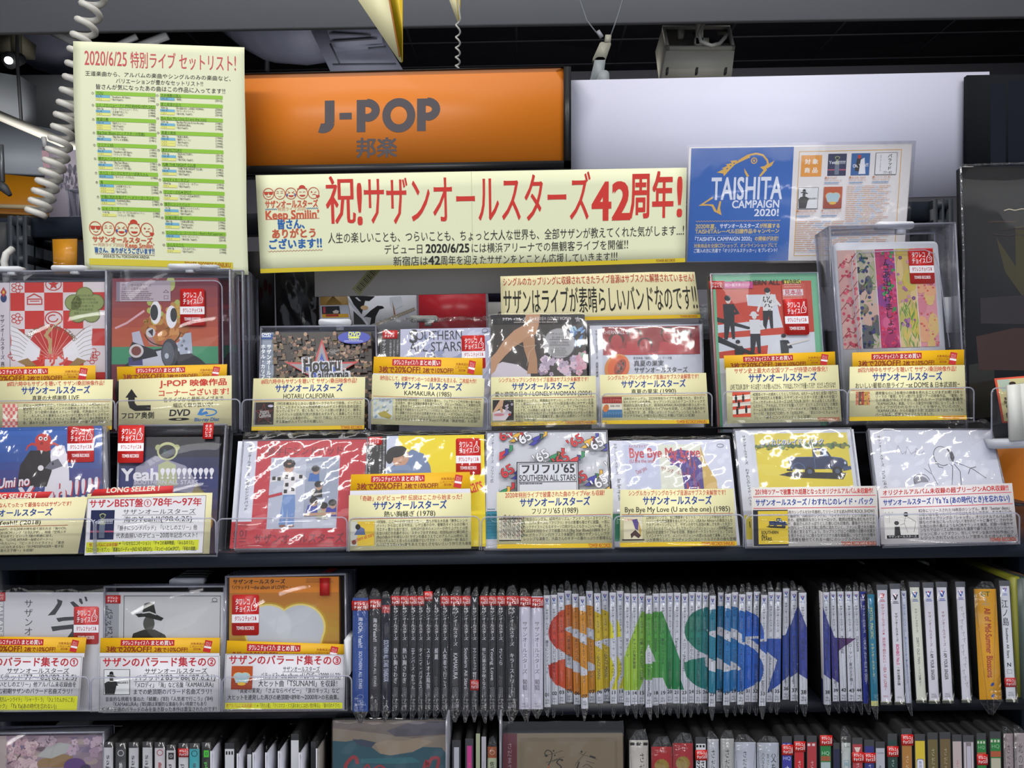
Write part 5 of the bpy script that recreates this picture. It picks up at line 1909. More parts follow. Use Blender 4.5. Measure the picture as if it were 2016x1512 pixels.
note_lines(pr, 300, 485, 690, 500, 1, ('a89c94',), .5)
pr.line([(290, 660), (380, 700), (480, 685), (420, 750), (400, 860)], 2, 'cfc6b4')
pr.up()
pr.poly(star(832, 468, 30, 13), '8f8c90')
pr.ell(672, 672, 128, 130, '86868a', 36)
pr.up().ell(672, 672, 122, 124, 'a3a2a4', 36)
pr.up()
pr.text('サザン←→スターズ', 672, 580, 26, '3a383a', w=150, al='c', bold=.02)
pr.text('愛と欲望の日々', 672, 612, 22, '4a484a', w=120, al='c')
note_lines(pr, 590, 638, 760, 650, 1, ('5a585a',), .5)
pr.text('LONELY WOMAN', 672, 655, 24, '3a383a', w=152, al='c')
note_lines(pr, 590, 682, 760, 700, 2, ('5a585a',), .4)
pr.text('Bonus Tracks', 672, 704, 20, '4a484a', w=100, al='c')
note_lines(pr, 600, 728, 745, 785, 5, ('5a585a',), .35)
pr.build('cover_print', r_)
film(qc, r_, .02, .03, .0, .002, .0012, 26, top_crimp=False)
def th_leg(p, x0, y0, x1, y1):
 w, h = x1 - x0, y1 - y0
 p.up().rect_(x0, y0, x1, y1, '2a2728')
 p.up().poly([(x0, y0 + .6 * h), (x0 + .5 * w, y0 + .45 * h), (x0 + .9 * w, y0 + .6 * h), (x0 + .6 * w, y0 + h), (x0, y0 + h)], 'd8ccd0')
 p.up().poly([(x0 + .35 * w, y0), (x0 + .52 * w, y0), (x0 + .48 * w, y0 + .3 * h), (x0 + .08 * w, y0 + .62 * h), (x0 + .02 * w, y0 + .55 * h)], 'c8a080')
 p.poly([(x0 + .3 * w, y0 + .35 * h), (x0 + .44 * w, y0 + .3 * h), (x0 + .5 * w, y0 + .6 * h), (x0 + .4 * w, y0 + .62 * h)], 'b88e70')
 p.up().ell(x0 + .3 * w, y0 + .72 * h, .25 * w, .07 * h, 'd08890', 12)
 blossoms(p, x0 + .6 * w, y0 + .2 * h, x0 + .95 * w, y0 + .7 * h, 10, ('c8b8c4', 'a8a0b0'), 1.6)
 p.ell(x0 + .8 * w, y0 + .72 * h, .06 * w, .06 * h, 'b8302c', 10)
card((966.5, 742.6), (1173, 740), (1174.5, 835), (966.5, 839), .077, 16, 'cream description card in front of the crossed legs cover', 'シングルカップリングのライブ音源はサブスク未解禁です!', '愛と欲望の日々 / LONELY WOMAN (2004)',
  ['50枚目のシングル。表題曲はサザンらしいラテンフレーバーを生', 'かした歌謡ロックと、甘い冬ソウル(担当個人的にはサザン名曲', 'トップ5に入ります。)。そしてカップリング、ライブVerがほんとに良', 'いんです。③は原曲とは違う全く違うアコースティックでねっとりと', 'したアレンジで大化け! 打って変わって④は学生バンドだった昔の', '雰囲気もまとっていて素敵です。個人的には絶対シングルで持っ', 'ておくべき一枚!'], th_leg, th=(4, 48, 52, 90), bx=55, tw=222, nl=6.6)

# 6 red band cover -------------------------------------------------------------
qc = Q((1161, 641), (1381, 638), (1386, 850), (1165, 852), .106, T1)
r_ = case(qc, 'single with white side strip, dark red group portrait and a cut papaya', 'CD', G_UP)
pr = Print(qc, (930, 505, 1858, 1390), .0003, .35, .4)
pr.clip = (930, 505, 1858, 1390)
pr.rect_(930, 505, 1030, 1390, 'd8dbe6')
pr.rect_(1030, 505, 1858, 1390, 'c9cdda')
pr.up()
pr.rect_(1036, 520, 1840, 764, '9c2430')
pr.up()
for k in range(18):
 y = 530 + k * 13
 pr.rect_(1036 + (k * 37) % 90, y, 1830 - (k * 53) % 120, y + 5, '862028')
for cx, cy, s in ((1150, 650, 62), (1300, 600, 55), (1385, 690, 60), (1580, 600, 62), (1720, 620, 52)):
 pr.up()
 pr.ell(cx, cy - .35 * s, s * 1.05, s * .85, '3c1a20', 18)
 pr.poly([(cx - 1.5 * s, 764), (cx - 1.1 * s, cy + .9 * s), (cx + 1.1 * s, cy + .9 * s), (cx + 1.5 * s, 764)], 'b02a34')
 pr.up()
 pr.ell(cx, cy, s * .78, s, 'a82c34', 20)
 pr.line([(cx - .35 * s, cy - .1 * s), (cx - .12 * s, cy - .12 * s)], 6, '3c1a20')
 pr.line([(cx + .12 * s, cy - .12 * s), (cx + .4 * s, cy - .1 * s)], 6, '3c1a20')
 pr.line([(cx - .25 * s, cy + .5 * s), (cx, cy + .58 * s), (cx + .25 * s, cy + .5 * s)], 5, '4a1c22')
 pr.line([(cx - .75 * s, cy), (cx - .6 * s, cy + .6 * s), (cx, cy + s)], 4, '5a1c24')
pr.up()
pr.text('THERN ALL STARS', 1036, 552, 40, 'dccfd4', w=292)
pr.ell(1150, 870, 100, 118, 'd0843a', 30, rot=28)
pr.up().ell(1160, 868, 86, 100, 'd8642c', 28, rot=28)
pr.up().ell(1175, 868, 44, 74, 'a03c24', 22, rot=28)
pr.up()
for k in range(40):
 pr.ell(1178 + rng.uniform(-28, 28), 872 + rng.uniform(-55, 55), 6, 6, ['1f1a1a', '3a3436', '6a5a4a'][k % 3], 6)
pr.text('東宝映画「稲村ジェーン」テーマ曲', 1285, 782, 24, '3a3c48', w=320)
pr.text('真夏の果実', 1288, 812, 52, '20222c', w=250, bold=.015)
pr.text('サザンオールスターズ', 1290, 868, 52, '20222c', w=445, bold=.015)
pr.vtext('サザンオールスターズ　真夏の果実', 984, 548, 24, '2a2c38', 400, .02)
pr.build('cover_print', r_)
lid(qc, r_)
film(qc, r_, .015, .09, .0, .003, .0008, 24, top_crimp=False)
def th_pap(p, x0, y0, x1, y1):
 w, h = x1 - x0, y1 - y0
 p.up().rect_(x0, y0, x1, y1, 'dcd8c8')
 p.up().rect_(x0, y0, x1, y0 + .32 * h, '8a2c2c')
 p.rect_(x0, y0 + .62 * h, x1, y1, '3f6f9c')
 p.up()
 for k in range(8):
  p.ell(x0 + (k + .5) * w / 8, y0 + .2 * h, .05 * w, .1 * h, 'b04438', 8)
  p.ell(x0 + (k + .5) * w / 8, y0 + .82 * h, .05 * w, .08 * h, '5a8ab0', 8)
 p.ell(x0 + .18 * w, y0 + .55 * h, .14 * w, .2 * h, 'c8743a', 14, rot=28)
 p.text('真夏の果実', x0 + .4 * w, y0 + .4 * h, .1 * h, '3a3c48', w=.5 * w)
card((1181, 738), (1390, 734), (1396, 834), (1183, 835), .079, 16, 'cream description card in front of the papaya cover', 'シングルカップリングのライブ音源はサブスク未解禁です!', '真夏の果実 (1990)',
  ['28枚目のシングル。2020年特別ライブでも披露された、言わずと', '知れたサザンの代表曲。カップリングには①のアコースティックで', '琉球的な流れを汲んだ、85年[KAMAKURA]収録の原さんボーカ', 'ル曲[ナチカサヌ恋歌]のライブVerを収録。この2曲の組み合わ', 'せは反則です…涙　原曲にはないドラムのアレンジなどもあり、オ', 'リジナルVerしか知らない方にこそ聴いてほしい名演!'], th_pap, th=(4, 46, 48, 88), tw=102)

# 7 green case with red cover --------------------------------------------------
qc = Q((1397, 540), (1609, 537), (1630, 850), (1413, 852), .095, 9)
r_ = case(qc, 'tall green edged DVD case with red cover and black ink figures', 'DVD', G_UP, .016, '0f1115')
pr = Print(qc, (55, 345, 800, 1335), .0003, .3, .45)
# canvas straightened: x shrinks as the case leans, so work in a 0..1 frame
qx = lambda x, y: (x - (y - 345) * .062 * (1 - (x - 55) / 1500), y)
pr.clip = (55, 345, 800, 1335)
pr.rect_(55, 345, 800, 1335, '6fb891')
pr.up()
pr.rect_(55, 345, 72, 1335, 'b8503a')
Rr, Ww, Kk = 'c63e28', 'd3d9e4', '1c2028'
pr.rect_(92, 395, 752, 1335, Rr)
pr.up()
for pts in (((300, 480), (500, 480), (520, 600), (540, 690), (92, 720), (92, 670), (450, 640), (430, 560), (305, 550)),
   ((92, 755), (610, 730), (752, 720), (752, 900), (420, 860), (430, 800), (92, 840)),
   ((92, 880), (752, 860), (752, 1335), (92, 1335))):
 pr.poly([(a, b) for a, b in pts], Ww)
pr.up()
pr.poly([(90, 620), (160, 640), (330, 690), (300, 700), (90, 650)], Kk)
pr.poly([(90, 740), (200, 790), (360, 860), (330, 870), (90, 780)], Kk)
def inkman(x, y, s, dx=0, top=Kk, leg=Kk, hair=Kk, face='d9d5d2', hat=None):
 pr.up()
 pr.poly([(x - .13 * s + dx, y - .78 * s), (x + .14 * s + dx, y - .78 * s), (x + .13 * s, y - .42 * s), (x - .12 * s, y - .42 * s)], top)
 pr.poly([(x - .12 * s, y - .45 * s), (x + .13 * s, y - .45 * s), (x + .12 * s, y), (x + .05 * s, y), (x + .02 * s, y - .3 * s), (x - .06 * s, y + .02 * s), (x - .14 * s, y)], leg)
 pr.line([(x + .12 * s + dx, y - .74 * s), (x + .22 * s + dx, y - .58 * s), (x + .05 * s + dx, y - .55 * s)], .06 * s, top)
 pr.up()
 pr.ell(x + dx, y - .87 * s, .065 * s, .085 * s, face, 12)
 pr.up()
 pr.ell(x + dx - .01 * s, y - .91 * s, .08 * s, .065 * s, hat or hair, 12)
 if hat:
  pr.ell(x + dx, y - .885 * s, .13 * s, .025 * s, hat, 14)
inkman(172, 760, 285)
inkman(440, 695, 265, 8, 'dfe0e2', Kk)
pr.line([(470, 480), (530, 555)], 14, 'dfe0e2')
pr.line([(410, 490), (370, 590)], 14, 'dfe0e2')
inkman(345, 850, 270, 0, 'd6d8de', Kk, hat='d6d8de')
inkman(540, 935, 210)
pr.line([(560, 800), (700, 770), (712, 765)], 12, 'd9d5d2')
inkman(225, 960, 200)
for k in range(26):
 pr.ell(440 + rng.uniform(-30, 30), 540 + rng.uniform(-45, 45), 4, 4, Kk, 6)
pr.up()
pr.text('SOUTHERN ALL STARS', 205, 387, 36, '1c2a30', w=470, bold=.03)
pr.rect_(150, 398, 348, 440, 'c8388c')
pr.rect_(566, 392, 678, 412, 'd8d43a')
pr.rect_(545, 412, 706, 520, 'cc5240')
pr.up()
pr.text('BD+親不孝パンツ', 155, 407, 24, 'f0d8e8', w=175, bold=.02)
pr.text('¥3,990+税', 590, 392, 18, '3a4a1a', w=70)
note_lines(pr, 560, 418, 695, 446, 2, ('e8b0a4',), .4)
pr.rect_(552, 450, 690, 490, 'e8dde4')
note_lines(pr, 550, 494, 690, 516, 2, ('e8b0a4',), .4)
pr.up().text('見本品', 621, 452, 36, 'c85060', w=118, bold=.04, al='c')
pr.build('cover_print', r_)
seal(qc, -.01, .045, .135, .097, r_)
sticker(qc, .665, .17, .88, .40, r_, .003)
lid(qc, r_, .0035, 0, 0)
def th_red(p, x0, y0, x1, y1):
 w, h = x1 - x0, y1 - y0
 p.up().rect_(x0, y0, x1, y1, 'd84e32')
 p.up()
 for a, b in ((.12, .3), (.4, .55), (.66, .85)):
  p.poly([(x0, y0 + (a + .06) * h), (x1, y0 + a * h), (x1, y0 + b * h), (x0, y0 + (b + .04) * h)], 'ece8da')
 p.up()
 for fx, fy in ((.2, .42), (.6, .4), (.35, .65), (.75, .85), (.25, .9)):
  p.poly([(x0 + (fx - .07) * w, y0 + (fy - .22) * h), (x0 + (fx + .07) * w, y0 + (fy - .22) * h), (x0 + (fx + .05) * w, y0 + fy * h), (x0 + (fx - .06) * w, y0 + fy * h)], '26262a')
  p.ell(x0 + fx * w, y0 + (fy - .26) * h, .05 * w, .04 * h, '26262a', 8)
promo((1425, 700), (1643.7, 692), (1645, 720), (1427, 728), .089, 9, 'yellow discount strip in front of the green edged case', .8)
card((1429, 724), (1650, 718.5), (1657, 829), (1432, 834), .070, 14, 'cream description card in front of the green edged case', 'サザン史上最大の全国ツアーが待望の映像化！', 'LIVE TOUR 2019 “キミは見てくれが悪いんだから、アホ丸出しでマイクを握ってろ!!” だと!? ふざけるな!!',
  ['40周年イヤーの締めくくりとして行われ、6大ドームを含む全国11箇所22', '公演で約55万人を動員したサザンオールスターズ史上最大の全国ツ', 'アー『サザンオールスターズ LIVE TOUR 2019 “キミは見てくれが悪い', 'んだから、アホ丸出しでマイクを握ってろ!!”だと!? ふざけるな!!』の東京', 'ドーム公演の模様を中心に、ツアーのメイキング映像とともに完全パッ', 'ケージ化!「東京VICTORY」や「壮年JUMP」、「愛はスローにちょっとず', 'つ」、「勝手にシンドバッド」など収録！'], th_red, th=(12, 44, 50, 90), bx=55, tw=224, foot='TOWER RECORDS', band=False)

# 8 boxed flower strips -------------------------------------------------------
qb = Q((1632, 444), (1882, 437), (1905, 850), (1662, 853), .100, 4)
r_ = empty('boxed_disc', qb.m(.5, 1, 0), 'tallest clear keeper box holding a white case with five flowered strips', 'DVD', G_UP)
qc = Q((1641, 478), (1846, 475), (1872, 850), (1668, 852), .106, 4)
slab_obj('disc_case', qc, -.014, 0, M('dcdfe8', .3, .5), r_, r=.006)
qa = qc.subq([(.022, .042), (.948, .035), (.948, .555), (.022, .565)], .0002)
pr = Print(qa, (0, 0, 600, 600), .0003, .35, .4)
strips = ((0, 116, 'c8a29e'), (120, 232, 'bdb0a4'), (236, 356, 'b83a6c'), (360, 480, 'c0a866'), (484, 600, 'cf8a94'))
pr.rect_(0, 0, 600, 600, 'e0dfe4')
pr.up()
for a, b, c in strips:
 pr.rect_(a, 0, b, 600, c)
for (a, b), cs in (((236, 356), ('c84a80', 'd0608c', 'a83068', '8a3a88')), ((0, 116), ('d4a8a0', 'c89a98')), ((120, 232), ('5a5c60', 'a8a48c', 'c8a89a')), ((360, 480), ('c8b050', 'd0b884', 'b4b060')), ((484, 600), ('d8a078', 'c8788a', 'd0b070'))):
 pr.clip = (a, 0, b, 600)
 pr.up()
 for k in range(14):
  pr.ell(rng.uniform(a, b), rng.uniform(0, 600), rng.uniform(20, 50), rng.uniform(30, 80), cs[k % len(cs)], 12)
pr.up()
pr.clip = (0, 0, 116, 600)
for k in range(7):
 y = 60 + k * 85
 pr.line([(0, y + 50), (40, y + 5), (70, y + 20), (116, y - 40)], 4, '8f2a3c')
 blossoms(pr, 10, y - 20, 106, y + 40, 8, ('c84058', 'd85a70', 'b83048'), 6)
pr.clip = (120, 0, 232, 600)
for k in range(60):
 pr.ell(rng.uniform(125, 200), rng.uniform(30, 590), rng.uniform(4, 13), rng.uniform(5, 14), ['2c2f66', '3c3a78', '2a5a70', '1f2230'][k % 4], 6)
for k in range(24):
 x, y = rng.uniform(130, 225), rng.uniform(10, 590)
 pr.ell(x, y, 3, 20, ['5a8a3c', '3c6a34', '7aa048'][k % 3], 6, rot=rng.uniform(20, 160))
pr.clip = (236, 0, 356, 600)
for k in range(90):
 pr.ell(rng.uniform(240, 350), rng.uniform(0, 600), 8, 8, ['d8345c', 'e0507a', 'c82050', 'a82a6a'][k % 4], 8)
for k in range(12):
 pr.ell(rng.uniform(245, 345), rng.uniform(20, 590), 13, 11, ['3f8a4a', '4a9a58'][k % 2], 10)
pr.clip = (360, 0, 480, 600)
for k in range(46):
 x, y = rng.uniform(365, 475), rng.uniform(330, 590)
 pr.ell(x, y, 3, 26, ['6a9a3c', '88b048', '4a7a34'][k % 3], 6, rot=rng.uniform(-30, 30))
blossoms(pr, 370, 20, 470, 480, 22, ('8a4a8c', 'a86a9c', 'c890a8', '6a3c7c'), 7)
pr.clip = (484, 0, 600, 600)
for k in range(60):
 pr.ell(rng.uniform(490, 596), rng.uniform(0, 600), 7, 6, ['c84a4c', 'd8745c', 'd0988a', 'b85a74'][k % 4], 6)
pr.clip = None
pr.up()
pr.vtext('さあ出かけましょう', 300, 82, 56, '241c24', 440, -.005)
pr.build('cover_print', r_)
sticker(qc, .705, .040, .94, .225, r_, .0012)
clear_box(qb, r_, .045)
MB().tube([qb.m(u, v, -.0015) for u, v in ((.19, .95), (.17, .5), (.155, .25), (.17, .17), (.22, .135), (.5, .13), (.75, .13), (.82, .15), (.85, .22), (.9, .6))], .0009, 5).build('moulded_ridge', EDGE, r_)
lock_tab((1728, 436), (1800, 450), .135, r_)
slab_obj('barcode_tag', Q((1858, 585), (1872, 585), (1874, 655), (1862, 655), .135), 0, .001, M('c9c9cc', .4), r_)
promo((1678, 694), (1898, 688), (1898, 726), (1678, 730), .089, 9, 'yellow discount strip in front of the flowered strips case', .95)
def th_grp(p, x0, y0, x1, y1):
 w, h = x1 - x0, y1 - y0
 p.up()
 for k, c in enumerate(('d0785c', '6a5040', 'b84a3c', 'c89a3c', 'd8905a')):
  p.rect_(x0 + k * w / 5, y0, x0 + (k + .92) * w / 5, y1, c)
 p.up()
 for k in range(24):
  p.ell(rng.uniform(x0, x1), rng.uniform(y0, y1), 1, 1.4, ['8a2c2c', 'd8a84a', 'e0c890', '3a3434'][k % 4], 6)
card((1673, 722), (1899, 718.5), (1903, 826), (1672, 829), .070, 14, 'cream description card in front of the tallest keeper box', '#四六時中もサザンを聴いて サザン/桑田映像作品!', 'おいしい葡萄の旅ライブ −at DOME & 日本武道館−',
  ['通常盤なのに2会場分の映像を見れることがまずお得! 15年リ', 'リースの『葡萄』を引っ提げた全国ツアーの映像作品。『葡萄』か', 'らの楽曲が中心ですが、隠されたテーマは中期の重量作', '『KAMAKURA』楽曲。リリース後空中分解寸前になってしまったた', 'めライブが行われなかったことを悔やんでいたのか、', '『KAMAKURA』からの楽曲が多数! 武道館公演ではビートルズカ', 'バーも披露し豪華なライブとなりました。'], th_grp, th=(13, 47, 42, 72), bx=53, tw=218, foot='TOWER RECORDS', nl=6.6)

# ================================================================== lower rank
# L1 octopus and dolphin
YSHIFT = 0.0
qc = Q((-46, 843), (201, 838), (203, 1088), (-60, 1092), Y2_, T2)
r_ = case(qc, 'bagged blue album with a red octopus-headed figure at far left', 'CD', G_LO)
pr = Print(qc, (-193, 90, 850, 1140), .0003, .35, .4)
pr.clip = (-193, 90, 850, 1140)
for k, c in enumerate(('2a5cae', '2a58a6', '2c549e', '2e5096', '34488a', '3c4280', '443c74')):
 pr.rect_(-193, 90 + k * 75, 850, 170 + k * 75, c)
pr.rect_(-193, 600, 850, 1140, '2a3f7c')
pr.up()
pr.poly([(260, 300), (420, 300), (440, 480), (400, 610), (160, 610), (180, 430)], '221e22')
pr.poly([(430, 300), (470, 262), (540, 262), (558, 340), (580, 480), (585, 680), (380, 680), (400, 500), (425, 380)], 'd6d3dc')
pr.up()
pr.ell(365, 215, 68, 66, 'c23228', 26)
for s in (-1, 1):
 pr.line([(365 + s * 40, 260), (365 + s * 90, 240), (365 + s * 125, 262), (365 + s * 138, 300)], 24, 'b8322a', taper=lambda t: 1 - .6 * t)
pr.poly([(310, 240), (420, 240), (430, 300), (390, 312), (352, 300), (318, 300)], 'b8322a')
pr.poly([(340, 295), (368, 295), (352, 335)], 'd8d4d8')
pr.ell(500, 360, 72, 50, 'e0dde6', 20)
pr.poly([(380, 455), (430, 400), (490, 375), (530, 440), (440, 470)], '6a6a78')
pr.up()
pr.ell(343, 195, 17, 18, 'ece8ea', 14)
pr.ell(385, 200, 16, 17, 'ece8ea', 14)
pr.ell(352, 238, 14, 13, '8a1c18', 12)
pr.ell(350, 453, 24, 24, 'dcd8dc', 14)
pr.ell(448, 418, 8, 12, '1c1c22', 10)
pr.up()
pr.ell(345, 196, 8, 9, '1c1c20', 10)
pr.ell(386, 201, 8, 9, '1c1c20', 10)
pr.text('Umi no', 4, 540, 100, 'b02c3c', w=262, bold=.06, rot=-5, skew=.15)
pr.text('Oh, Yeah!!!!!', -180, 660, 205, 'b02c3c', w=1010, bold=.05, rot=-7, skew=.15)
pr.up()
pr.text('Umi no', -2, 532, 100, 'd8d6e0', w=262, bold=.06, rot=-5, skew=.15)
pr.text('Oh, Yeah!!!!!', -190, 650, 205, 'd2d0dc', w=1010, bold=.05, rot=-7, skew=.15)
pr.build('cover_print', r_)
sticker(qc, .728, .003, .937, .305, r_, .0006)
film(qc, r_, .02, .06, .0, .0022, .0012, 32, top_crimp=False)
MB().slab(qc, 1.005, 0, 1.03, 1, -.01, .001).build('case_edge', EDGE, r_)

q = Q((-78, 985), (173, 978), (153, 1090), (-82, 1093), .0015, 16)
o = slab_obj('description_card', q, -.0005, 0, M('ece5b8', .5, .3))
tag(o, 'cream description card with red LONG SELLER flap in front of the octopus cover', 'price card', 'description cards in the clear card holders')
qf = Q((-78, 969), (101, 966), (95, 979.5), (-78, 984.5), .0, 16, d=.0)
f_ = slab_obj('red_flap', q.subq([(0, -.13), (.715, -.115), (.685, .0), (0, .0)]), -.0005, 0, M('e03a3c', .45), o)
pr = Print(q, (-330, 665, 722, 1140), .0003)
pr.text('LONG SELLER !', -130, 618, 52, 'f4ecd8', w=425, bold=.06, skew=.2)
pr.text('なんてったって最強なのはサザンです!', -10, 697, 44, 'cc4432', w=605, bold=.02)
pr.text('サザンオールスターズ', -205, 752, 70, '1c4496', w=655, bold=.03)
pr.text("海のOh, Yeah!! ('2018)", -230, 850, 44, '1f1f1d', w=595, bold=.02)
pr.rect_(-300, 900, 595, 904, 'a8442c')
for k, t in enumerate(('アルバム『海のYeah!!』から20年の時を経て放たれる『海のOh,', 'キリンサイダー』2018CMソング「壮年JUMP」、映画『空飛ぶタ', '闘う戦士たちへ愛を込めて」といった3曲の新曲に加え、', '他にも「TSUNAMI」「LOVE AFFAIR～秘密のデート～」', '他「涙の海で抱かれたい～」「ピースとハイライト」「東京', 'などを収録。ファンにはたまらない「01MESSENGER～電子狂', '「イエローマン～星の王子様～」も収録!')):
 pr.text(t, -190, 914 + k * 30, 26, '3c3c38', w=780 - (k in (2, 3)) * 90 - (k == 6) * 260)
pr.build('card_print', o)

# L2 astronaut
qb = Q((233, 836), (446, 834), (428, 1096), (226, 1096), Y2_ + .002, T2 - 2)
r_ = empty('boxed_disc', qb.m(.5, 1, 0), 'clear keeper box with an astronaut cover lettered Yeah', 'CD', G_LO)
qc = Q((234, 861), (433, 860), (425, 1092), (229, 1092), Y2_ + .002, T2 - 2, d=-.004)
slab_obj('disc_case', qc, -.01, 0, M('1a1c28', .4), r_)
pr = Print(qc, (970, 165, 1820, 1145), .0003, .35, .4)
pr.clip = (970, 165, 1820, 1145)
for k, c in enumerate(('141824', '171c38', '1a2250', '1c2560', '1e2868', '2a2c64', '3c3460')):
 pr.rect_(970, 165 + k * 90, 1820, 257 + k * 90, c)
pr.rect_(970, 795, 1820, 1145, '4a3a50')
pr.up()
pr.poly([(1280, 330), (1540, 420), (1640, 560), (1600, 650), (1100, 600), (1120, 430)], '8a8aa0')
pr.poly([(1520, 430), (1640, 600), (1720, 660), (1560, 650)], '8a7c4a')
pr.up()
astronaut(pr, 1383, 292, 92)
pr.up().ell(1735, 890, 50, 80, 'd89a44', 24)
pr.up()
pr.text('Yeah', 1002, 436, 128, 'dcdce6', w=318, bold=.07)
for k in range(10):
 x = 1348 + k * 46
 pr.poly([(x - 20, 465), (x, 438), (x + 20, 465), (x + 3, 512), (x - 3, 512)], 'dcdce6')
 pr.ell(x, 464, 20, 24, 'dcdce6', 14)
 pr.ell(x, 524, 11, 10, 'dcdce6', 10)
pr.text('SOUTHERN ALL STARS', 1110, 540, 44, 'c4c4d8', w=540, bold=.04)
note_lines(pr, 1320, 592, 1740, 636, 4, ('8a86a8',), .3)
pr.build('cover_print', r_)
MB().slab(qb, .03, .01, .97, .075, -.012, -.003).build('box_lock_bar', M('22242a', .25, .6), r_)
sticker(qb, .005, .008, .245, .31, r_, .0006)
seal(qb, .79, -.005, .885, .125, r_, .0008, rot=True)
clear_box(qb, r_, .022)
q = Q((172, 972), (418, 970), (412, 1090), (166, 1093), .0005, 16)
o = slab_obj('description_card', q, -.0005, 0, M('eee8b8', .5, .3))
tag(o, 'white card on cream with red LONG SELLER flap in front of the astronaut cover', 'price card', 'description cards in the clear card holders')
slab_obj('red_flap', q.subq([(.055, -.07), (.685, -.125), (.683, -.0), (.028, .04)]), -.0004, .0002, M('e03a3c', .45), o)
pr = Print(q, (714, 650, 1755, 1130), .0004)
pr.poly([(722, 690), (1705, 672), (1700, 1125), (716, 1132)], 'e4e3e8')
pr.line([(722, 690), (1705, 672), (1700, 1125), (716, 1132)], 3, '4c4c4c', True)
pr.up()
pr.text('LONG SELLER !', 872, 601, 50, 'f4ecd8', w=445, bold=.06, skew=.2, rot=-2)
pr.text('サザンBEST盤', 735, 696, 72, 'c02330', w=450, bold=.035, rot=-.6)
pr.text('①', 1186, 692, 74, 'c02330', w=74, bold=.02)
pr.text('78年～97年', 1262, 688, 72, 'c02330', w=412, bold=.03)
pr.text('サザンオールスターズ', 1018, 775, 46, '1c1c1c', w=610, bold=.0)
pr.rect_(1015, 822, 1630, 825, '1c1c1c')
pr.text("海のYeah!!('98.6.25)", 1028, 832, 50, '1c1c1c', w=575, bold=.01)
pr.rect_(1022, 882, 1612, 884, '1c1c1c')
pr.text('「勝手にシンドバッド」「いとしのエリー」他', 965, 902, 44, '22242c', w=680, bold=.02)
pr.text('代表曲揃いのデビュー20周年記念ベスト！', 972, 962, 44, '22242c', w=700, bold=.02)
pr.poly([(728, 1032), (1665, 1020), (1662, 1100), (726, 1112)], 'd8de2e')
pr.up()
pr.text('他アルバムには未収録!', 752, 1036, 32, 'b8481c', w=242, bold=.03)
pr.text('⇒「いなせなロコモーション」「チャコの海岸物語」「みんなのうた」', 998, 1026, 34, '2c3018', w=640, bold=.025)
pr.text('「エロティカ・セブン」「素敵なバーディー(NO NO BIRDY)」「マンピーのG★SPOT」「平和の琉歌」', 718, 1072, 36, '2c3018', w=940, bold=.025)
th_yeah(pr, 755, 782, 952, 1012)
pr.build('card_print', o)

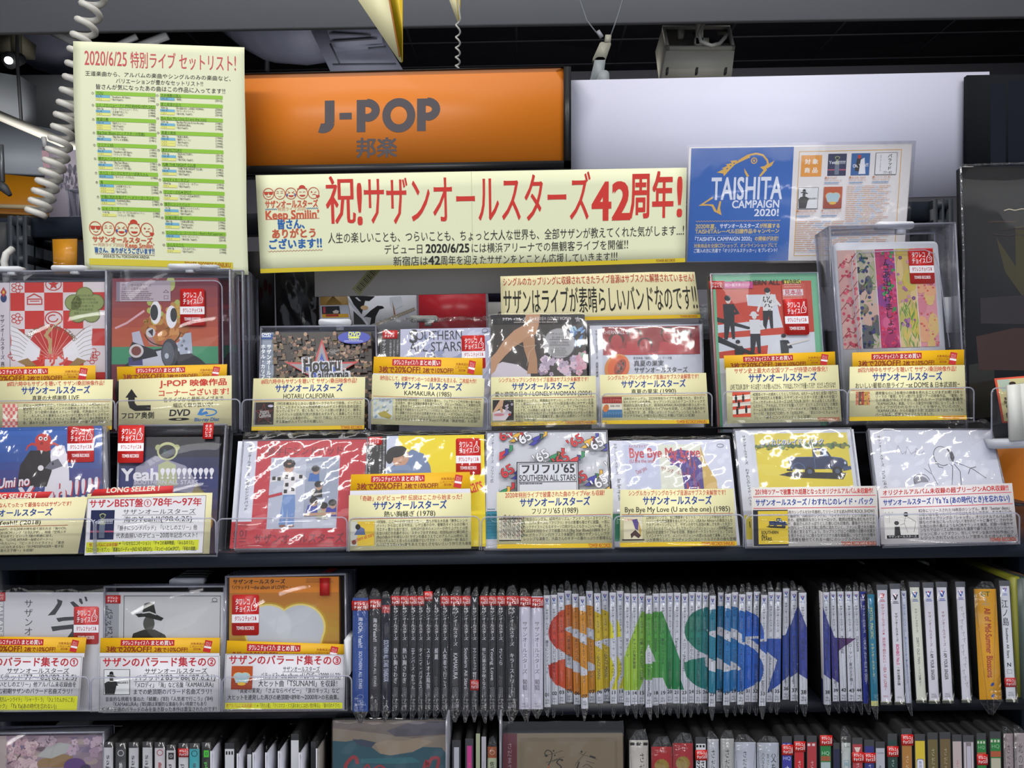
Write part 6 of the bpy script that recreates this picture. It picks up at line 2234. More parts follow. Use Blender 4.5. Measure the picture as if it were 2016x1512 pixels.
# L3 red single x2
for k, (dx, yy, lab) in enumerate(((-12, .012, 'copy of the red single half hidden behind its twin, white strip showing at left'), (0, 0, 'red single with white side strip and framed photo of a man in jeans'))):
 qc = Q((481 + dx, 869), (722 + dx, 865), (712 + dx, 1076), (464 + dx, 1080), Y2_ + yy, T2)
 r_ = case(qc, lab, 'CD', 'two copies of the red single', .009)
 pr = Print(qc, (0, 0, 946, 800), .0003, .35, .4)
 pr.rect_(0, 0, 946, 800, 'c42a38')
 pr.up()
 pr.rect_(0, 0, 104, 612, 'dbdeec')
 pr.up()
 pr.vtext('サザンオールスターズ', 52, 30, 30, '22242c', 245, .03)
 pr.vtext('勝手にシンドバッド', 52, 305, 30, '22242c', 230, .03)
 pr.text('01', 52, 670, 56, '7a2230', al='c', bold=.05)
 note_lines(pr, 18, 628, 88, 652, 2, ('7a2230',), .4)
 note_lines(pr, 18, 728, 88, 770, 2, ('7a2230',), .35)
 if k == 1:
  pr.text('勝手にシンドバッド', 182, 48, 74, '6c2430', w=590, bold=.02)
  pr.text('サザンオールスターズ', 130, 700, 76, '7a2430', w=680, bold=.03)
  pr.text('作って唄って', 800, 378, 18, 'e0a0a0', w=100)
  pr.rect_(220, 135, 748, 668, 'b4bacb')
  pr.up()
  pr.rect_(492, 140, 744, 560, '98a1b4')
  pr.rect_(492, 560, 744, 662, 'c2c8d6')
  pr.rect_(488, 138, 492, 665, 'b8bccb')
  # man in patterned shirt and jeans
  pr.up()
  pr.poly([(330, 420), (420, 420), (428, 520), (425, 640), (378, 640), (372, 520), (360, 640), (310, 640), (322, 520)], '6a8cc0')
  pr.poly([(330, 255), (415, 250), (425, 420), (325, 420)], 'dfdde0')
  pr.poly([(335, 260), (230, 300), (222, 325), (330, 310)], 'dfdde0')
  pr.poly([(410, 255), (470, 270), (505, 300), (490, 310), (415, 310)], 'dfdde0')
  pr.poly([(210, 425), (318, 400), (325, 420), (215, 445)], 'b52838')
  pr.up()
  for (a, b) in ((345, 285), (395, 300), (352, 345), (400, 380), (345, 395), (250, 295), (290, 300), (455, 285)):
   pr.rect_(a - 12, b - 14, a + 14, b + 14, '2a2226')
  pr.ell(362, 215, 36, 44, 'b88a74', 20)
  pr.ell(340, 648, 26, 10, '8a5c4c', 12)
  pr.ell(405, 648, 26, 10, '8a5c4c', 12)
  pr.poly([(322, 470), (345, 560), (335, 620)], '93acd4')
  pr.up()
  for t_ in range(9):
   pr.ell(362 + 32 * math.cos(t_ * .7), 185 + 20 * math.sin(t_ * .7), 16, 15, '231c1c', 10)
  # side figures
  for fx, fy, c1 in ((560, 240, '3a6ab0'), (590, 360, '1c1c20'), (560, 480, '3a4a9c'), (640, 520, 'a8ac88'), (705, 500, '3c3c98')):
   pr.up().poly([(fx - 48, fy + 80), (fx - 36, fy + 20), (fx + 34, fy + 20), (fx + 40, fy + 85)], c1)
   pr.up().ell(fx + 10, fy, 27, 32, 'b28e7a', 16)
   pr.up().ell(fx + 6, fy - 14, 31, 25, '1e1a1c', 14)
  pr.poly([(500, 560), (744, 555), (744, 575), (500, 582)], 'b28e7a')
 pr.build('cover_print', r_)
 if k:
  lid(qc, r_)
  film(qc, r_, .02, .08, .0, .0028, .0014, 34)

# L4 yellow album
qc = Q((724, 859), (953, 856), (957, 1076), (716, 1078), Y2_ + .002, T2)
r_ = case(qc, 'bright yellow album with a man in a denim shirt resting his head', 'CD', G_LO)
pr = Print(qc, (1100, 105, 1990, 955), .0003, .35, .4)
pr.clip = (1100, 105, 1990, 955)
pr.rect_(1100, 105, 1246, 955, '16171a')
pr.rect_(1246, 105, 1336, 955, 'c9d0e4')
pr.rect_(1336, 105, 1990, 955, 'ecd51c')
pr.up()
pr.poly([(1255, 385), (1400, 250), (1440, 215), (1530, 255), (1580, 350), (1590, 420), (1255, 420)], '6f83a8')
pr.up()
pr.ell(1355, 285, 62, 72, 'c09478', 24, rot=20)
pr.up()
pr.ell(1325, 235, 78, 46, '1c1818', 22, rot=-12)
pr.ell(1272, 280, 30, 52, '1c1818', 16)
pr.line([(1318, 272), (1340, 268)], 5, '2c1c18')
pr.line([(1370, 272), (1395, 280)], 5, '2c1c18')
pr.line([(1335, 318), (1362, 322)], 5, '8a4a40')
pr.poly([(1270, 385), (1330, 345), (1420, 340), (1440, 385)], '7f92b6')
pr.vtext('サザンオールスターズ', 1124, 190, 34, 'e4e4e8', 400)
for k, t in enumerate(('時代を超えて愛される名盤が蘇る', 'デビュー・シングル「勝手にシ', 'リマスターシリーズ')):
 pr.vtext(t, 1228 - k * 26, 120, 16, 'cfd0d6', (270, 300, 110)[k])
pr.text('southern all stars', 1500, 560, 130, 'd8482a', w=470, rot=-16, bold=.03)
pr.build('cover_print', r_)
seal(qc, .0, .008, .125, .085, r_)
sticker(qc, .758, .035, .968, .375, r_, .0006)
film(qc, r_, .02, .045, .0, .0024, .0012, 30)
def th_yel(p, x0, y0, x1, y1):
 w, h = x1 - x0, y1 - y0
 p.up().rect_(x0, y0, x1, y1, 'e2c03a')
 p.rect_(x0, y0, x0 + .28 * w, y1, 'cfd0c8')
 p.up().poly([(x0 + .15 * w, y0 + .55 * h), (x0 + .35 * w, y0 + .18 * h), (x0 + .58 * w, y0 + .3 * h), (x0 + .62 * w, y0 + .55 * h)], '5f6f98')
 p.up().ell(x0 + .3 * w, y0 + .22 * h, .11 * w, .12 * h, '2a2222', 12)
 p.text('southern all stars', x0, y0 + .72 * h, .2 * h, 'c8402c', w=1.0 * w, rot=-16, bold=.02)
 p.ell(x0 + .15 * w, y0 + .85 * h, .1 * w, .1 * h, '8a5040', 10)
promo((691, 934), (925, 929), (926, 971), (689, 975), .023, 24, 'yellow discount strip in front of the bright yellow album')
card((687, 975), (927, 970.5), (927.5, 1080), (685, 1084), .002, 16, 'cream description card in front of the bright yellow album', '「奇跡」のデビュー作! 伝説はここから始まった!', '熱い胸騒ぎ (1978)',
  ['1978年、ここから伝説は始まった―。 誰もが知る大名曲「勝手にシンド', 'バット」からはじまる今作は、レゲエ風の③や、衝撃的タイトルの⑦等バ', 'ラエティ豊かな曲が並び、当時20代前半のメンバーが作り上げたとは思', 'えないほどの名曲ぞろい。 スタッフおすすめは、松田弘(dr)と関口和之', '(Ba)の絡みが半端ない③! サザンを語るうえでこのアルバムは絶対に抜', 'けない(そんなこと言ったら全部抜けないですが・・・)奇跡の一枚! 桑田さ', 'んの好きなBeatles臭をあえて全くさせないという作り方も斬新です!'], th_yel, th=(5, 49, 51, 93), bx=55, tw=102, foot=' ', band=False)

# L5 patterned
qc = Q((959, 853), (1193, 850), (1204, 1077), (955, 1080), Y2_ + .002, T2)
r_ = case(qc, 'single with slanting coloured swirls and boxed numerals 65', 'CD', G_LO)
pr = Print(qc, (75, 88, 985, 965), .0003, .35, .4)
pr.clip = (75, 88, 985, 965)
pr.rect_(75, 88, 985, 965, 'd3d5dc')
pr.rect_(75, 88, 170, 965, 'dcdfea')
pr.rect_(75, 700, 170, 900, '1f94b0')
pr.clip = (172, 95, 985, 965)
pr.up()
cols = ('c8323a', '3a3ea0', '2a8a5a', 'd8a83a')
for row in range(-3, 8):
 for c in range(-2, 8):
  x = 175 + c * 262 + (row % 2) * 120 + row * 8
  y = 140 + row * 150 - c * 118 + 120
  k = (row + c) % 4
  pr.up()
  for dx, dy, cc in ((0, 0, cols[k]), (42, -30, cols[(k + 1) % 4]), (75, -58, cols[(k + 2) % 4])):
   if cc == cols[k]:
    pts = [(x, y), (x + 52, y - 20), (x + 40, y + 30), (x - 5, y + 62), (x - 42, y + 58), (x, y + 30), (x - 18, y + 14)]
   else:
    pts = [(x + dx, y + dy), (x + dx + 22, y + dy + 2), (x + dx + 20, y + dy + 40), (x + dx - 24, y + dy + 62), (x + dx + 2, y + dy + 30)]
   pr.line(pts, 7, '1b1a22', True)
   pr.poly(pts, cc)
  pr.text("'65", x + 105, y - 118, 92, '1b1a22', bold=.1, rot=-32)
  pr.up()
  pr.text("'65", x + 105, y - 118, 92, 'c8323a' if c % 2 else 'dcdce4', bold=.04, rot=-32)
pr.clip = None
pr.up()
pr.rect_(302, 362, 760, 700, '2a2a34')
pr.up().rect_(310, 370, 752, 700, 'c9cbd4')
pr.up()
pr.line([(320, 378), (744, 378), (744, 700), (320, 700)], 4, '2a2a34', True)
pr.text("フリフリ'65", 332, 378, 82, '24242e', w=402, bold=.05)
pr.text('SOUTHERN ALL STARS', 322, 460, 56, '24242e', w=416, bold=.03)
pr.rect_(318, 514, 744, 520, '24242e')
note_lines(pr, 325, 524, 500, 540, 1, ('4a4a54',), .6)
pr.vtext('サザンオールスターズ', 122, 125, 26, '2a2c38', 245, .02)
pr.vtext("フリフリ'65", 122, 392, 26, '2a2c38', 128, .02)
pr.text('27', 122, 748, 60, '16566a', al='c', bold=.05)
note_lines(pr, 90, 712, 160, 745, 2, ('16566a',), .4)
note_lines(pr, 90, 815, 160, 870, 3, ('16566a',), .35)
pr.build('cover_print', r_)
lid(qc, r_)
film(qc, r_, .015, .09, .0, .003, .001, 28)
def th_65(p, x0, y0, x1, y1):
 w, h = x1 - x0, y1 - y0
 p.up().rect_(x0, y0, x1, y1, '1c1a18')
 p.up().rect_(x0, y0 + .05 * h, x1, y0 + .95 * h, 'cfcab4')
 p.up()
 for i in range(5):
  for j in range(5):
   p.text("リ'65", x0 + (i * .2) * w, y0 + (j * .19 + .02 * i) * h, .17 * h, ['4a4440', '6a4444', '3a4a48'][(i + j) % 3], rot=-30, bold=.04)
 p.up().rect_(x0 + .25 * w, y0 + .36 * h, x0 + .78 * w, y0 + .58 * h, 'bdb9a6')
 p.up().text("フリフリ'65", x0 + .28 * w, y0 + .38 * h, .12 * h, '2a2826', w=.46 * w, bold=.03)
 p.text('SOUTHERN ALL STARS', x0 + .28 * w, y0 + .48 * h, .08 * h, '2a2826', w=.46 * w)
card((978, 969), (1207, 962), (1205.6, 1078), (978.7, 1080), .002, 16, 'cream description card in front of the swirl patterned single', '2020年特別ライブで披露された曲のライブVer.も収録!', "フリフリ'65 (1989)",
  ['27枚目のシングル。60年代のリズム・アンド・ブルースやツイスト', 'を、スパイダースの『フリフリ』からの影響も隠さずに披露。一気に', 'ロックテイストになるギターソロ前がなんともかっこいい一曲。そし', 'て2020年特別ライブで披露された[Big Star Blues]の88年ライブ', 'Ver.がカップリング(サブスク未解禁!) 初期のサザンらしいアグ', 'レッシブな演奏で、大森さんのギターの暴れっぷりが素晴らしい!'], th_65, th=(4, 48, 50, 88), tw=98, bx=54, foot='TOWER RECORDS')

# L6 bye bye
qc = Q((1199, 868), (1436, 865), (1457, 1074), (1210, 1077), Y2_ + .002, T2)
r_ = case(qc, 'pale single with purple painted figure and red title lettering', 'CD', G_LO)
pr = Print(qc, (1005, 143, 1928, 960), .0003, .35, .4)
pr.clip = (1005, 143, 1928, 960)
pr.rect_(1005, 143, 1928, 960, 'cdd1e2')
pr.up()
pr.rect_(1005, 143, 1105, 960, 'd7dae8')
pr.rect_(1120, 180, 1380, 960, 'c2c8e0')
pr.poly([(1380, 180), (1700, 180), (1720, 320), (1780, 480), (1800, 960), (1380, 960)], 'd8dccc')
pr.up()
pr.poly([(1700, 190), (1730, 330), (1800, 470), (1810, 960), (1700, 960), (1680, 500)], 'c8a85a')
pr.poly([(1450, 250), (1530, 220), (1640, 240), (1700, 330), (1700, 960), (1570, 960), (1550, 480), (1540, 380), (1450, 310)], '4a3a86')
pr.up()
for k in range(40):
 x, y = rng.uniform(1560, 1690), rng.uniform(260, 700)
 pr.ell(x, y, 7, rng.uniform(20, 60), ['5a4aa0', '3a2c70', '8a3a6a', '6a5ab0', 'a8404a'][k % 5], 8, rot=rng.uniform(-15, 15))
for k in range(16):
 pr.ell(rng.uniform(1460, 1600), rng.uniform(240, 350), 20, 9, ['a84a8a', 'c06a9a', '6a4a9a', 'b8503c'][k % 4], 8, rot=rng.uniform(-30, 30))
pr.up()
pr.text('バイバイマイラブ', 1150, 178, 32, 'b8505c', w=152, bold=.02)
pr.text('Bye Bye My Love', 1150, 202, 96, 'c23c48', w=545, bold=.045)
pr.text('(U are the one)', 1152, 295, 36, 'b8505c', w=195, bold=.02)
pr.text('Dear John', 1190, 385, 44, 'b8505c', w=88, rot=-25)
pr.text('サザンオールスターズ', 1392, 352, 40, 'a8384c', w=250, rot=16, bold=.02)
pr.ring(1852, 195, 26, 14, 4, '5a5a68', 14)
pr.vtext('サザンオールスターズ', 1050, 165, 30, '3a3c48', 255)
pr.vtext('Bye Bye My Love', 1065, 450, 34, '3a3c48', 170, .02)
pr.rect_(1005, 720, 1105, 920, '2f9a7a')
pr.build('cover_print', r_)
film(qc, r_, .015, .04, .0, .003, .0018, 36)
def th_bye(p, x0, y0, x1, y1):
 w, h = x1 - x0, y1 - y0
 p.up().rect_(x0, y0, x1, y0 + .05 * h, '16161a')
 p.rect_(x0, y0 + .95 * h, x1, y1, '16161a')
 p.rect_(x0 + .08 * w, y0 + .05 * h, x0 + .92 * w, y0 + .95 * h, 'e0d8b8')
 p.up().poly([(x0 + .45 * w, y0 + .18 * h), (x0 + .68 * w, y0 + .14 * h), (x0 + .75 * w, y0 + .3 * h), (x0 + .72 * w, y0 + .6 * h), (x0 + .6 * w, y0 + .55 * h)], '5a4a8a')
 p.poly([(x0 + .75 * w, y0 + .25 * h), (x0 + .88 * w, y0 + .6 * h), (x0 + .85 * w, y0 + .9 * h), (x0 + .74 * w, y0 + .6 * h)], 'c8a85a')
 p.poly([(x0 + .38 * w, y0 + .75 * h), (x0 + .6 * w, y0 + .58 * h), (x0 + .85 * w, y0 + .8 * h), (x0 + .75 * w, y0 + .92 * h), (x0 + .55 * w, y0 + .8 * h), (x0 + .42 * w, y0 + .92 * h)], '4a3434')
 p.text('Bye Bye My Love', x0 + .12 * w, y0 + .12 * h, .1 * h, 'c85050', w=.5 * w)
card((1221, 964), (1444, 962), (1450.7, 1074), (1220.6, 1077), .002, 16, 'cream description card in front of the purple painted single', 'シングルカップリングのライブ音源はサブスク未解禁です!', 'Bye Bye My Love (U are the one) (1985)',
  ['22枚目のシングル、矢口博康率いるリトル・フィッシュの参加もありアイ', 'リッシュ的な民謡要素を含んだアレンジ。USA for Africaへの桑田さんな', 'りのアンサーソングにして、サザンの中でも屈指の美しさを持った失恋ソ', 'ングともいえるでしょう。そしてカップリングはジョン・レノン追悼盤[Dear', 'John]の武道館ライブVerを収録。原曲のオーケストラバージョンではな', 'くバンドサウンドで、メンバーのジョンへの思いも込めて演奏したアレン', 'ジが素晴らしく、エンディングにはビートルズのあの曲も登場!'], th_bye, th=(4, 46, 50, 90), tw=222, bx=54, nl=6.5)

# L7 truck
for k, (dx, dd) in enumerate(((7, .0125), (0, 0))):
 qc = Q((1447 + dx, 848), (1673 + dx, 845), (1702 + dx, 1072), (1470 + dx, 1076), Y2_ + .002 + dd, T2)
 r_ = case(qc, ('second copy of the truck single, its yellow edge just showing', 'single with dark blue pickup truck on yellow and blue sky')[k], 'CD', 'two copies of the truck single')
 pr = Print(qc, (57, 92, 840, 905), .0003, .35, .4)
 pr.clip = (57, 92, 840, 905)
 pr.rect_(57, 92, 840, 905, 'd6dae4')
 pr.up()
 pr.rect_(57, 92, 150, 905, 'dcdfe9')
 if k == 0:
  pr.rect_(57, 100, 150, 700, 'c8b83c')
 else:
  pr.up()
  pr.vtext('サザンオールスターズ', 112, 130, 26, '24262e', 215, .025)
  pr.vtext('わすれじのレイド・バック', 112, 375, 26, '24262e', 260, .025)
  pr.rect_(60, 700, 152, 860, 'd8c840')
  pr.up().text('10', 106, 740, 48, '6a6420', al='c', bold=.05)
  pr.rect_(184, 118, 815, 905, 'dcca3a')
  pr.rect_(184, 118, 815, 230, '2f70b4')
  pr.up()
  for j in range(46):
   pr.ell(190 + j * 13.7, 216 + rng.uniform(-8, 8), rng.uniform(10, 20), rng.uniform(12, 26), ['4a6a3c', '5a7a3a', '3f5a38', '7a7a3c'][j % 4], 9)
  pr.rect_(184, 222, 815, 236, 'dcca3a')
  pr.up()
  pr.text('わすれじのレイド・バック', 224, 162, 52, '2c4a78', w=430, bold=.04, skew=.15)
  pr.up()
  pr.text('わすれじのレイド・バック', 220, 158, 52, 'c9d0e0', w=430, bold=.04, skew=.15)
  truck(pr, 395, 235, 800, 445)
 pr.build('cover_print', r_)
 if k:
  lid(qc, r_)
  film(qc, r_, .02, .10, .0, .003, .0012, 30)
def th_trk(p, x0, y0, x1, y1):
 w, h = x1 - x0, y1 - y0
 p.up().rect_(x0, y0, x1, y1, '1d2030')
 p.up().rect_(x0 + .14 * w, y0 + .03 * h, x1, y0 + .95 * h, 'd8bc34')
 p.rect_(x0 + .14 * w, y0 + .05 * h, x1, y0 + .2 * h, '3a5a94')
 p.up().text('わすれじのレイド・バック', x0 + .18 * w, y0 + .1 * h, .08 * h, 'd8dce8', w=.6 * w, bold=.03)
 truck(p, x0 + .45 * w, y0 + .24 * h, x0 + .97 * w, y0 + .5 * h)
 for i, t in enumerate(('SOUTHERN', 'ALL', 'STARS.')):
  p.text(t, x0 + .22 * w, y0 + (.58 + .09 * i) * h, .1 * h, '2a2a20', w=(.5, .18, .32)[i] * w, bold=.05, skew=.1)
card((1479, 960), (1726, 956.5), (1731, 1073.5), (1482, 1076.5), .002, 16, 'white description card in front of the pickup truck single', '2019年ツアーで披露され話題となったオリジナルアルバム未収録作!', 'サザンオールスターズ / わすれじのレイド・バック',
  ['5枚のシングルを5か月連続してリリースする試み(FIVE ROCK SHOW)', 'の最終作、10枚目のシングル。「レイドバック」という言葉そのま', 'まの、超牧歌的なカントリーロック。歌詞は性愛も含むものです', 'が、桑田さんのさっぱりとした歌い口も印象的。最後のラララーの', '大団円コーラスまで実に自然に流れていく、ファンに愛された隠れ', 'た名曲と言えるでしょう。カップリングはこの期間の活動の充実さ', 'を現すかのように様々なオリジナル曲を組曲風につなぎ合わせ様々', 'な表情を魅せてくれる一曲!このシングルのみに収録!'], th_trk, th=(2, 39, 68, 100), bx=67, nl=6.7, style='white', paper='e0dcd8', band=False)

# L8 line drawing
for k, (pts, dd, lab, c) in enumerate((
  (((1709, 862), (1941, 862), (1990, 1072), (1741, 1076)), .0145, 'green edged copy hidden behind the line drawn single', '3f8a3c'),
  (((1712, 847), (1950, 847), (2001, 1068), (1741, 1075)), .002, 'white single with a line drawing of a man in glasses leaning over', 'd6d9e6'))):
 qc = Q(*pts, Y2_ + dd, T2)
 r_ = case(qc, lab, 'CD', 'two copies of the line drawn single')
 pr = Print(qc, (975, 92, 1790, 850), .0003, .35, .4)
 pr.clip = (975, 92, 1790, 850)
 pr.rect_(975, 92, 1790, 850, c)
 if k:
  pr.up()
  pr.rect_(975, 92, 1070, 850, 'dddfe9')
  pr.up()
  pr.vtext('サザンオールスターズ', 1030, 130, 26, '24262e', 215, .02)
  pr.vtext('YaYa (あの時代を忘れない)', 1030, 370, 26, '24262e', 300, .02)
  L = '42424c'
  pr.ell(1430, 275, 54, 66, 'd3d6e0', 24)
  pr.ring(1430, 275, 54, 66, 4, L, 28, 60, 300)
  pr.poly([(1445, 222), (1478, 226), (1505, 250), (1512, 285), (1496, 320), (1480, 290), (1460, 285), (1450, 262), (1432, 250)], '5a5a62')
  pr.ring(1404, 312, 13, 12, 4, L, 14)
  pr.line([(1417, 310), (1480, 296)], 3, L)
  pr.ring(1482, 295, 10, 14, 3, L, 12)
  pr.line([(1385, 310), (1376, 325), (1392, 332), (1396, 350), (1425, 356)], 4, L)
  pr.line([(1470, 330), (1488, 345), (1478, 400), (1462, 470)], 4, L)
  pr.line([(1505, 318), (1560, 340), (1620, 370), (1690, 430)], 4, L)
  pr.line([(1500, 330), (1530, 380), (1520, 480)], 4, L)
  pr.line([(1580, 400), (1600, 360), (1640, 352)], 4, L)
  pr.line([(1300, 360), (1345, 400), (1330, 330)], 3, L)
  pr.line([(1345, 400), (1370, 470)], 3, L)
  pr.ell(1265, 452, 48, 40, '8a8a94', 22, 160, 360)
  pr.ring(1270, 440, 50, 42, 4, L, 18, 150, 360)
  for j in range(3):
   pr.line([(1130 + 60 * j, 250 + 14 * j), (1150 + 60 * j, 200 + 10 * j), (1170 + 60 * j, 262), (1200 + 60 * j, 240)], 2.5, '8a8a96')
 pr.build('cover_print', r_)
 if k:
  lid(qc, r_)
  film(qc, r_, .02, .09, .0, .003, .002, 38)
def th_ya(p, x0, y0, x1, y1):
 w, h = x1 - x0, y1 - y0
 p.up().rect_(x0 + .05 * w, y0, x1, y1, 'dedcd8')
 p.up()
 L = '2c2c30'
 p.ell(x0 + .68 * w, y0 + .2 * h, .07 * w, .08 * h, L, 14)
 p.line([(x0 + .72 * w, y0 + .28 * h), (x0 + .95 * w, y0 + .45 * h), (x0 + .88 * w, y0 + .8 * h)], .6, L)
 p.line([(x0 + .66 * w, y0 + .3 * h), (x0 + .62 * w, y0 + .5 * h), (x0 + .5 * w, y0 + .55 * h)], .6, L)
 p.line([(x0 + .62 * w, y0 + .5 * h), (x0 + .7 * w, y0 + .8 * h)], .5, L)
 p.ell(x0 + .4 * w, y0 + .48 * h, .07 * w, .07 * h, '3a3a3e', 14)
 p.poly([(x0 + .34 * w, y0 + .6 * h), (x0 + .48 * w, y0 + .6 * h), (x0 + .5 * w, y0 + .9 * h), (x0 + .32 * w, y0 + .9 * h)], '2f2f33')
 for j in range(3):
  p.line([(x0 + (.05 + .1 * j) * w, y0 + .2 * h), (x0 + (.1 + .1 * j) * w, y0 + .1 * h), (x0 + (.14 + .1 * j) * w, y0 + .22 * h)], .4, '6a6a70')
 p.line([(x0 + .2 * w, y0 + .2 * h), (x0 + .2 * w, y0 + .48 * h)], .4, '6a6a70')
 p.rect_(x0 + .1 * w, y0 + .88 * h, x1, y0 + .99 * h, '1c1c20')
 p.up().text('サザンオールスターズ', x0 + .15 * w, y0 + .885 * h, .09 * h, 'e0e0e4', w=.8 * w)
card((1729, 962), (1992.5, 951), (2005, 1065.6), (1735, 1071.5), .002, 16, 'white description card in front of the line drawn single', 'オリジナルアルバム未収録の超ブリージンAOR収録!!', 'サザンオールスターズ / Ya Ya (あの時代(とき)を忘れない)',
  ['82年にリリースされた16枚目のシングル。青学「better days」', 'の思い出を歌ったバラード①はもちろんですが、すさまじいの', 'はそのカップリング②「シャッポ」。オリジナルアルバム未収', '録なのが本当にもったいない! 8分のビートに乗せて、さわやか', 'な海辺の夜の風のようなAORサウンドを展開。初期～中期サザ', 'ンならではのリズム隊の絡みも濃厚で繰り返されるシンコペー', 'ションに即ノックダウン。珍しくサザン全員が作詞/作曲にク', 'レジットされているというレア要素も含め埋もれて欲しくない一曲です!'], th_ya, th=(4, 38, 66, 92), bx=69, nl=6.9, style='white', paper='dfdadc', band=False, foot='TOWER RECORDS')

# ------------------------------------------------------------------ clear trays with card lips
def tray(x0, x1, ytop, ybot, Y, depth, label, group, r=.006):
 """one clear acrylic holder: front lip, floor plate, back rest"""
 q = Q((x0, ytop), (x1, ytop - (x1 - x0) * .013), (x1, ybot - (x1 - x0) * .013), (x0, ybot), Y, 3)
 r_ = empty('card_holder_tray', q.m(.5, 1, 0), label, 'display tray', group)
 mb = MB().slab(q, 0, 0, 1, 1, -.0016, 0, 0, r)
 mb.build('front_lip', ACRYLIC, r_)
 e = .0011
 uv = rrect(0, 0, 1, 1, r / q.w, r / q.h, 5)
 pts = [q.m(u, v, -.0008) for u, v in uv]
 pts = [q.m(0, 1, -.0008)] + pts[:12] + [q.m(1, 1, -.0008)]
 MB().tube(pts, .0009, 5).build('lip_edge', EDGE, r_)
 MB().slab(q, 0, .985, 1, 1, -depth - (.026 if Y > .05 else 0), 0).build('floor_plate', ACRYLIC, r_)
 return r_

YSHIFT = .022
_cv = ('chequered cover', 'megaphone cover', 'crowd cover', 'lavender cover', 'crossed legs cover', 'papaya cover', 'green edged case', 'tallest keeper box')
for k, (a, b, yt, yb) in enumerate(((-50, 225, 790, 848), (228, 472, 789, 848), (476, 726, 787, 847), (729, 960, 785, 846), (964, 1180, 777, 843), (1184, 1402, 776, 842), (1424, 1668, 771, 838), (1670, 1918, 766, 833))):
 tray(a, b, yt, yb, .064, .006, 'clear acrylic lip holding the card of the %s' % _cv[k], 'clear trays of the raised back step')
YSHIFT = 0.0
tray(1953, 2200, 764, 868, .062, .01, 'clear acrylic lip at the picture edge holding the red bordered postcard', 'clear trays of the raised back step')
_cv = ('octopus cover', 'astronaut cover', 'red single', 'yellow album', 'swirl patterned single', 'purple painted single', 'pickup truck single', 'line drawn single')
for k, (a, b) in enumerate(((-70, 184), (188, 424), (427, 683), (687, 944), (948, 1206), (1209, 1464), (1468, 1728), (1732, 2008))):
 yt = 1025 - (a + 70) * .0065
 yb = 1094 - (a + 70) * .0105
 tray(a, b, yt, yb, -.0045, .02, 'clear acrylic lip holding the card of the %s' % _cv[k], 'clear trays on the edge of the upper board')

# ------------------------------------------------------------------ far right things
q = Q((1958, 745), (2080, 735), (2086, 828), (1974, 833), .075, 6)
r_ = slab_obj('postcard', q, -.0008, 0, M('d2482c', .45))
tag(r_, 'red bordered postcard of a yellowish photo at the picture edge', 'postcard')
pr = Print(q, (1840, 420, 2400, 830), .0002)
pr.rect = (1834, 940, 2220, 1250)
pr.rect_(1846, 952, 2220, 1238, 'd8cf9a')
pr.up()
pr.poly([(1846, 952), (1920, 952), (1935, 1010), (1870, 1040)], 'b8c8b8')
pr.poly([(1950, 1000), (1975, 985), (2220, 960), (2220, 1060), (1960, 1060)], 'c2c8a8')
pr.ell(1938, 985, 22, 14, '3a2a22', 14)
pr.rect_(1930, 985, 1948, 1050, '6a3a28')
for k in range(40):
 pr.ell(rng.uniform(1865, 1960), rng.uniform(1075, 1230), 9, 12, ['3a3428', '5a5038', '7a6a48', '2a2620'][k % 4], 7)
pr.build('postcard_print', r_)
tag(MB().slab(Q((1985, 758), (2008, 756), (2016, 866), (1990, 868), .052), 0, 0, 1, 1, -.004, 0).slab(Q((2008, 756), (2090, 750), (2090, 862), (2016, 866), .053), 0, 0, 1, 1, -.004, 0).build('white_divider', M('d9dad4', .4)), 'off-white plastic divider block standing in front of the postcard', 'divider')
tag(slab_obj('silver_ledge', Q((1957, 866), (2200, 858), (2200, 876), (1958, 884), .055), -.02, 0, M('b9bcc6', .3)), 'pale silver ledge above the orange end panel', 'ledge')
o = slab_obj('orange_end_panel', Q((1950, 884), (2360, 876), (2360, 1760), (1950, 1760), .352), -.02, 0, M('e8841f', .35))
tag(o, 'orange end panel of the next fixture at the right edge', 'panel')

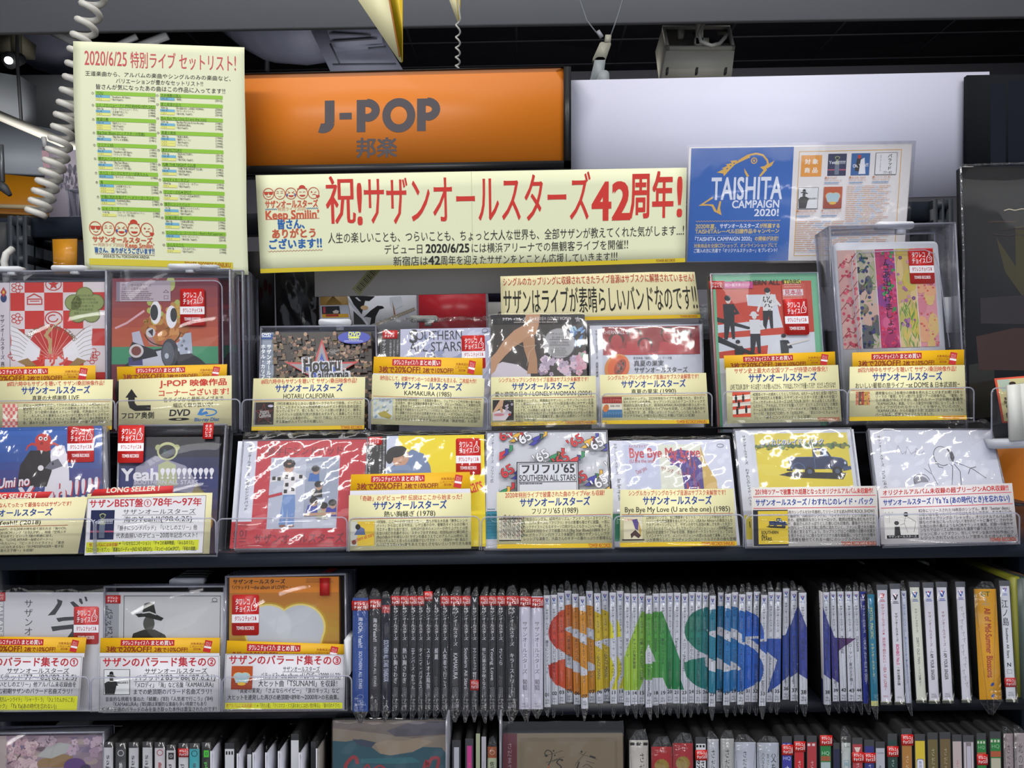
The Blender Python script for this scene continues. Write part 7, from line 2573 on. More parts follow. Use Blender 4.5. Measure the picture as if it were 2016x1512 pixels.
# ================================================================== lower board: facing discs
def bcard(TL, TR, BR, BL, label, num, date, l1, l2, tail, thumb=None, hl=None, Y=-.0005):
 q = Q(TL, TR, BR, BL, Y, 12)
 o = slab_obj('ballad_card', q, -.0005, 0, M('e2e1e8', .5, .3))
 tag(o, label, 'price card', 'white ballad collection cards')
 p = Print(q, (0, 0, 240, 110))
 p.clip = (0, 0, 240, 110)
 red, blk = 'c22430', '22232b'
 p.line([(2, 1), (238, 1), (238, 109), (2, 109)], .5, '77777c', True)
 p.text('サザンのバラード集その' + num, 120, 2, 20, red, w=226, bold=.03, al='c')
 p.text('サザンオールスターズ', 153, 24, 11.5, blk, w=125 if num != '③' else 74, al='c')
 p.rect_(90 if num != '③' else 116, 35, 216 if num != '③' else 190, 35.6, blk)
 p.text(date, 152, 36.5, 13, blk, w=160, al='c', bold=.005)
 p.rect_(70, 49.5, 232, 50.1, blk)
 big = num == '③'
 p.text(l1, 68, 51.5, 14 if big else 11.5, blk, w=164, bold=.02)
 if big:
  p.text(l2[0], 24, 67, 11, blk, w=206, bold=.015)
  p.text(l2[1], 8, 80, 11, blk, w=226, bold=.015)
 else:
  p.text(l2, 68, 65, 11.5, blk, w=162, bold=.02)
 for i, t in enumerate(tail):
  p.text(t, 120, 80 + i * 10, 9.5, blk, w=(214, 190, 228)[i], bold=.01, al='c')
 if hl:
  y0 = 96 if big else 80
  p.rect_(4, y0, 236, 108, 'dde02c')
  p.up()
  if big:
   p.text('他アルバムには未収録!', 6, y0 + 1, 9, 'c0501c', w=52, bold=.02)
   p.text(hl[0], 62, y0 + 1, 9.5, '30341a', w=172, bold=.02)
  else:
   p.text('他アルバムには未収録!', 8, y0 + 2, 10, 'c0501c', w=58, bold=.02)
   p.text(hl[0], 68, y0 + 2, 11, '30341a', w=165, bold=.02)
   p.text(hl[1], 4, y0 + 15, 11, '30341a', w=196, bold=.02)
 if thumb:
  thumb(p, 10, 26, 62, 76) if not big else thumb(p, 14, 24, 56, 70)
 p.build('card_print', o)
 return o

TB = 8
qc = Q((-48, 1166), (204, 1166), (202, 1400), (-50, 1402), .012, TB)
r_ = case(qc, 'pale album with brushed black characters behind the leftmost ballad card', 'CD', 'ballad discs facing out on the middle board')
pr = Print(qc, (-215, 295, 914, 1340), .0003, .4, .35)
pr.clip = (-215, 295, 914, 1340)
pr.rect_(-215, 295, 914, 1340, 'c9c8cc')
pr.rect_(-215, 295, 40, 1340, '9a9aa0')
pr.up()
B_ = '2e2d30'
for pts in (((505, 355), (555, 372), (545, 410), (490, 495), (425, 502), (480, 440), (512, 390)), ((620, 385), (650, 375), (720, 435), (760, 500), (700, 480)),
   ((700, 350), (722, 352), (736, 396), (720, 402), (700, 375)), ((745, 335), (765, 335), (776, 372), (760, 378)),
   ((500, 525), (580, 515), (700, 510), (700, 540), (560, 550), (520, 560)), ((455, 600), (560, 590), (700, 575), (720, 590), (690, 650), (570, 800), (530, 790), (640, 640), (640, 620), (540, 630), (470, 642))):
 pr.poly(pts, B_)
pr.vtext('サザンオールスターズ', 256, 355, 80, B_, 820, -.005)
pr.vtext('BALLADE', 12, 380, 46, 'e0e0e0', 300, .03)
pr.build('cover_print', r_)
seal(qc, .165, .0, .235, .075, r_)
sticker(qc, .773, .122, .967, .44, r_, .0006)
film(qc, r_, .02, .06, .0, .002, .0010, 26, top_crimp=False)
promo((-50, 1253), (170, 1255), (166, 1294), (-52, 1293), .0125, 9, 'yellow discount strip above the leftmost ballad card')
bcard((-74, 1291), (163, 1292), (155, 1400), (-82, 1399), 'white ballad card with circled one at the picture edge', '①', "バラッド'77～'82('82.12.5)", '「いとしのエリー」他アルバム未収録曲を', '含む初期サザンのバラード名曲ズラリ！', [], th_b1, ('⇒「朝方ムーンライト」「シャ・ラ・ラ」「ひょうたんからこま」', '「わすれじのレイド・バック」「Ya Ya(あの時代を忘れない)」'))

qb = Q((204, 1154), (443, 1153), (441, 1402), (202, 1404), .008, TB)
r_ = empty('boxed_disc', qb.m(.5, 1, 0), 'clear keeper box with a man in a brimmed hat on a white cover', 'CD', 'ballad discs facing out on the middle board')
qc = Q((207, 1166), (441, 1166), (439, 1400), (205, 1402), .010, TB)
slab_obj('disc_case', qc, -.010, 0, M('8f8f94', .4), r_)
pr = Print(qc, (928, 297, 1975, 1340), .0003, .4, .35)
pr.clip = (928, 297, 1975, 1340)
pr.rect_(928, 297, 1975, 1340, 'c9cacd')
pr.rect_(928, 297, 1052, 1340, '9fa1a8')
pr.up()
pr.line([(1097, 330), (1946, 330), (1940, 1290), (1094, 1290)], 5, '2e2e30', True)
hat_man(pr, 1322, 385, 230)
pr.text("バラッド2 '83～'86", 1000, 440, 50, '2a2a2e', w=430, bold=.03, rot=90)
pr.text('サザンオールスターズ', 962, 410, 44, '2a2a2e', w=480, bold=.02, rot=90)
pr.ring(1895, 365, 22, 16, 4, '4a4a4e', 12)
pr.line([(1862, 384), (1925, 382)], 4, '4a4a4e')
pr.build('cover_print', r_)
seal(qc, .005, .025, .132, .095, r_)
clear_box(qb, r_, .02)
lock_tab((333, 1140), (400, 1152), .055, r_)
for k in range(3):
 lock_tab((345 + 8 * k, 1135 - 5 * k), (402 + 6 * k, 1142 - 5 * k), .085 + .03 * k, r_, GREYLOCK)
promo((198, 1256), (433, 1255.6), (432, 1294), (196, 1293), .0125, 9, 'yellow discount strip in front of the hatted man cover')
bcard((195, 1292), (433, 1291), (432.6, 1401), (194, 1402.5), 'white ballad card with circled two in front of the hatted man cover', '②', "バラッド2'83～'86('87.6.21)", '「メロディ」「海」など名盤『KAMAKURA』', 'までの絶頂期のバラード名曲ズラリ！', ["音楽的な挑戦を重ねた『綺麗』('83)『人気者で行こう』('84)", "『KAMAKURA』('85)期は実験的な楽曲も多い時期でもあり", 'サザン王道のバラードのみを抜き取った本作は重宝されたのです!'], th_b2)

qb = Q((443, 1134), (681, 1129), (684, 1400), (440, 1402), .008, TB)
for k in range(3):
 q2 = Q((448 + 6 * k, 1131 - 3 * k), (686 + 5 * k, 1127 - 3 * k), (690 + 5 * k, 1398), (446 + 6 * k, 1400), .030 + .017 * k, TB)
 r_ = empty('boxed_disc', q2.m(.5, 1, 0), 'another keeper box standing %s behind the orange heart cover' % ('first', 'second', 'third')[k], 'CD', 'ballad discs facing out on the middle board')
 slab_obj('disc_case', q2.sub(.04, .04, .96, 1, -.004), -.010, 0, M('4a3420', .4), r_)
 clear_box(q2, r_, .014)
 MB().slab(q2, .79, -.01, .86, .05, -.002, .001).build('red_seal', M('a82222', .4), r_)
r_ = empty('boxed_disc', qb.m(.5, 1, 0), 'clear keeper box with an orange cover and a large white heart', 'CD', 'ballad discs facing out on the middle board')
qc = Q((452, 1137), (667, 1135), (669, 1400), (450, 1402), .010, TB)
slab_obj('disc_case', qc, -.010, 0, M('8a5a20', .4), r_)
pr = Print(qc, (103, 162, 1062, 1345), .0003, .4, .35)
pr.clip = (103, 162, 1062, 1345)
for k, c in enumerate(('c07a2c', 'bd7c2c', 'ba802e', 'b88630', 'b88c32', 'ba9236', 'b88c34', 'b07c30', 'a86c2c', '9a5826')):
 pr.rect_(103, 300 + k * 62, 1062, 364 + k * 62, c)
pr.rect_(103, 900, 1062, 1345, '8a4a22')
pr.rect_(103, 162, 1062, 302, 'e08722')
pr.up()
heart_glow(pr, 235, 410, 935, 1000, 'c0c4ca', 'c09a2c')
pr.text('サザンオールスターズ', 132, 178, 46, '33241c', w=462, bold=.035)
pr.text('「バラッド3 ～the album of LOVE～ 」', 110, 234, 40, '33241c', w=550, bold=.025)
note_lines(pr, 775, 178, 1030, 222, 4, ('7a4a20',), .3)
pr.build('cover_print', r_)
sticker(qc, .027, .131, .272, .435, r_, .0006)
MB().slab(qb, .785, .03, .865, .16, .0006, .001).build('red_seal', M('b82222', .4), r_)
clear_box(qb, r_, .02)
promo((447, 1261), (681, 1268.5), (680, 1292), (445, 1292), .0125, 9, 'yellow discount strip half hidden above the ballad card with circled three', .62)
bcard((443.8, 1287), (679.6, 1288.6), (678, 1397), (439, 1398), 'white ballad card with circled three in front of the orange heart cover', '③', "バラッド3～the album of LOVE～'(2000.11.22)", '大ヒット曲「TSUNAMI」を収録！', ('「真夏の果実」「さよならベイビー」「涙のキッス」など', '大ヒットを連発した再びの絶頂期<89年～2000年>の名曲集。'), [], th_b3, ('！⇒「冷たい夏」「クリスマス・ラブ(涙のあとには白い雪が降る)」「夏の日のドラマ」',))
_cv = ('ballad card with circled one', 'ballad card with circled two', 'ballad card with circled three')
for k, (a, b) in enumerate(((-80, 174), (178, 434), (437, 692))):
 tray(a, b, 1336 - k, 1402, -.006, .012, 'clear acrylic lip in front of the %s' % _cv[k], 'clear trays on the middle board')

# ================================================================== spines on the middle board

def seq_stroke(pts, w, n=1):
 class _S:
  items = []
  clip = None
  z = 0
 s = Print.__new__(Print)
 s.items, s.clip, s.z, s.q = [], None, 0, type('q', (), {'bend': None})
 s.line(pts, w, 'x')
 return [(V, T) for V, T, _, _ in s.items]

def smooth_path(pts, n=10):
 """catmull-rom through points"""
 P = [np.array(p, float) for p in pts]
 P = [2 * P[0] - P[1]] + P + [2 * P[-1] - P[-2]]
 out = []
 for i in range(1, len(P) - 2):
  for k in range(n):
   t = k / n
   out.append(.5 * ((2 * P[i]) + (-P[i - 1] + P[i + 1]) * t + (2 * P[i - 1] - 5 * P[i] + 4 * P[i + 1] - P[i + 2]) * t ** 2 + (-P[i - 1] + 3 * P[i] - 3 * P[i + 1] + P[i + 2]) * t ** 3))
 out.append(P[-2])
 return out

U = 14.0   # drawing units per disc number, so strokes are even

def S_art(n0, n1, y0, y1):
 """bold S between disc numbers n0..n1"""
 w, h = (n1 - n0) * U, y1 - y0
 f = lambda a, b: (n0 * U + a * w, y0 + b * h)
 path = [f(.83, .385), f(.78, .22), f(.50, .125), f(.25, .17), f(.175, .28), f(.27, .40), f(.50, .49), f(.74, .60), f(.825, .72), f(.74, .84), f(.50, .875), f(.22, .79), f(.165, .62)]
 P = smooth_path(path, 8)
 return seq_stroke(P, h * .25)

def tri_poly(pts):
 T = tessellate_polygon([[Vector((p[0], p[1], 0)) for p in pts]])
 return [(np.array(pts, float), np.array([t for t in T]))]

seqX = lambda n: n * U
ART_S1 = S_art(1.4, 11.9, 1194, 1366)
ART_A = tri_poly([(seqX(11.2), 1358), (seqX(15.5), 1203), (seqX(19.4), 1203), (seqX(23.5), 1358), (seqX(20.2), 1358), (seqX(19.5), 1334), (seqX(15.9), 1334), (seqX(15.2), 1358)])
ART_AH = tri_poly([(seqX(16.4), 1302), (seqX(17.45), 1262), (seqX(18.5), 1302)])
ART_S2 = S_art(23.1, 34.0, 1194, 1364)
cx, cy = 38.0, 1290
st = []
for k in range(10):
 r = 1.0 if k % 2 == 0 else .40
 a = k * math.pi / 5
 st.append((seqX(cx + 6.6 * r * math.sin(a)), cy - 96 * r * math.cos(a)))
ART_ST = tri_poly(st)
stb = [(seqX(cx) + (x - seqX(cx)) * 1.22, cy + (y - cy) * 1.16) for x, y in st]
ART_STB = tri_poly(stb)
NC = {1: 'c62a22', 2: 'd8432a', 3: 'd9532a', 5: 'df7422', 6: 'e28c24', 7: 'e29a24', 9: 'dfc11f', 11: 'e6df20', 13: 'aed23c', 14: 'a2cc3c', 15: '84be3c', 17: '62ae3c', 18: '4ea63e', 19: '3c9c40',
  20: '249048', 21: '14864a', 23: '12805c', 24: '0e8468', 25: '0d8478', 26: '0c8488', 27: '0e84a0', 28: '1282b4', 29: '167abe', 30: '186cc6', 31: '1864ce', 32: '1a60ce', 33: '1c58bc', 34: '2054b6', 35: '2250b2', 36: '254aa8', 37: '2846a2', 38: '2b3c98', 39: '3a3290', 42: '4e2a72', 43: '5c2a6c', 44: '642a68'}

Z3s = qB3.P[0][2]

def spine_quad(x0, x1, yt, yb, sh, tilt=2.0, zplane=None):
 """face of a spine that stands on the board: its depth follows from the row where its foot is seen"""
 d = ray((x0 + x1) / 2 + sh, yb)
 t = (zplane - CPOS[2]) / d[2]
 Y = (CPOS + d * t)[1]
 Y = min(max(Y, -.03), .035)
 return Q((x0, yt), (x1, yt), (x1 + sh, yb), (x0 + sh, yb), Y, tilt), Y

def sleeve_tips(q, parent, top=True, bot=True, dep=.12, name='cellophane_wrap'):
 """sealed ends of the wrap: a creased wedge above and below the spine plus a thin skin"""
 mb = MB()
 w = 1.0
 j = lambda s: rng.uniform(-s, s)
 hmm = 1 / q.h
 if top:
  a, b = q.m(0, 0, 0), q.m(1, 0, 0)
  k1, k2 = .5 + j(.25), rng.uniform(.006, .011)
  t1, t2 = q.m(k1 - .22, -k2 * hmm, -.003 + j(.001)), q.m(k1 + .22 + j(.1), -(k2 + j(.002)) * hmm, -.004)
  a2, b2 = q.m(0, 0, -dep), q.m(1, 0, -dep)
  mb.add([a, b, t2, t1], [[0, 1, 2, 3]])
  mb.add([a, b, t2, t1, a2, b2], [[0, 3, 4], [1, 5, 2], [3, 2, 5, 4]], 1)
 if bot:
  a, b = q.m(0, 1, 0), q.m(1, 1, 0)
  k1, k2 = .5 + j(.2), rng.uniform(.008, .013)
  t1, t2 = q.m(k1 - .1, 1 + k2 * hmm, .004), q.m(k1 + .1, 1 + (k2 + j(.001)) * hmm, .0045)
  a2, b2 = q.m(0, 1, -.006), q.m(1, 1, -.006)
  mb.add([a, b, t2, t1, a2, b2], [[0, 3, 2, 1], [0, 4, 3], [1, 2, 5], [3, 4, 5, 2]])
  mb.tube([q.m(.02, 1, .0006), q.m(k1 - .1, 1 + k2 * hmm, .0042), q.m(k1 + .1, 1 + k2 * hmm, .0046), q.m(.98, 1, .0006)], .0003, 4)
 if top:
  mb.tube([q.m(.02, 0, .0004), t1, t2, q.m(.98, 0, .0004)], .00028, 4)
 o = mb.build(name, [FILM_TIP, FILM_FLAT], parent)
 MB().slab(q, -.02, 0, 1.02, 1, .0009, .0010).build('wrap_front', FILM_FLAT, o)
 return o

def disc_spine(x0, x1, yt, yb, sh, color, label, draw, cat='CD', group=None, name='disc_case', wrap=True, dep=.125, tilt=2.0, zp=None, rough=.35, body='0b0b0d'):
 q, Y = spine_quad(x0, x1, yt, yb, sh, tilt, Z3s if zp is None else zp)
 ins = .0003 / q.w
 o = MB().slab(q, ins, 0, 1 - ins, 1, -dep, 0, 0, dv=(0, dep, 0)).build(name, M(body, .6, .25), None)  # near-black body: dark tray, with the shade between discs put into the colour
 tag(o, label, cat, group)
 w = (x1 - x0)
 pr = Print(q, (0, 0, w * 10, (yb - yt) * 10), .0002, .35, .4, step=.00005)
 pr.rect_(0, 0, w * 10, (yb - yt) * 10, color)
 pr.up()
 if draw:
  draw(pr, w * 10, (yb - yt) * 10)
  pr.build('spine_print', o)
 if wrap:
  sleeve_tips(q, o, dep=dep)
 return o, q

RED = 'cf2320'

def s_seal(o, q, v0, v1, u0=-.05, u1=1.05):
 s = q.sub(u0, v0, u1, v1)
 b = MB().slab(s, 0, 0, 1, 1, .0004, .0008).build('red_seal', M(RED, .35, .4), o)
 p = Print(s, (0, 0, 100, 100), .0009, .35)
 p.text('タワレコ', 12, 10, 36, 'f4ecec', w=66, bold=.05)
 p.text('チョイス', 12, 50, 36, 'f4ecec', w=66, bold=.05)
 p.line([(84, 80), (84, 40), (90, 20), (94, 50), (92, 80)], 3, 'f4ecec')
 p.build('seal_print', b)

G3 = 'disc spines on the middle board'
# three thick ones
def d_blue(p, W, H):
 p.vtext('海のOh, Yeah!!', W * .5, H * .17, W * .32, 'dfe6f4', H * .27, .04)
 p.vtext('SOUTHERN ALL STARS', W * .5, H * .47, W * .26, 'd5def0', H * .33, .03)
 p.ring(W * .5, H * .87, W * .2, W * .14, 5, 'b9c9e8', 14)
 p.text('VICL', W * .5, H * .895, W * .2, 'c9d4ea', al='c')
 p.text('66000~1', W * .5, H * .925, W * .18, 'c9d4ea', al='c')
 p.line([(W * .12, H * .945), (W * .88, H * .945), (W * .88, H * .985), (W * .12, H * .985)], 3, 'b9c9e8', True)
o, q = disc_spine(694.5, 725, 1177, 1401, 0, '2f53a0', 'wide royal blue disc spine at the left end of the row', d_blue, group=G3)
s_seal(o, q, .025, .11)

def d_grey(p, W, H):
 p.vtext('海のYeah!!', W * .5, H * .19, W * .36, 'd0d0d4', H * .21, .05)
 p.vtext('SOUTHERN ALL STARS', W * .5, H * .44, W * .26, 'c6c6cc', H * .35, .03)
 p.ring(W * .5, H * .9, W * .22, W * .18, 4, '9a9aa0', 12)
 p.text('VICL', W * .5, H * .93, W * .2, '9a9aa0', al='c')
o, q = disc_spine(727, 750, 1174, 1399, 0, '36363b', 'wide charcoal disc spine next to the royal blue one', d_grey, group=G3)
s_seal(o, q, .025, .11)

def d_navy(p, W, H):
 for k in range(60):
  p.ell(rng.uniform(W * .1, W * .9), rng.uniform(H * .72, H * .88), 2, 2, '7a88b0', 5)
 p.text('SOUTHERN ALL STARS YEARBOOK', W * .28, H * .40, W * .62, 'c4cadc', w=H * .37, bold=.05, rot=90) if 0 else p.vtext('SOUTHERN ALL STARS YEARBOOK', W * .5, H * .37, W * .62, 'b9c0d4', H * .37, .06)
 p.rect_(W * .05, H * .06, W * .95, H * .13, 'b8383c')
 p.up()
 p.text('見本品', W * .5, H * .075, W * .26, 'f0d8d8', al='c')
 p.line([(W * .25, H * .97), (W * .5, H * .945), (W * .75, H * .97)], 8, 'dfe3ec')
disc_spine(751, 769.5, 1178, 1400, 0, '161a2c', 'navy speckled disc spine with a small red tag', d_navy, group=G3)

blk = [(770.5, 787, '熱い胸さわぎ', 's'), (788, 805, '熱い胸さわぎ', 's'), (805.5, 821, '10ナンバーズ・からっと', 's'), (821.5, 835, 'タイニイ・バブルス', 's'), (835.5, 851, 'ステレオ太陽族', 'u'), (851.5, 867, '綺麗', 'v'), (868, 884, '人気者で行こう', 's'),
  (885, 908.5, 'KAMAKURA', 's'), (909.5, 925.7, 'Southern All Stars', 's'), (926.7, 941.8, 'サウンドトラック 稲村ジェーン', 'V'), (945, 961, '世に万葉の花が咲くなり', 's'), (961.6, 977, 'Young Love', 's'), (978, 994, 'さくら', 's'), (995, 1021, 'キラーストリート', 's')]
_ord = ('first', 'second', 'third', 'fourth', 'fifth', 'sixth', 'seventh', 'eighth', 'ninth', 'tenth', 'eleventh', 'twelfth', 'thirteenth', 'last')
for k, (a, b, t, kind) in enumerate(blk):
 def d_blk(p, W, H):
  p.vtext('サザンオールスターズ', W * .5, H * .10, min(W * .55, 95), 'd9dade', H * .29 if W < 200 else H * .34, .02)
  L = min(.36, .052 * sum(1 if _wide(c) else .55 for c in t))
  p.vtext(t, W * .5, H * .455 if W < 200 else H * .5, min(W * .5, 100), 'd4d5da', H * L, .02)
  p.line([(W * .3, H * .805), (W * .7, H * .805), (W * .7, H * .885), (W * .3, H * .885)], 5, 'b4b6bc', True)
  p.vtext('初回盤', W * .5, H * .812, W * .24, 'b4b6bc', H * .066)
  p.rect_(W * .25, H * .90, W * .75, H * .903, '9a9ca2')
  p.rect_(W * .15, H * .909, W * .85, H * .912, '9a9ca2')
  p.text('VICL', W * .5, H * .93, W * .26, '9fa1a8', al='c')
  p.text(str(62001 + k), W * .5, H * .955, W * .24, '9fa1a8', al='c', w=W * .6)
  if kind in 'vV':
   vlogo(p, W * .5, H * .015, W * .55, 'e4e4e8', '22232a', False)
 extra = ' carrying its red seal low down' if kind == 'V' else (' without a red seal' if kind == 'v' else '')
 thick = ' and thicker than its neighbours' if b - a > 20 else ''
 o, q = disc_spine(a, b, 1173, 1398, 0, '202126', '%s black disc spine right of the navy one%s%s' % (_ord[k], extra, thick), d_blk, group=G3)
 if kind == 's':
  s_seal(o, q, .0, .085)
 elif kind == 'u':
  s_seal(o, q, -.04, .045)
 elif kind == 'V':
  s_seal(o, q, .735, .825)
for k, (a, b) in enumerate(((1022, 1045), (1045.7, 1069))):
 def d_gr(p, W, H):
  p.vtext('サザンオールスターズ', W * .5, H * .22, W * .46, '4a3c58', H * .47, -.004)
  p.vtext('葡萄', W * .5, H * .735, W * .48, '4a3c58', H * .10)
  p.text('VICL', W * .5, H * .945, W * .22, '5a5466', al='c')
  p.text('64400', W * .5, H * .967, W * .2, '5a5466', al='c')
  p.rect_(W * .1, H * .86, W * .9, H * .862, 'b4b2c0')
 o, q = disc_spine(a, b, 1174, 1396, 0, 'd9d6e6', ('left', 'right')[k] + ' of the two broad lilac white disc spines after the black ones', d_gr, group='two broad lilac white discs')
 s_seal(o, q, .0 + .01 * k, .09 + .01 * k)

TT = {1: '勝手にシンドバッド', 2: '気分しだいで責めないで', 3: 'いとしのエリー', 5: 'C調言葉に御用心', 6: '涙のアベニュー', 7: '恋するマンスリー・デイ', 9: 'ジャズマン(JAZZ MAN)', 11: 'シャ・ラ・ラ　ごめんねチャーリー', 13: '栞のテーマ', 14: 'チャコの海岸物語',
  15: '匂艶 THE NIGHT CLUB', 17: 'ボディ・スペシャルII (BODY SPECIAL)', 18: 'EMANON', 19: '東京シャッフル', 20: 'ミス・ブランニュー・デイ(MISS BRAND-NEW DAY)', 21: 'Tarako', 23: 'メロディ(Melody)', 24: 'みんなのうた', 25: '女神達への情歌(報道されないY型の彼方へ)', 26: 'さよならベイビー', 27: "フリフリ'65",
  28: '真夏の果実', 29: 'ネオ・ブラボー!!', 30: 'シュラバ★ラ★バンバ SHULABA-LA-BAMBA', 31: '涙のキッス', 32: 'エロティカ・セブン EROTICA SEVEN', 33: '素敵なバーディー(NO NO BIRDY)', 34: 'クリスマス・ラブ(涙のあとには白い雪が降る)', 35: 'マンピーのG★SPOT', 36: 'あなただけを～Summer Heartbreak～', 37: '愛の言霊～Spiritual Message～',
  38: '太陽は罪な奴', 39: '01MESSENGER～電子狂の詩～', 42: 'PARADISE', 43: 'イエローマン～星の王子様～', 44: 'TSUNAMI'}
num = [(1, 1070, 1083.3, 1172, 1392, 1), (2, 1083.6, 1097, 1171, 1389, 1.5), (3, 1097.2, 1111, 1167, 1387, 2), (5, 1111.2, 1125, 1163, 1384.5, 3), (6, 1125.7, 1139, 1169, 1389, 4), (7, 1139.6, 1153, 1174, 1395, 5), (7, 1153.2, 1167.4, 1163.5, 1386, 5.5), (9, 1169, 1182.4, 1168, 1387, 5), (9, 1183, 1198, 1163.5, 1383, 4),
  (11, 1199.4, 1213, 1166.5, 1387.5, 2), (11, 1213.6, 1227.6, 1163.6, 1385.5, 2), (13, 1228.6, 1241.3, 1168, 1389, 0), (14, 1242, 1255.3, 1168.5, 1388.5, 0), (15, 1256, 1270, 1168.5, 1388, 0), (17, 1270.8, 1284, 1172.6, 1392.3, 0), (18, 1284.4, 1297.6, 1168.6, 1388.2, -.5), (19, 1298, 1312.2, 1168, 1388, -.5), (20, 1312.7, 1325.6, 1167.5, 1386, -1),
  (21, 1326.4, 1340, 1167, 1387, -1.5), (23, 1341.6, 1354.9, 1168.7, 1387.5, -1.5), (24, 1355.6, 1368.4, 1165.6, 1386, -1.5), (25, 1369, 1381.7, 1166, 1387, -1), (26, 1382.4, 1395.8, 1166.5, 1386.5, -1.3), (27, 1396.5, 1409.4, 1172.7, 1391, -1.5), (28, 1413.3, 1426, 1166.5, 1383.5, -3.5), (29, 1427, 1439.7, 1169, 1388.2, -3.5), (29, 1440.2, 1453.3, 1166.3, 1384.6, -3),
  (30, 1454.5, 1467.8, 1170, 1387, -3.3), (31, 1468.6, 1481.4, 1166, 1384.4, -3), (32, 1483.6, 1497, 1165, 1384.6, -4.5), (33, 1498, 1511, 1171.5, 1389.6, -4), (34, 1511.8, 1524.7, 1165.6, 1384.4, -3.5), (35, 1525.2, 1538.7, 1166, 1384.8, -3), (36, 1541, 1554.3, 1158.5, 1380, -1), (37, 1556, 1570.8, 1163.5, 1382.5, 0), (38, 1572, 1587.6, 1167, 1386.2, 2),
  (38, 1619, 1632.4, 1166, 1387, 3.4), (39, 1633.4, 1645.8, 1164.4, 1383.5, 6), (42, 1647.5, 1661, 1164.4, 1382.4, 7), (43, 1663, 1677.5, 1164.4, 1383.3, 7), (44, 1678.7, 1691, 1164, 1383.2, 6.5)]
_cn = lambda n: 'red' if n < 2 else 'orange red' if n < 5 else 'orange' if n < 9 else 'gold' if n < 11 else 'yellow' if n < 13 else 'lime green' if n < 16 else 'green' if n < 22 else 'teal' if n < 28 else 'blue' if n < 36 else 'indigo' if n < 40 else 'purple'
from collections import Counter
_nw = lambda n: (_u[n] if n < 20 else ('twenty', 'thirty', 'forty')[n // 10 - 2] + ('-' + _u[n % 10] if n % 10 else ''))
_u = 'zero one two three four five six seven eight nine ten eleven twelve thirteen fourteen fifteen sixteen seventeen eighteen nineteen'.split()
_cnt = Counter(n for n, *_ in num)
_seen = Counter()
for n, x0, x1, yt, yb, sh in num:
 _seen[n] += 1
 shp = 'first letter S' if n < 11 else 'the letter A' if n < 23 else 'second letter S' if n < 34 else 'the star'
 lab = 'slim white disc spine numbered %s with %s slice of %s' % (_nw(n), _cn(n), shp)
 if n == 44:
  lab = 'slim white disc spine numbered forty-four with the tip of the purple star'
 if n == 38:
  lab = ('slim white disc spine numbered thirty-eight left of the gap in the row', 'slim white disc spine numbered thirty-eight right of the gap in the row')[_seen[n] - 1]
 elif _cnt[n] > 1:
  lab = ('left', 'right')[_seen[n] - 1] + ' of the two slim white disc spines numbered %s' % _nw(n)

 def d_num(p, W, H):
  vlogo(p, W * .5, H * .028, W * .52)
  # slice of the big letters; disc number n covers n..n+1 in sequence space
  y_top, y_bot = 1167.0, 1388.0
  def put(art, col, lay):
   for V, T in art:
    x = (V[:, 0] / U - n) * W
    y = (V[:, 1] - y_top) / (y_bot - y_top) * H
    p.z = lay
    p.clip = (0, 0, W, H)
    p.raw(np.stack([x, y], 1), T, col)
    p.clip = None
  c = NC[n]
  if n <= 12:
   put(ART_S1, c, 1)
  if 11 <= n <= 23:
   put(ART_A, c, 1)
   put(ART_AH, 'dcdfe8', 2)
  if 22 < n <= 34:
   put(ART_S2, c, 1)
  if n >= 31:
   if n < 36:
    put(ART_STB, 'dcdfe8', 2)
   put(ART_ST, c, 3)
  p.z = 4
  ink = '23242c'
  p.vtext('サザンオールスターズ', W * .5, H * .125, W * .44, ink, H * .235, .02)
  t = TT[n]
  L = min(.47, .034 * sum(1 if _wide(ch) else .6 for ch in t))
  p.vtext(t, W * .5, H * .40, W * .44, ink, H * L, .015)
  p.text('%02d' % n, W * .52, H * .872, W * .62, '1c1d26', al='c', bold=.05)
  p.text('VICL', W * .5, H * .93, W * .3, '4a4c58', al='c', w=W * .56)
  p.text(str(36000 + n), W * .5, H * .955, W * .28, '4a4c58', al='c', w=W * .66)
 disc_spine(x0, x1, yt, yb, sh, 'dcdfe8', lab, d_num, group='numbered white singles on the middle board')

# gap: back of a booklet facing sideways, seen at the gap
q = Q((1598, 1163), (1618, 1168), (1622, 1388), (1606, 1376), .03, 1)
r_ = slab_obj('turned_booklet', Quad([at(1597, 1150, .11), at(1619, 1166, .004), at(1623, 1386, .004), at(1603, 1352, .11)], np.array((-1.0, 0, 0))), 0, .001, M('b4b2b8', .5))
tag(r_, 'grey back of a single seen sideways inside the gap in the row', 'CD')
pr = Print(Quad([at(1597, 1150, .11), at(1619, 1166, .004), at(1623, 1386, .004), at(1603, 1352, .11)], np.array((-1.0, 0, 0))), (0, 0, 100, 230), .0012)
note_lines(pr, 50, 20, 90, 60, 8, ('4c4c54',), .4)
pr.rect_(30, 180, 100, 230, '2c346c')
pr.build('back_print', r_)

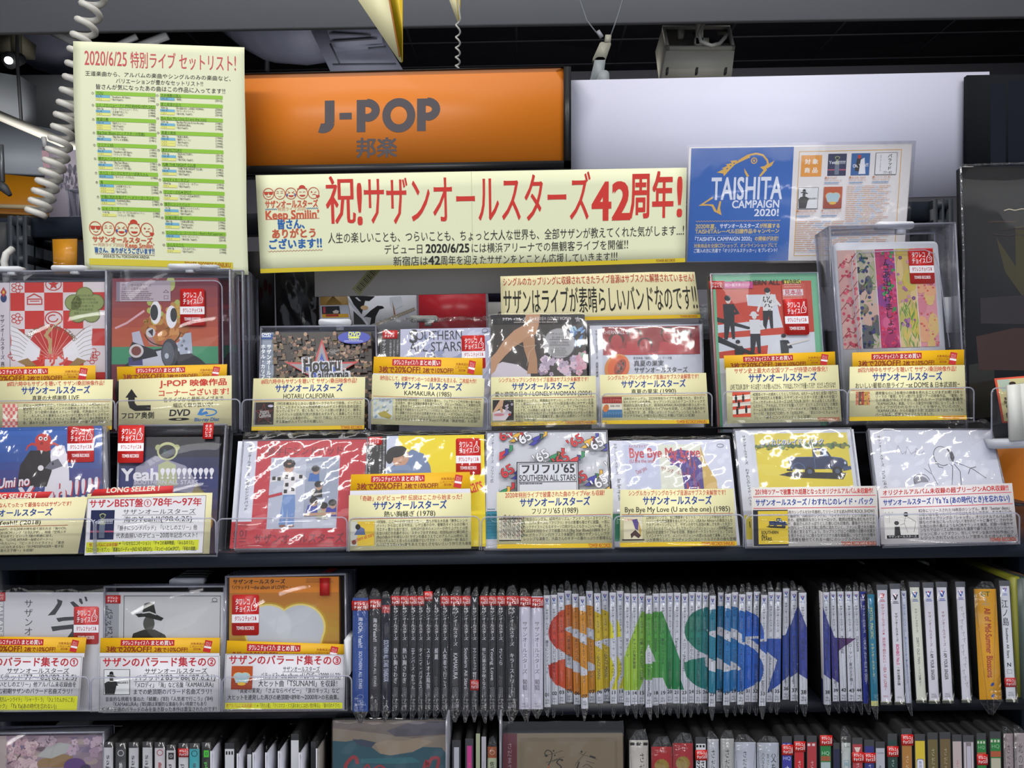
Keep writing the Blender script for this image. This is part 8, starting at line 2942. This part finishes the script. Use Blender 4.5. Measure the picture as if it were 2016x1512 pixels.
right = [(1692.2, 1706, 1165, 1384.5, 7.5, '2b3c9e', 'deep blue slim disc spine with white title after number forty-four', 'blue', 'この青い空、みどり～BLUE IN GREEN～'),
   (1707, 1721, 1170, 1389.5, 8, '1f7f9e', 'teal slim disc spine with yellow lettering HOTEL PACIFIC', 'teal', ''),
   (1725, 1747, 1151, 1387.5, 8.5, 'dcdae8', 'white jewel case spine with crimson title in japanese', 'crim', '涙の海で抱かれたい ～SEA OF LOVE～'),
   (1751, 1772, 1149, 1387.5, 10, 'dddce6', 'white jewel case spine with black artist name and pink title', 'pink', 'BOHBO No.5'),
   (1773, 1784, 1163, 1384, 10, 'd6dbea', 'narrow pale blue disc spine wedged beside the pink titled one', 'slim', '君こそスターだ / 夢に消えたジュリア'),
   (1788.5, 1810, 1145.5, 1384, 15, 'dcdfd0', 'cream green jewel case spine with italic title', 'dirty', 'DIRTY OLD MAN ～さらば夏よ～'),
   (1815.5, 1837.5, 1146.5, 1385.5, 13, 'dcdbe6', 'left of two white jewel case spines reading I AM YOUR SINGER', 'singer', ''),
   (1841.5, 1864, 1145.5, 1384.5, 13.5, 'dcdbe6', 'right of two white jewel case spines reading I AM YOUR SINGER', 'singer', ''),
   (1880, 1899.5, 1145, 1383.5, 13, 'dbd9e4', 'white jewel case spine with handwritten black brush title', 'brush', ''),
   (1917, 1960.5, 1159.5, 1380.5, 11.5, 'e8a818', 'broad golden yellow box set spine with red lettering', 'gold', ''),
   (1966, 1987.5, 1143, 1382, 14, 'd9dbe2', 'white jewel case spine with large black characters and a red seal', 'eno', '')]
for x0, x1, yt, yb, sh, col, lab, kind, t in right:
 def d_r(p, W, H):
  if kind in ('blue', 'teal', 'slim'):
   c = {'blue': 'e4e8f6', 'teal': 'd6d88a', 'slim': '6a86b8'}[kind]
   if kind == 'teal':
    p.rect_(W * .15, H * .03, W * .85, H * .08, '3a8fb8')
    p.rect_(0, H * .955, W, H, 'd8d98c')
    p.vtext('HOTEL PACIFIC', W * .5, H * .12, W * .5, c, H * .28, .02)
    p.vtext('サザンオールスターズ', W * .5, H * .44, W * .45, c, H * .30, .02)
   else:
    vlogo(p, W * .5, H * .025, W * .5, 'e8e8f4' if kind == 'blue' else '2a4fa8')
    p.vtext('サザンオールスターズ', W * .5, H * .12, W * .42, c, H * .25, .03)
    p.vtext(t, W * .5, H * .41, W * .42, c, H * .42, .03)
   return
  e = .028 * H
  if kind != 'gold':
   p.rect_(0, 0, W, .045 * H, '55585f')
   p.rect_(0, H - .022 * H, W, H, '4a4c44')
   p.rect_(0, H - .03 * H, W, H - .022 * H, 'b9b8a8')
   p.rect_(0, 0, W * .07, H, '2c2d33')
   p.rect_(W * .93, 0, W, H, '2c2d33')
   p.up()
  if kind == 'crim':
   vlogo(p, W * .5, H * .075, W * .42, 'c03a44')
   p.vtext('サザンオールスターズ★', W * .5, H * .16, W * .32, 'b83a54', H * .26, .02)
   p.vtext(t, W * .5, H * .44, W * .32, 'b83a54', H * .44, .02)
   p.text('VICL', W * .5, H * .92, W * .2, 'b83a54', al='c')
  elif kind == 'pink':
   vlogo(p, W * .5, H * .09, W * .5, '1c1c20', 'c8506a')
   p.vtext('サザンオールスターズ', W * .5, H * .24, W * .28, '1f2026', H * .24, .03)
   p.vtext(t, W * .5, H * .50, W * .34, 'd04a80', H * .17, .06)
   p.vtext('/ 神の島遥か国', W * .5, H * .69, W * .28, '1f2026', H * .15, .03)
   p.text('VICL', W * .5, H * .93, W * .2, '55565e', al='c')
  elif kind == 'dirty':
   vlogo(p, W * .5, H * .085, W * .5)
   p.vtext('サザン←→スターズ', W * .5, H * .22, W * .28, '3c3e34', H * .20, -.004)
   p.vtext(t, W * .5, H * .46, W * .28, '3c3e34', H * .40, -.004)
  elif kind == 'singer':
   vlogo(p, W * .5, H * .075, W * .52)
   p.vtext('サザンオールスターズ', W * .5, H * .24, W * .30, '84405a', H * .29, .01)
   p.rect_(W * .47, H * .545, W * .5, H * .565, '55506a')
   p.vtext('I AM YOUR SINGER', W * .5, H * .57, W * .36, '1f2026', H * .235, .03)
   p.text('VICL', W * .5, H * .915, W * .2, '3a3a44', al='c')
   p.text('35330', W * .5, H * .935, W * .18, '3a3a44', al='c')
  elif kind == 'brush':
   vlogo(p, W * .5, H * .08, W * .5)
   p.up()
   for k in range(13):
    y = H * (.22 + .052 * k)
    x = W * .5 + W * .12 * math.sin(k * 1.7)
    p.line([(x - W * .18, y), (x + W * .14, y - H * .014)], 5, '22222a', taper=lambda t: 1 - .5 * t)
    p.line([(x + W * .1, y - H * .012), (x - W * .02, y + H * .016), (x + W * .16, y + H * .03)], 5, '22222a', taper=lambda t: 1 - .5 * t)
  elif kind == 'gold':
   p.text('GT', W * .5, H * .02, W * .26, '3f6a2a', al='c', bold=.05)
   p.text('3', W * .5, H * .078, W * .24, 'b0a88c', al='c', bold=.04)
   p.text('DISCS', W * .5, H * .125, W * .12, 'b0a88c', al='c', bold=.04, w=W * .36)
   p.vtext('All of Mid-Summer Blossoms', W * .56, H * .17, W * .34, 'b03a1c', H * .62, .06)
   p.ell(W * .62, H * .85, W * .11, W * .06, '2a50a8', 14, rot=-50)
   p.ell(W * .62, H * .95, W * .11, W * .06, '2a50a8', 14, rot=-50)
   p.text('DISCS', W * .62, H * .885, W * .12, 'b0a060', al='c', w=W * .32)
  elif kind == 'eno':
   vlogo(p, W * .5, H * .06, W * .4, '5a6ac0')
   p.vtext('江ノ島', W * .42, H * .155, W * .62, '1f2026', H * .22, .015)
   p.vtext('Southern All Stars', W * .48, H * .39, W * .28, '2a2b33', H * .25, .03)
   p.text('N', W * .5, H * .675, W * .44, '1f2026', al='c', bold=.05)
   p.line([(W * .3, H * .735), (W * .7, H * .735), (W * .7, H * .765), (W * .3, H * .765)], 5, '2a2b33', True)
   p.text('VICL', W * .5, H * .915, W * .2, '3a3a44', al='c')
   p.text('60750', W * .5, H * .935, W * .18, '3a3a44', al='c')
 o, q = disc_spine(x0, x1, yt, yb, sh, col, lab, d_r, group=G3 if kind != 'singer' else 'two white jewel cases with the same title', wrap=kind in ('blue', 'teal', 'slim', 'gold'))
 if kind == 'eno':
  s_seal(o, q, .80, .875, -.02, 1.02)
 if kind not in ('blue', 'teal', 'slim', 'gold'):
  MB().slab(q, -.03, -.003, 1.05, 1.003, .0011, .0018).build('clear_case_edge', ACRYLIC, o)
# yellow green bag at the end and dark one
q = Q((1990, 1140), (2007, 1136), (2018, 1395), (2003, 1390), .02, 1)
r_ = slab_obj('yellow_green_sleeve', q, -.1, 0, M('8a8a2c', .4))
tag(r_, 'yellow green sleeve edge at the right end of the middle row', 'CD')
q = Q((2008, 1142), (2040, 1140), (2050, 1400), (2016, 1396), .015, 1)
r_ = slab_obj('grey_green_case', q, -.1, 0, M('4a5652', .3))
tag(r_, 'grey green case cut off by the frame in the middle row', 'CD')
# lock blocks at the far end of the cases
for k, x in enumerate((1672, 1695, 1732, 1757, 1782, 1813, 1893)):
 o = MB().slab(Q((x, 1108), (x + 17, 1107.5), (x + 17, 1121), (x, 1121.5), .125), 0, 0, 1, 1, -.02, 0, 0, .002).build('case_lock', GREYLOCK)
 tag(o, '%s grey lock block from the left showing above the right hand discs' % _ord[k], 'lock', 'grey lock blocks behind the middle row')

# ================================================================== bottom row
ZB = at(1000, 1690, -.005)[2]
G4 = 'disc spines on the lowest board'
# cherry blossom cover
qb = Q((-30, 1443), (205, 1440), (207, 1692), (-32, 1694), -.005, 6)
r_ = empty('boxed_disc', qb.m(.5, 1, 0), 'clear keeper box with pale pink blossom painting at the bottom left', 'CD')
qc = Q((-16, 1449), (203, 1447), (205, 1692), (-18, 1694), -.002, 6)
slab_obj('disc_case', qc, -.01, 0, M('7c6a78', .4), r_)
pr = Print(qc, (-95, 228, 1205, 1680), .0003, .4, .35)
pr.clip = (-95, 228, 1205, 1680)
pr.rect_(-95, 228, 82, 1680, 'b0a2a0')
pr.rect_(82, 228, 1205, 1680, '8d7a88')
pr.up()
for k in range(40):
 pr.ell(rng.uniform(90, 1190), rng.uniform(240, 700), rng.uniform(50, 120), rng.uniform(30, 70), ['9a8490', 'a08a98', '7a6c88', 'a4948f', '8a7a94'][k % 5], 14)
pr.up()
pr.line([(90, 560), (230, 470), (330, 330), (420, 260)], 20, '5a4650', taper=lambda t: 1 - .6 * t)
pr.poly([(440, 470), (560, 350), (700, 310), (860, 340), (780, 430), (600, 500)], 'a8aaa8')
pr.poly([(380, 605), (470, 510), (700, 440), (860, 470), (800, 605)], '8a6c44')
pr.up()
blossoms(pr, 95, 300, 420, 640, 46, ('c4a8ae', 'b898a2', 'd0b8bc'), 24)
blossoms(pr, 480, 250, 620, 330, 6, ('c0a8b4', 'b09ca8'), 34)
blossoms(pr, 800, 250, 1180, 440, 14, ('b8a0b4', 'c4acbc', 'a890a4'), 32)
pr.ell(880, 590, 130, 95, '5c3c78', 26)
pr.ell(1000, 610, 60, 40, '3a2c50', 18)
pr.build('cover_print', r_)
clear_box(qb, r_, .02)
lock_tab((110, 1423), (177, 1434), .06, r_, GREYLOCK)

spL = [(205, 223, 1460, 'c9c9cf', 'saji', '3c3c44'), (228, 248, 1462, '46484c', '鈴音', 'd0d0d0'), (254, 273, 1461, 'c9cace', 'saji', '3c3c44'), (281, 300, 1460, 'c9cace', 'saji', '3c3c44'), (305, 325, 1461, 'd0cbd0', '歌集', 'a84a50'),
  (328, 346, 1466, 'd0ccd0', 'phatmans', '2a2a2e'), (352, 371, 1463, 'cfd0d4', 'phatmans', '2a2a2e'), (373, 393, 1463, '42aab4', '音譜', '1a4a58'), (398, 415, 1461, '2b2e2c', 'phatmans', '4ac83c')]
_nm = ('white', 'charcoal', 'second white', 'third white', 'rose lettered white', 'white with black square mark', 'white with red seal', 'turquoise', 'black with lime green square')
for k, (x0, x1, yt, col, t, ink) in enumerate(spL):
 def d4(p, W, H):
  p.rect_(0, 0, W, H * .05, '3a3b3e')
  p.up()
  if k in (1, 4, 7):
   p.ring(W * .5, H * .09, W * .28, W * .28, 14, ink if k != 1 else 'c8c8cc', 16)
   p.vtext(t, W * .5, H * .17, W * .34, ink, H * .14, .04)
  elif k in (5, 8):
   p.rect_(W * .2, H * .07, W * .8, H * .13, ink)
   p.up().ring(W * .5, H * .10, W * .14, W * .14, 10, col, 12)
   p.vtext(t, W * .5, H * .17, W * .4, ink, H * .32, .03)
  else:
   p.vtext(t, W * .5, H * (.11 if k != 6 else .18), W * .5, ink, H * (.15 if t == 'saji' else .32))
 o, q = disc_spine(x0, x1, yt, 1690, 0, col, '%s spine in the bottom row right of the blossom cover' % _nm[k], d4, group=G4, wrap=False, zp=ZB, dep=.14)
 MB().slab(q, -.04, -.002, 1.04, 1, .0008, .0014).build('clear_case_edge', ACRYLIC, o)
 if k == 6:
  s_seal(o, q, .045, .12)
# turned cases: white spine edges with slanted fronts
_ti = 0
for x0, x1, yt, turned in ((416, 433, 1455, 1), (443, 461, 1463, 0), (468, 484, 1460, 1), (487, 495, 1474, 0), (499, 517, 1458, 1), (524, 542, 1458, 1), (549, 566, 1455, 1), (573, 588, 1445, 0), (590, 606, 1458, 1), (612, 622, 1460, 0), (624, 640, 1450, 2)):
 _ti += 1
 col = ('c2c3d2', 'c6c7cb')[0 if turned else 1]
 if turned == 2:
  col = '8a8480'
 if x0 == 612:
  col = '26282c'
 if turned:
  q = Quad([at(x0, yt + 25, -.01), at(x1, yt, .03), at(x1, 1682, .03), at(x0, 1690, -.01)], np.array((-.6, -.8, 0)))
  o = slab_obj('turned_case', q, -.004, 0, M(col, .35))
  tag(o, 'pale case turned aslant, %s from the left in the bottom row' % _ord[min(_ti - 1, 12)], 'CD', G4)
  p = Print(q, (0, 0, 100, 1000))
  p.vtext('イルカ'[_ti % 3] * 1 + 'のうた', 55, 180, 60, '2f3038', 260, .04)
  p.build('spine_print', o)
  MB().slab(q.sub(0, -.06, 1.05, 0), 0, 0, 1, 1, -.003, .001).build('clear_case_edge', ACRYLIC, o)
  slab_obj('case_edge', Q((x0 - 2, yt + 24), (x0, yt + 24), (x0, 1690), (x0 - 2, 1690), -.012), -.001, 0, M('d4d5e0', .3), o)
 else:
  def d5(p, W, H):
   p.rect_(0, 0, W, H * .05, '303236')
   if x0 == 443:
    for a in (.1, .4, .7):
     p.rect_(W * a, H * .07, W * (a + .18), H * .10, '25262a')
    p.vtext('昭和', W * .5, H * .22, W * .4, '3a3b40', H * .1)
  o, q = disc_spine(x0, x1, yt, 1690, 0, col, 'straight narrow spine, %s from the left among the slanted cases below' % _ord[min(_ti - 1, 12)], d5, group=G4, wrap=False, zp=ZB, dep=.14)

# landscape cover
qc = Q((655, 1418), (878, 1418), (880, 1692), (655, 1692), -.004, 3)
r_ = case(qc, 'bagged cover with dusky teal landscape and red script', 'CD')
pr = Print(qc, (-30, 110, 1290, 1730), .0003, .4, .35)
pr.clip = (-30, 110, 1290, 1730)
pr.rect_(-30, 110, 1290, 1730, '7d7264')
pr.up()
pr.poly([(-30, 110), (1290, 110), (1290, 280), (900, 320), (500, 260), (-30, 200)], '655a54')
pr.poly([(600, 230), (900, 120), (1290, 120), (1290, 270), (1000, 290), (700, 300)], '4a464e')
pr.poly([(-30, 350), (120, 360), (300, 330), (480, 370), (420, 420), (520, 500), (640, 520), (900, 470), (1000, 420), (1240, 430), (1290, 500), (1290, 1730), (-30, 1730)], '1d4a56')
pr.up()
pr.poly([(460, 380), (600, 340), (800, 350), (960, 320), (1150, 360), (1000, 430), (900, 480), (640, 520), (530, 500)], '8c7c68')
pr.poly([(200, 330), (350, 340), (470, 370), (420, 430), (260, 400)], '2f3a4c')
pr.poly([(300, 560), (900, 540), (1000, 600), (700, 620), (300, 610)], '27606a')
pr.up()
pr.line(smooth_path([(260, 620), (240, 550), (190, 550), (120, 650), (160, 760)], 6), 42, '8e2a34')
pr.line(smooth_path([(1030, 680), (1060, 590), (1080, 640), (1120, 560), (1200, 560), (1180, 700)], 6), 40, '8e2a34')
pr.line(smooth_path([(330, 680), (380, 630), (420, 690), (520, 640), (600, 690)], 6), 24, '8e2a34')
pr.build('cover_print', r_)
film(qc, r_, .01, .01, .0, .002, .0016, 30, top_crimp=False)
tag(slab_obj('clear_divider', Q((877, 1420), (881, 1420), (881, 1692), (877, 1692), -.02), -.1, 0, EDGE), 'clear divider edge right of the dusky landscape cover', 'divider')

mid = [(890, 907, 1457, 'b4b5c0', 'light grey spine between clear walls right of the landscape cover', 'grey'), (916, 932, 1454, 'b83a80', 'bright pink spine in the bottom row', 'pink'), (937, 945, 1444, '9aa084', 'narrow sage spine left of the pale lettered one', ''), (948, 957, 1450, 'a8a6ae', 'narrow grey lettered spine beside the orange topped one', 'J'), (960, 978, 1470, 'c2cba6', 'pale green spine with orange printed top', 'sa')]
for x0, x1, yt, col, lab, kind in mid:
 def d6(p, W, H):
  if kind in ('grey', 'pink'):
   p.rect_(0, 0, W, H * .06, '3c3c42')
   p.rect_(0, 0, W * .22, H, '3a3a42')
   p.rect_(W * .8, 0, W, H, '3a3a42')
   if kind == 'pink':
    p.vtext('プレイ', W * .5, H * .2, W * .3, 'c8843c', H * .1)
  elif kind == 'sa':
   p.rect_(0, 0, W, H * .10, 'a8501e')
   p.up().ring(W * .5, H * .05, W * .26, W * .24, 8, 'dcc8a0', 14)
   p.vtext('佐藤', W * .5, H * .13, W * .5, '22261e', H * .1, .03)
  elif kind == 'J':
   p.vtext('しろ', W * .5, H * .2, W * .5, '3c3a60', H * .2)
 disc_spine(x0, x1, yt, 1690, 0, col, lab, d6, group=G4, wrap=kind == 'sa', zp=ZB, dep=.14)
tag(slab_obj('clear_divider', Q((983, 1418), (987, 1418), (987, 1692), (983, 1692), -.02), -.1, 0, EDGE), 'clear divider edge left of the parchment cover', 'divider')

# parchment cover
qc = Q((990, 1444), (1226, 1443), (1228, 1692), (990, 1692), -.004, 3)
r_ = case(qc, 'bagged parchment coloured cover with musical ink drawing', 'CD')
pr = Print(qc, (60, 255, 1460, 1730), .0003, .4, .35)
pr.clip = (60, 255, 1460, 1730)
pr.rect_(60, 255, 225, 1730, '5c1c28')
pr.rect_(225, 255, 1460, 1730, '776a54')
pr.up()
for k in range(4):
 pr.line([(262 + k * 14, 310 + k * 12), (1390 - k * 8, 310 + k * 12), (1390 - k * 8, 1600), (262 + k * 14, 1600)], 2, '5a4e3c', True)
I_ = '241c18'
pr.line(smooth_path([(570, 520), (548, 490), (580, 452), (630, 480), (625, 560), (590, 630)], 6), 11, I_)
pr.ell(568, 518, 16, 15, I_, 12)
pr.ell(652, 460, 11, 11, I_, 10)
pr.ell(666, 514, 10, 10, I_, 10)
for a, b in (((540, 525), (760, 458)), ((560, 600), (775, 530)), ((630, 590), (700, 560))):
 pr.line([a, b], 5, I_)
pr.line(smooth_path([(750, 570), (720, 560), (690, 600), (740, 650), (700, 700)], 6), 14, I_)
pr.ell(750, 570, 14, 12, I_, 10)
pr.line(smooth_path([(600, 630), (585, 680), (600, 720)], 4), 12, 'a84a2c')
pr.ell(978, 472, 13, 13, I_, 10)
pr.line([(945, 488), (1165, 565)], 4, I_)
pr.line([(1035, 470), (920, 600), (900, 640)], 5, I_)
pr.poly([(1075, 512), (1145, 535), (1138, 556), (1070, 536)], I_)
pr.line([(950, 590), (920, 680)], 16, I_)
pr.line([(1030, 580), (1130, 610)], 5, I_)
pr.line(smooth_path([(990, 650), (1040, 620), (1100, 660)], 5), 7, I_)
pr.vtext('さだまさし', 140, 360, 60, 'a08890', 420)
pr.build('cover_print', r_)
film(qc, r_, .01, .09, .0, .002, .0010, 26, top_crimp=False)

spR = [(1239, 1276, 1457, 1, 'c8c3ba', 'tall ivory spine with three black squares at its top', 'sq', 'さだまさし', '2c2820'), (1282, 1323, 1470, 2, 'b41f28', 'red box spine with gold seal left of its twin', 'ucan', '', ''), (1324, 1364, 1463, 2, 'b02832', 'red box spine with gold seal right of its twin', 'ucan', '', ''),
  (1369, 1390, 1451, 2, 'cfcfd4', 'white spine with black squares right of the red boxes', 'sq2', 'さだまさし 9731', '1f1f26'), (1392, 1415, 1455, 2, 'c4c6ce', 'pale grey spine with spaced brush characters, left one', 'sp', 'さだまさし', '222226'), (1418, 1445, 1454, 2, 'b9bab8', 'warm grey spine with spaced brush characters, right one', 'sp', 'さだまさし', '222226'),
  (1446, 1488, 1461, 1, 'c6cad8', 'broad silver white box with centred handwriting', 'sp1', 'さだまさし', '26262e'), (1490, 1533, 1462, 1, 'c2c8d4', 'broad silver white box with three columns of text', 'col3', '', ''), (1539, 1559, 1449, 1, '3c3c98', 'violet blue spine with red seal and HQ mark', 'hq', 'さだ', 'dadcea'),
  (1563, 1583, 1447, 1, 'bc2b33', 'bright red spine with seal beside the violet one', 'rd', 'さだま', 'e0c8c8'), (1588, 1608, 1448, 1, 'a83a40', 'dull red spine with two white squares at its top', 'rd2', 'さだま', 'd8b0b0'), (1614, 1636, 1447, 2, '2c7a42', 'green spine with small field photo and red seal', 'gr', '', ''),
  (1640, 1653, 1462, 3, '2a2c48', 'thin dark violet spine right of the green photo spine', 'tv', '', ''), (1655, 1675, 1449, 3, 'c9cfcb', 'glossy white spine with blue boxed character low down', 'wh', '風', '3a9ab0'), (1677, 1698, 1452, 3, 'a84048', 'rose red spine with crown mark and seal', 'rs', 'さだまさ', 'd8b8bc'),
  (1701, 1721, 1456, 3, '36387c', 'indigo spine with red seal', 'in', 'さだま', 'b8bcd8'), (1723, 1742, 1460, 3, 'b0b2bc', 'silver grey spine with black character', 'sg', '永縁', '2a2a30'), (1747, 1766, 1444, 4, '2c4440', 'dark bottle green spine with wide red seal', 'bg', 'さだま', '9ab0a4'),
  (1774, 1795, 1434, 4, 'a8763c', 'ochre spine standing tallest with a red seal at its top', 'oc', 'さだまさし', 'd8c09a'), (1800, 1821, 1445, 5, 'd0b838', 'yellow spine with white oval label', 'ye', '', ''), (1825, 1846, 1442, 5, '6a5f3c', 'olive brown spine, left of the pair', 'ol', 'さだまさし', 'b4ac8c'),
  (1849, 1871, 1441, 5, '6c5c3e', 'olive brown spine, right of the pair', 'ol', 'さだまさし', 'a89c7c'), (1874, 1893, 1446, 5, 'b8a8a8', 'pinkish white spine with faint red characters', 'pk', 'そらの', 'b8808c'), (1895, 1917, 1447, 5, '9a9098', 'grey framed white spine next to the pinkish one', 'fr', '', ''),
  (1922, 1941, 1443, 5, '2f7a3c', 'green spine with low red seal', 'g1', '', ''), (1948, 1970, 1440, 5, '2f7a3c', 'green spine with pale square picture', 'g2', '', ''), (1975, 1994, 1444, 5, 'a8989a', 'mauve white spine with spaced brush characters', 'sp', 'さだま', '2a2628'), (1996, 2020, 1443, 5, 'b0a4a6', 'pinkish box cut off at the frame', 'kt', '北の国から', '2a2628')]
for x0, x1, yt, sh, col, lab, kind, t, ink in spR:
 def d7(p, W, H):
  def sq(n, c='1f1f24'):
   for a in range(n):
    p.rect_(W * (.08 + a * .9 / n), H * .065, W * (.08 + (a + .6) * .9 / n), H * .085, c)
  if kind not in ('ucan', 'sp', 'sp1', 'col3', 'kt', 'sq'):
   p.rect_(0, 0, W, H * .055, '3f4043')
   p.rect_(0, 0, W * .05, H, '303136')
   p.rect_(W * .95, 0, W, H, '303136')
   p.up()
  if kind == 'sq':
   for a in (.03, .38, .74):
    p.rect_(W * a, H * .02, W * (a + .24), H * .045, '1f1d1c')
   p.vtext(t, W * .66, H * .1, W * .3, ink, H * .48)
  elif kind == 'ucan':
   p.text('ユーキャン', W * .5, H * .03, W * .16, 'e0c8c8', al='c', w=W * .5)
   p.up()
   for j in range(14):
    a = j * .4488
    p.ell(W * .5 + W * .28 * math.cos(a), H * .175 + W * .28 * math.sin(a), W * .08, W * .08, '9c8334', 8)
   p.ell(W * .5, H * .175, W * .30, W * .30, '9c8334', 24)
   p.up().vtext('大全', W * .5, H * .135, W * .22, '7a6420', W * .5)
  elif kind == 'sq2':
   sq(3)
   p.vtext('さだまさし', W * .66, H * .19, W * .42, ink, H * .36, .03)
   p.vtext('9731', W * .26, H * .19, W * .36, ink, H * .14, .03)
  elif kind in ('sp', 'kt'):
   p.vtext(t, W * .5, H * .08, W * .38, ink, H * .085 * len(t))
  elif kind == 'sp1':
   p.vtext(t, W * .48, H * .07, W * .22, ink, H * .055 * len(t) * 1.2)
  elif kind == 'col3':
   p.vtext('父を送る', W * .76, H * .09, W * .26, '24262e', H * .34)
   p.vtext('まさしんぐ', W * .5, H * .09, W * .14, '34363e', H * .26)
   p.vtext('CONCERT', W * .28, H * .09, W * .14, '34363e', H * .24)
  elif kind == 'hq':
   sq(2, 'c9c9cc')
   p.text('HQ', W * .5, H * .165, W * .42, 'b4bce0', al='c')
   p.vtext(t, W * .5, H * .24, W * .5, ink, H * .16, .03)
  elif kind in ('rd', 'rd2', 'rs', 'in', 'bg', 'oc', 'ol', 'pk'):
   if kind == 'rd2':
    sq(2, 'd9c9c9')
   if kind == 'rs':
    p.poly([(W * .2, H * .08), (W * .8, H * .08), (W * .62, H * .12), (W * .38, H * .12)], 'dcc8c0')
   p.vtext(t, W * .52, H * (.2 if kind not in ('ol',) else .12), W * .34, ink, H * .07 * len(t))
  elif kind == 'gr':
   p.text('HQ', W * .5, H * .13, W * .4, 'a8d0b4', al='c')
   p.rect_(W * .08, H * .17, W * .9, H * .21, '9a5a3c')
   p.rect_(W * .08, H * .22, W * .9, H * .30, 'a9b8bc')
   p.up().rect_(W * .08, H * .275, W * .9, H * .30, '5c9a5c')
  elif kind == 'wh':
   p.text('U-CAN', W * .5, H * .08, W * .2, '55585c', al='c', w=W * .7)
   p.line([(W * .3, H * .2), (W * .75, H * .2), (W * .75, H * .3), (W * .3, H * .3)], 8, ink, True)
   p.text(t, W * .52, H * .215, W * .4, ink, al='c')
  elif kind == 'sg':
   p.text('U-CAN', W * .5, H * .09, W * .2, '55585c', al='c', w=W * .7)
   p.vtext(t, W * .5, H * .2, W * .42, ink, H * .14)
  elif kind == 'ye':
   p.rrect(W * .15, H * .2, W * .85, H * .29, W * .2, '6a70b0')
   p.up().rrect(W * .2, H * .205, W * .8, H * .285, W * .18, 'dcdce4')
   p.up().vtext('無用', W * .5, H * .215, W * .28, '6a70b0', H * .06)
  elif kind == 'fr':
   p.rect_(W * .12, H * .06, W * .88, H, 'c4bcc4')
   p.up().rect_(W * .25, H * .06, W * .75, H, '847880')
   p.up().rect_(W * .32, H * .09, W * .7, H, 'b9b4c4')
  elif kind in ('g1', 'g2'):
   sq(3, 'c4c8b8')
   p.text('HQ', W * .5, H * .10, W * .4, '8ab892', al='c')
   p.rect_(W * .05, H * .155, W * .95, H * .20, 'a8583a')
   if kind == 'g2':
    p.rect_(W * .08, H * .21, W * .92, H * .30, 'b4b09c')
 o, q = disc_spine(x0, x1, yt, 1690, sh, col, lab + ' in the bottom row', d7, group=G4, wrap=kind in ('ucan', 'sp', 'sp1', 'col3', 'wh', 'kt', 'sq'), zp=ZB, dep=.14)
 if kind in ('sq2', 'hq', 'rd', 'rs', 'in', 'bg', 'oc', 'g1', 'gr'):
  v = {'sq2': .105, 'hq': .07, 'rd': .05, 'rs': .12, 'in': .11, 'bg': .1, 'oc': .045, 'g1': .17, 'gr': .0}[kind]
  s_seal(o, q, v, v + .085, -.08 if kind == 'bg' else -.02, 1.1)
for k, x in enumerate((1770, 1793, 1817)):
 o = MB().slab(Q((x, 1404), (x + 19, 1403), (x + 19, 1419), (x, 1420), .1), 0, 0, 1, 1, -.02, 0, 0, .003).build('case_lock', GREYLOCK)
 tag(o, '%s grey lock block from the left below the middle board' % _ord[k], 'lock', 'grey lock blocks behind the bottom row')
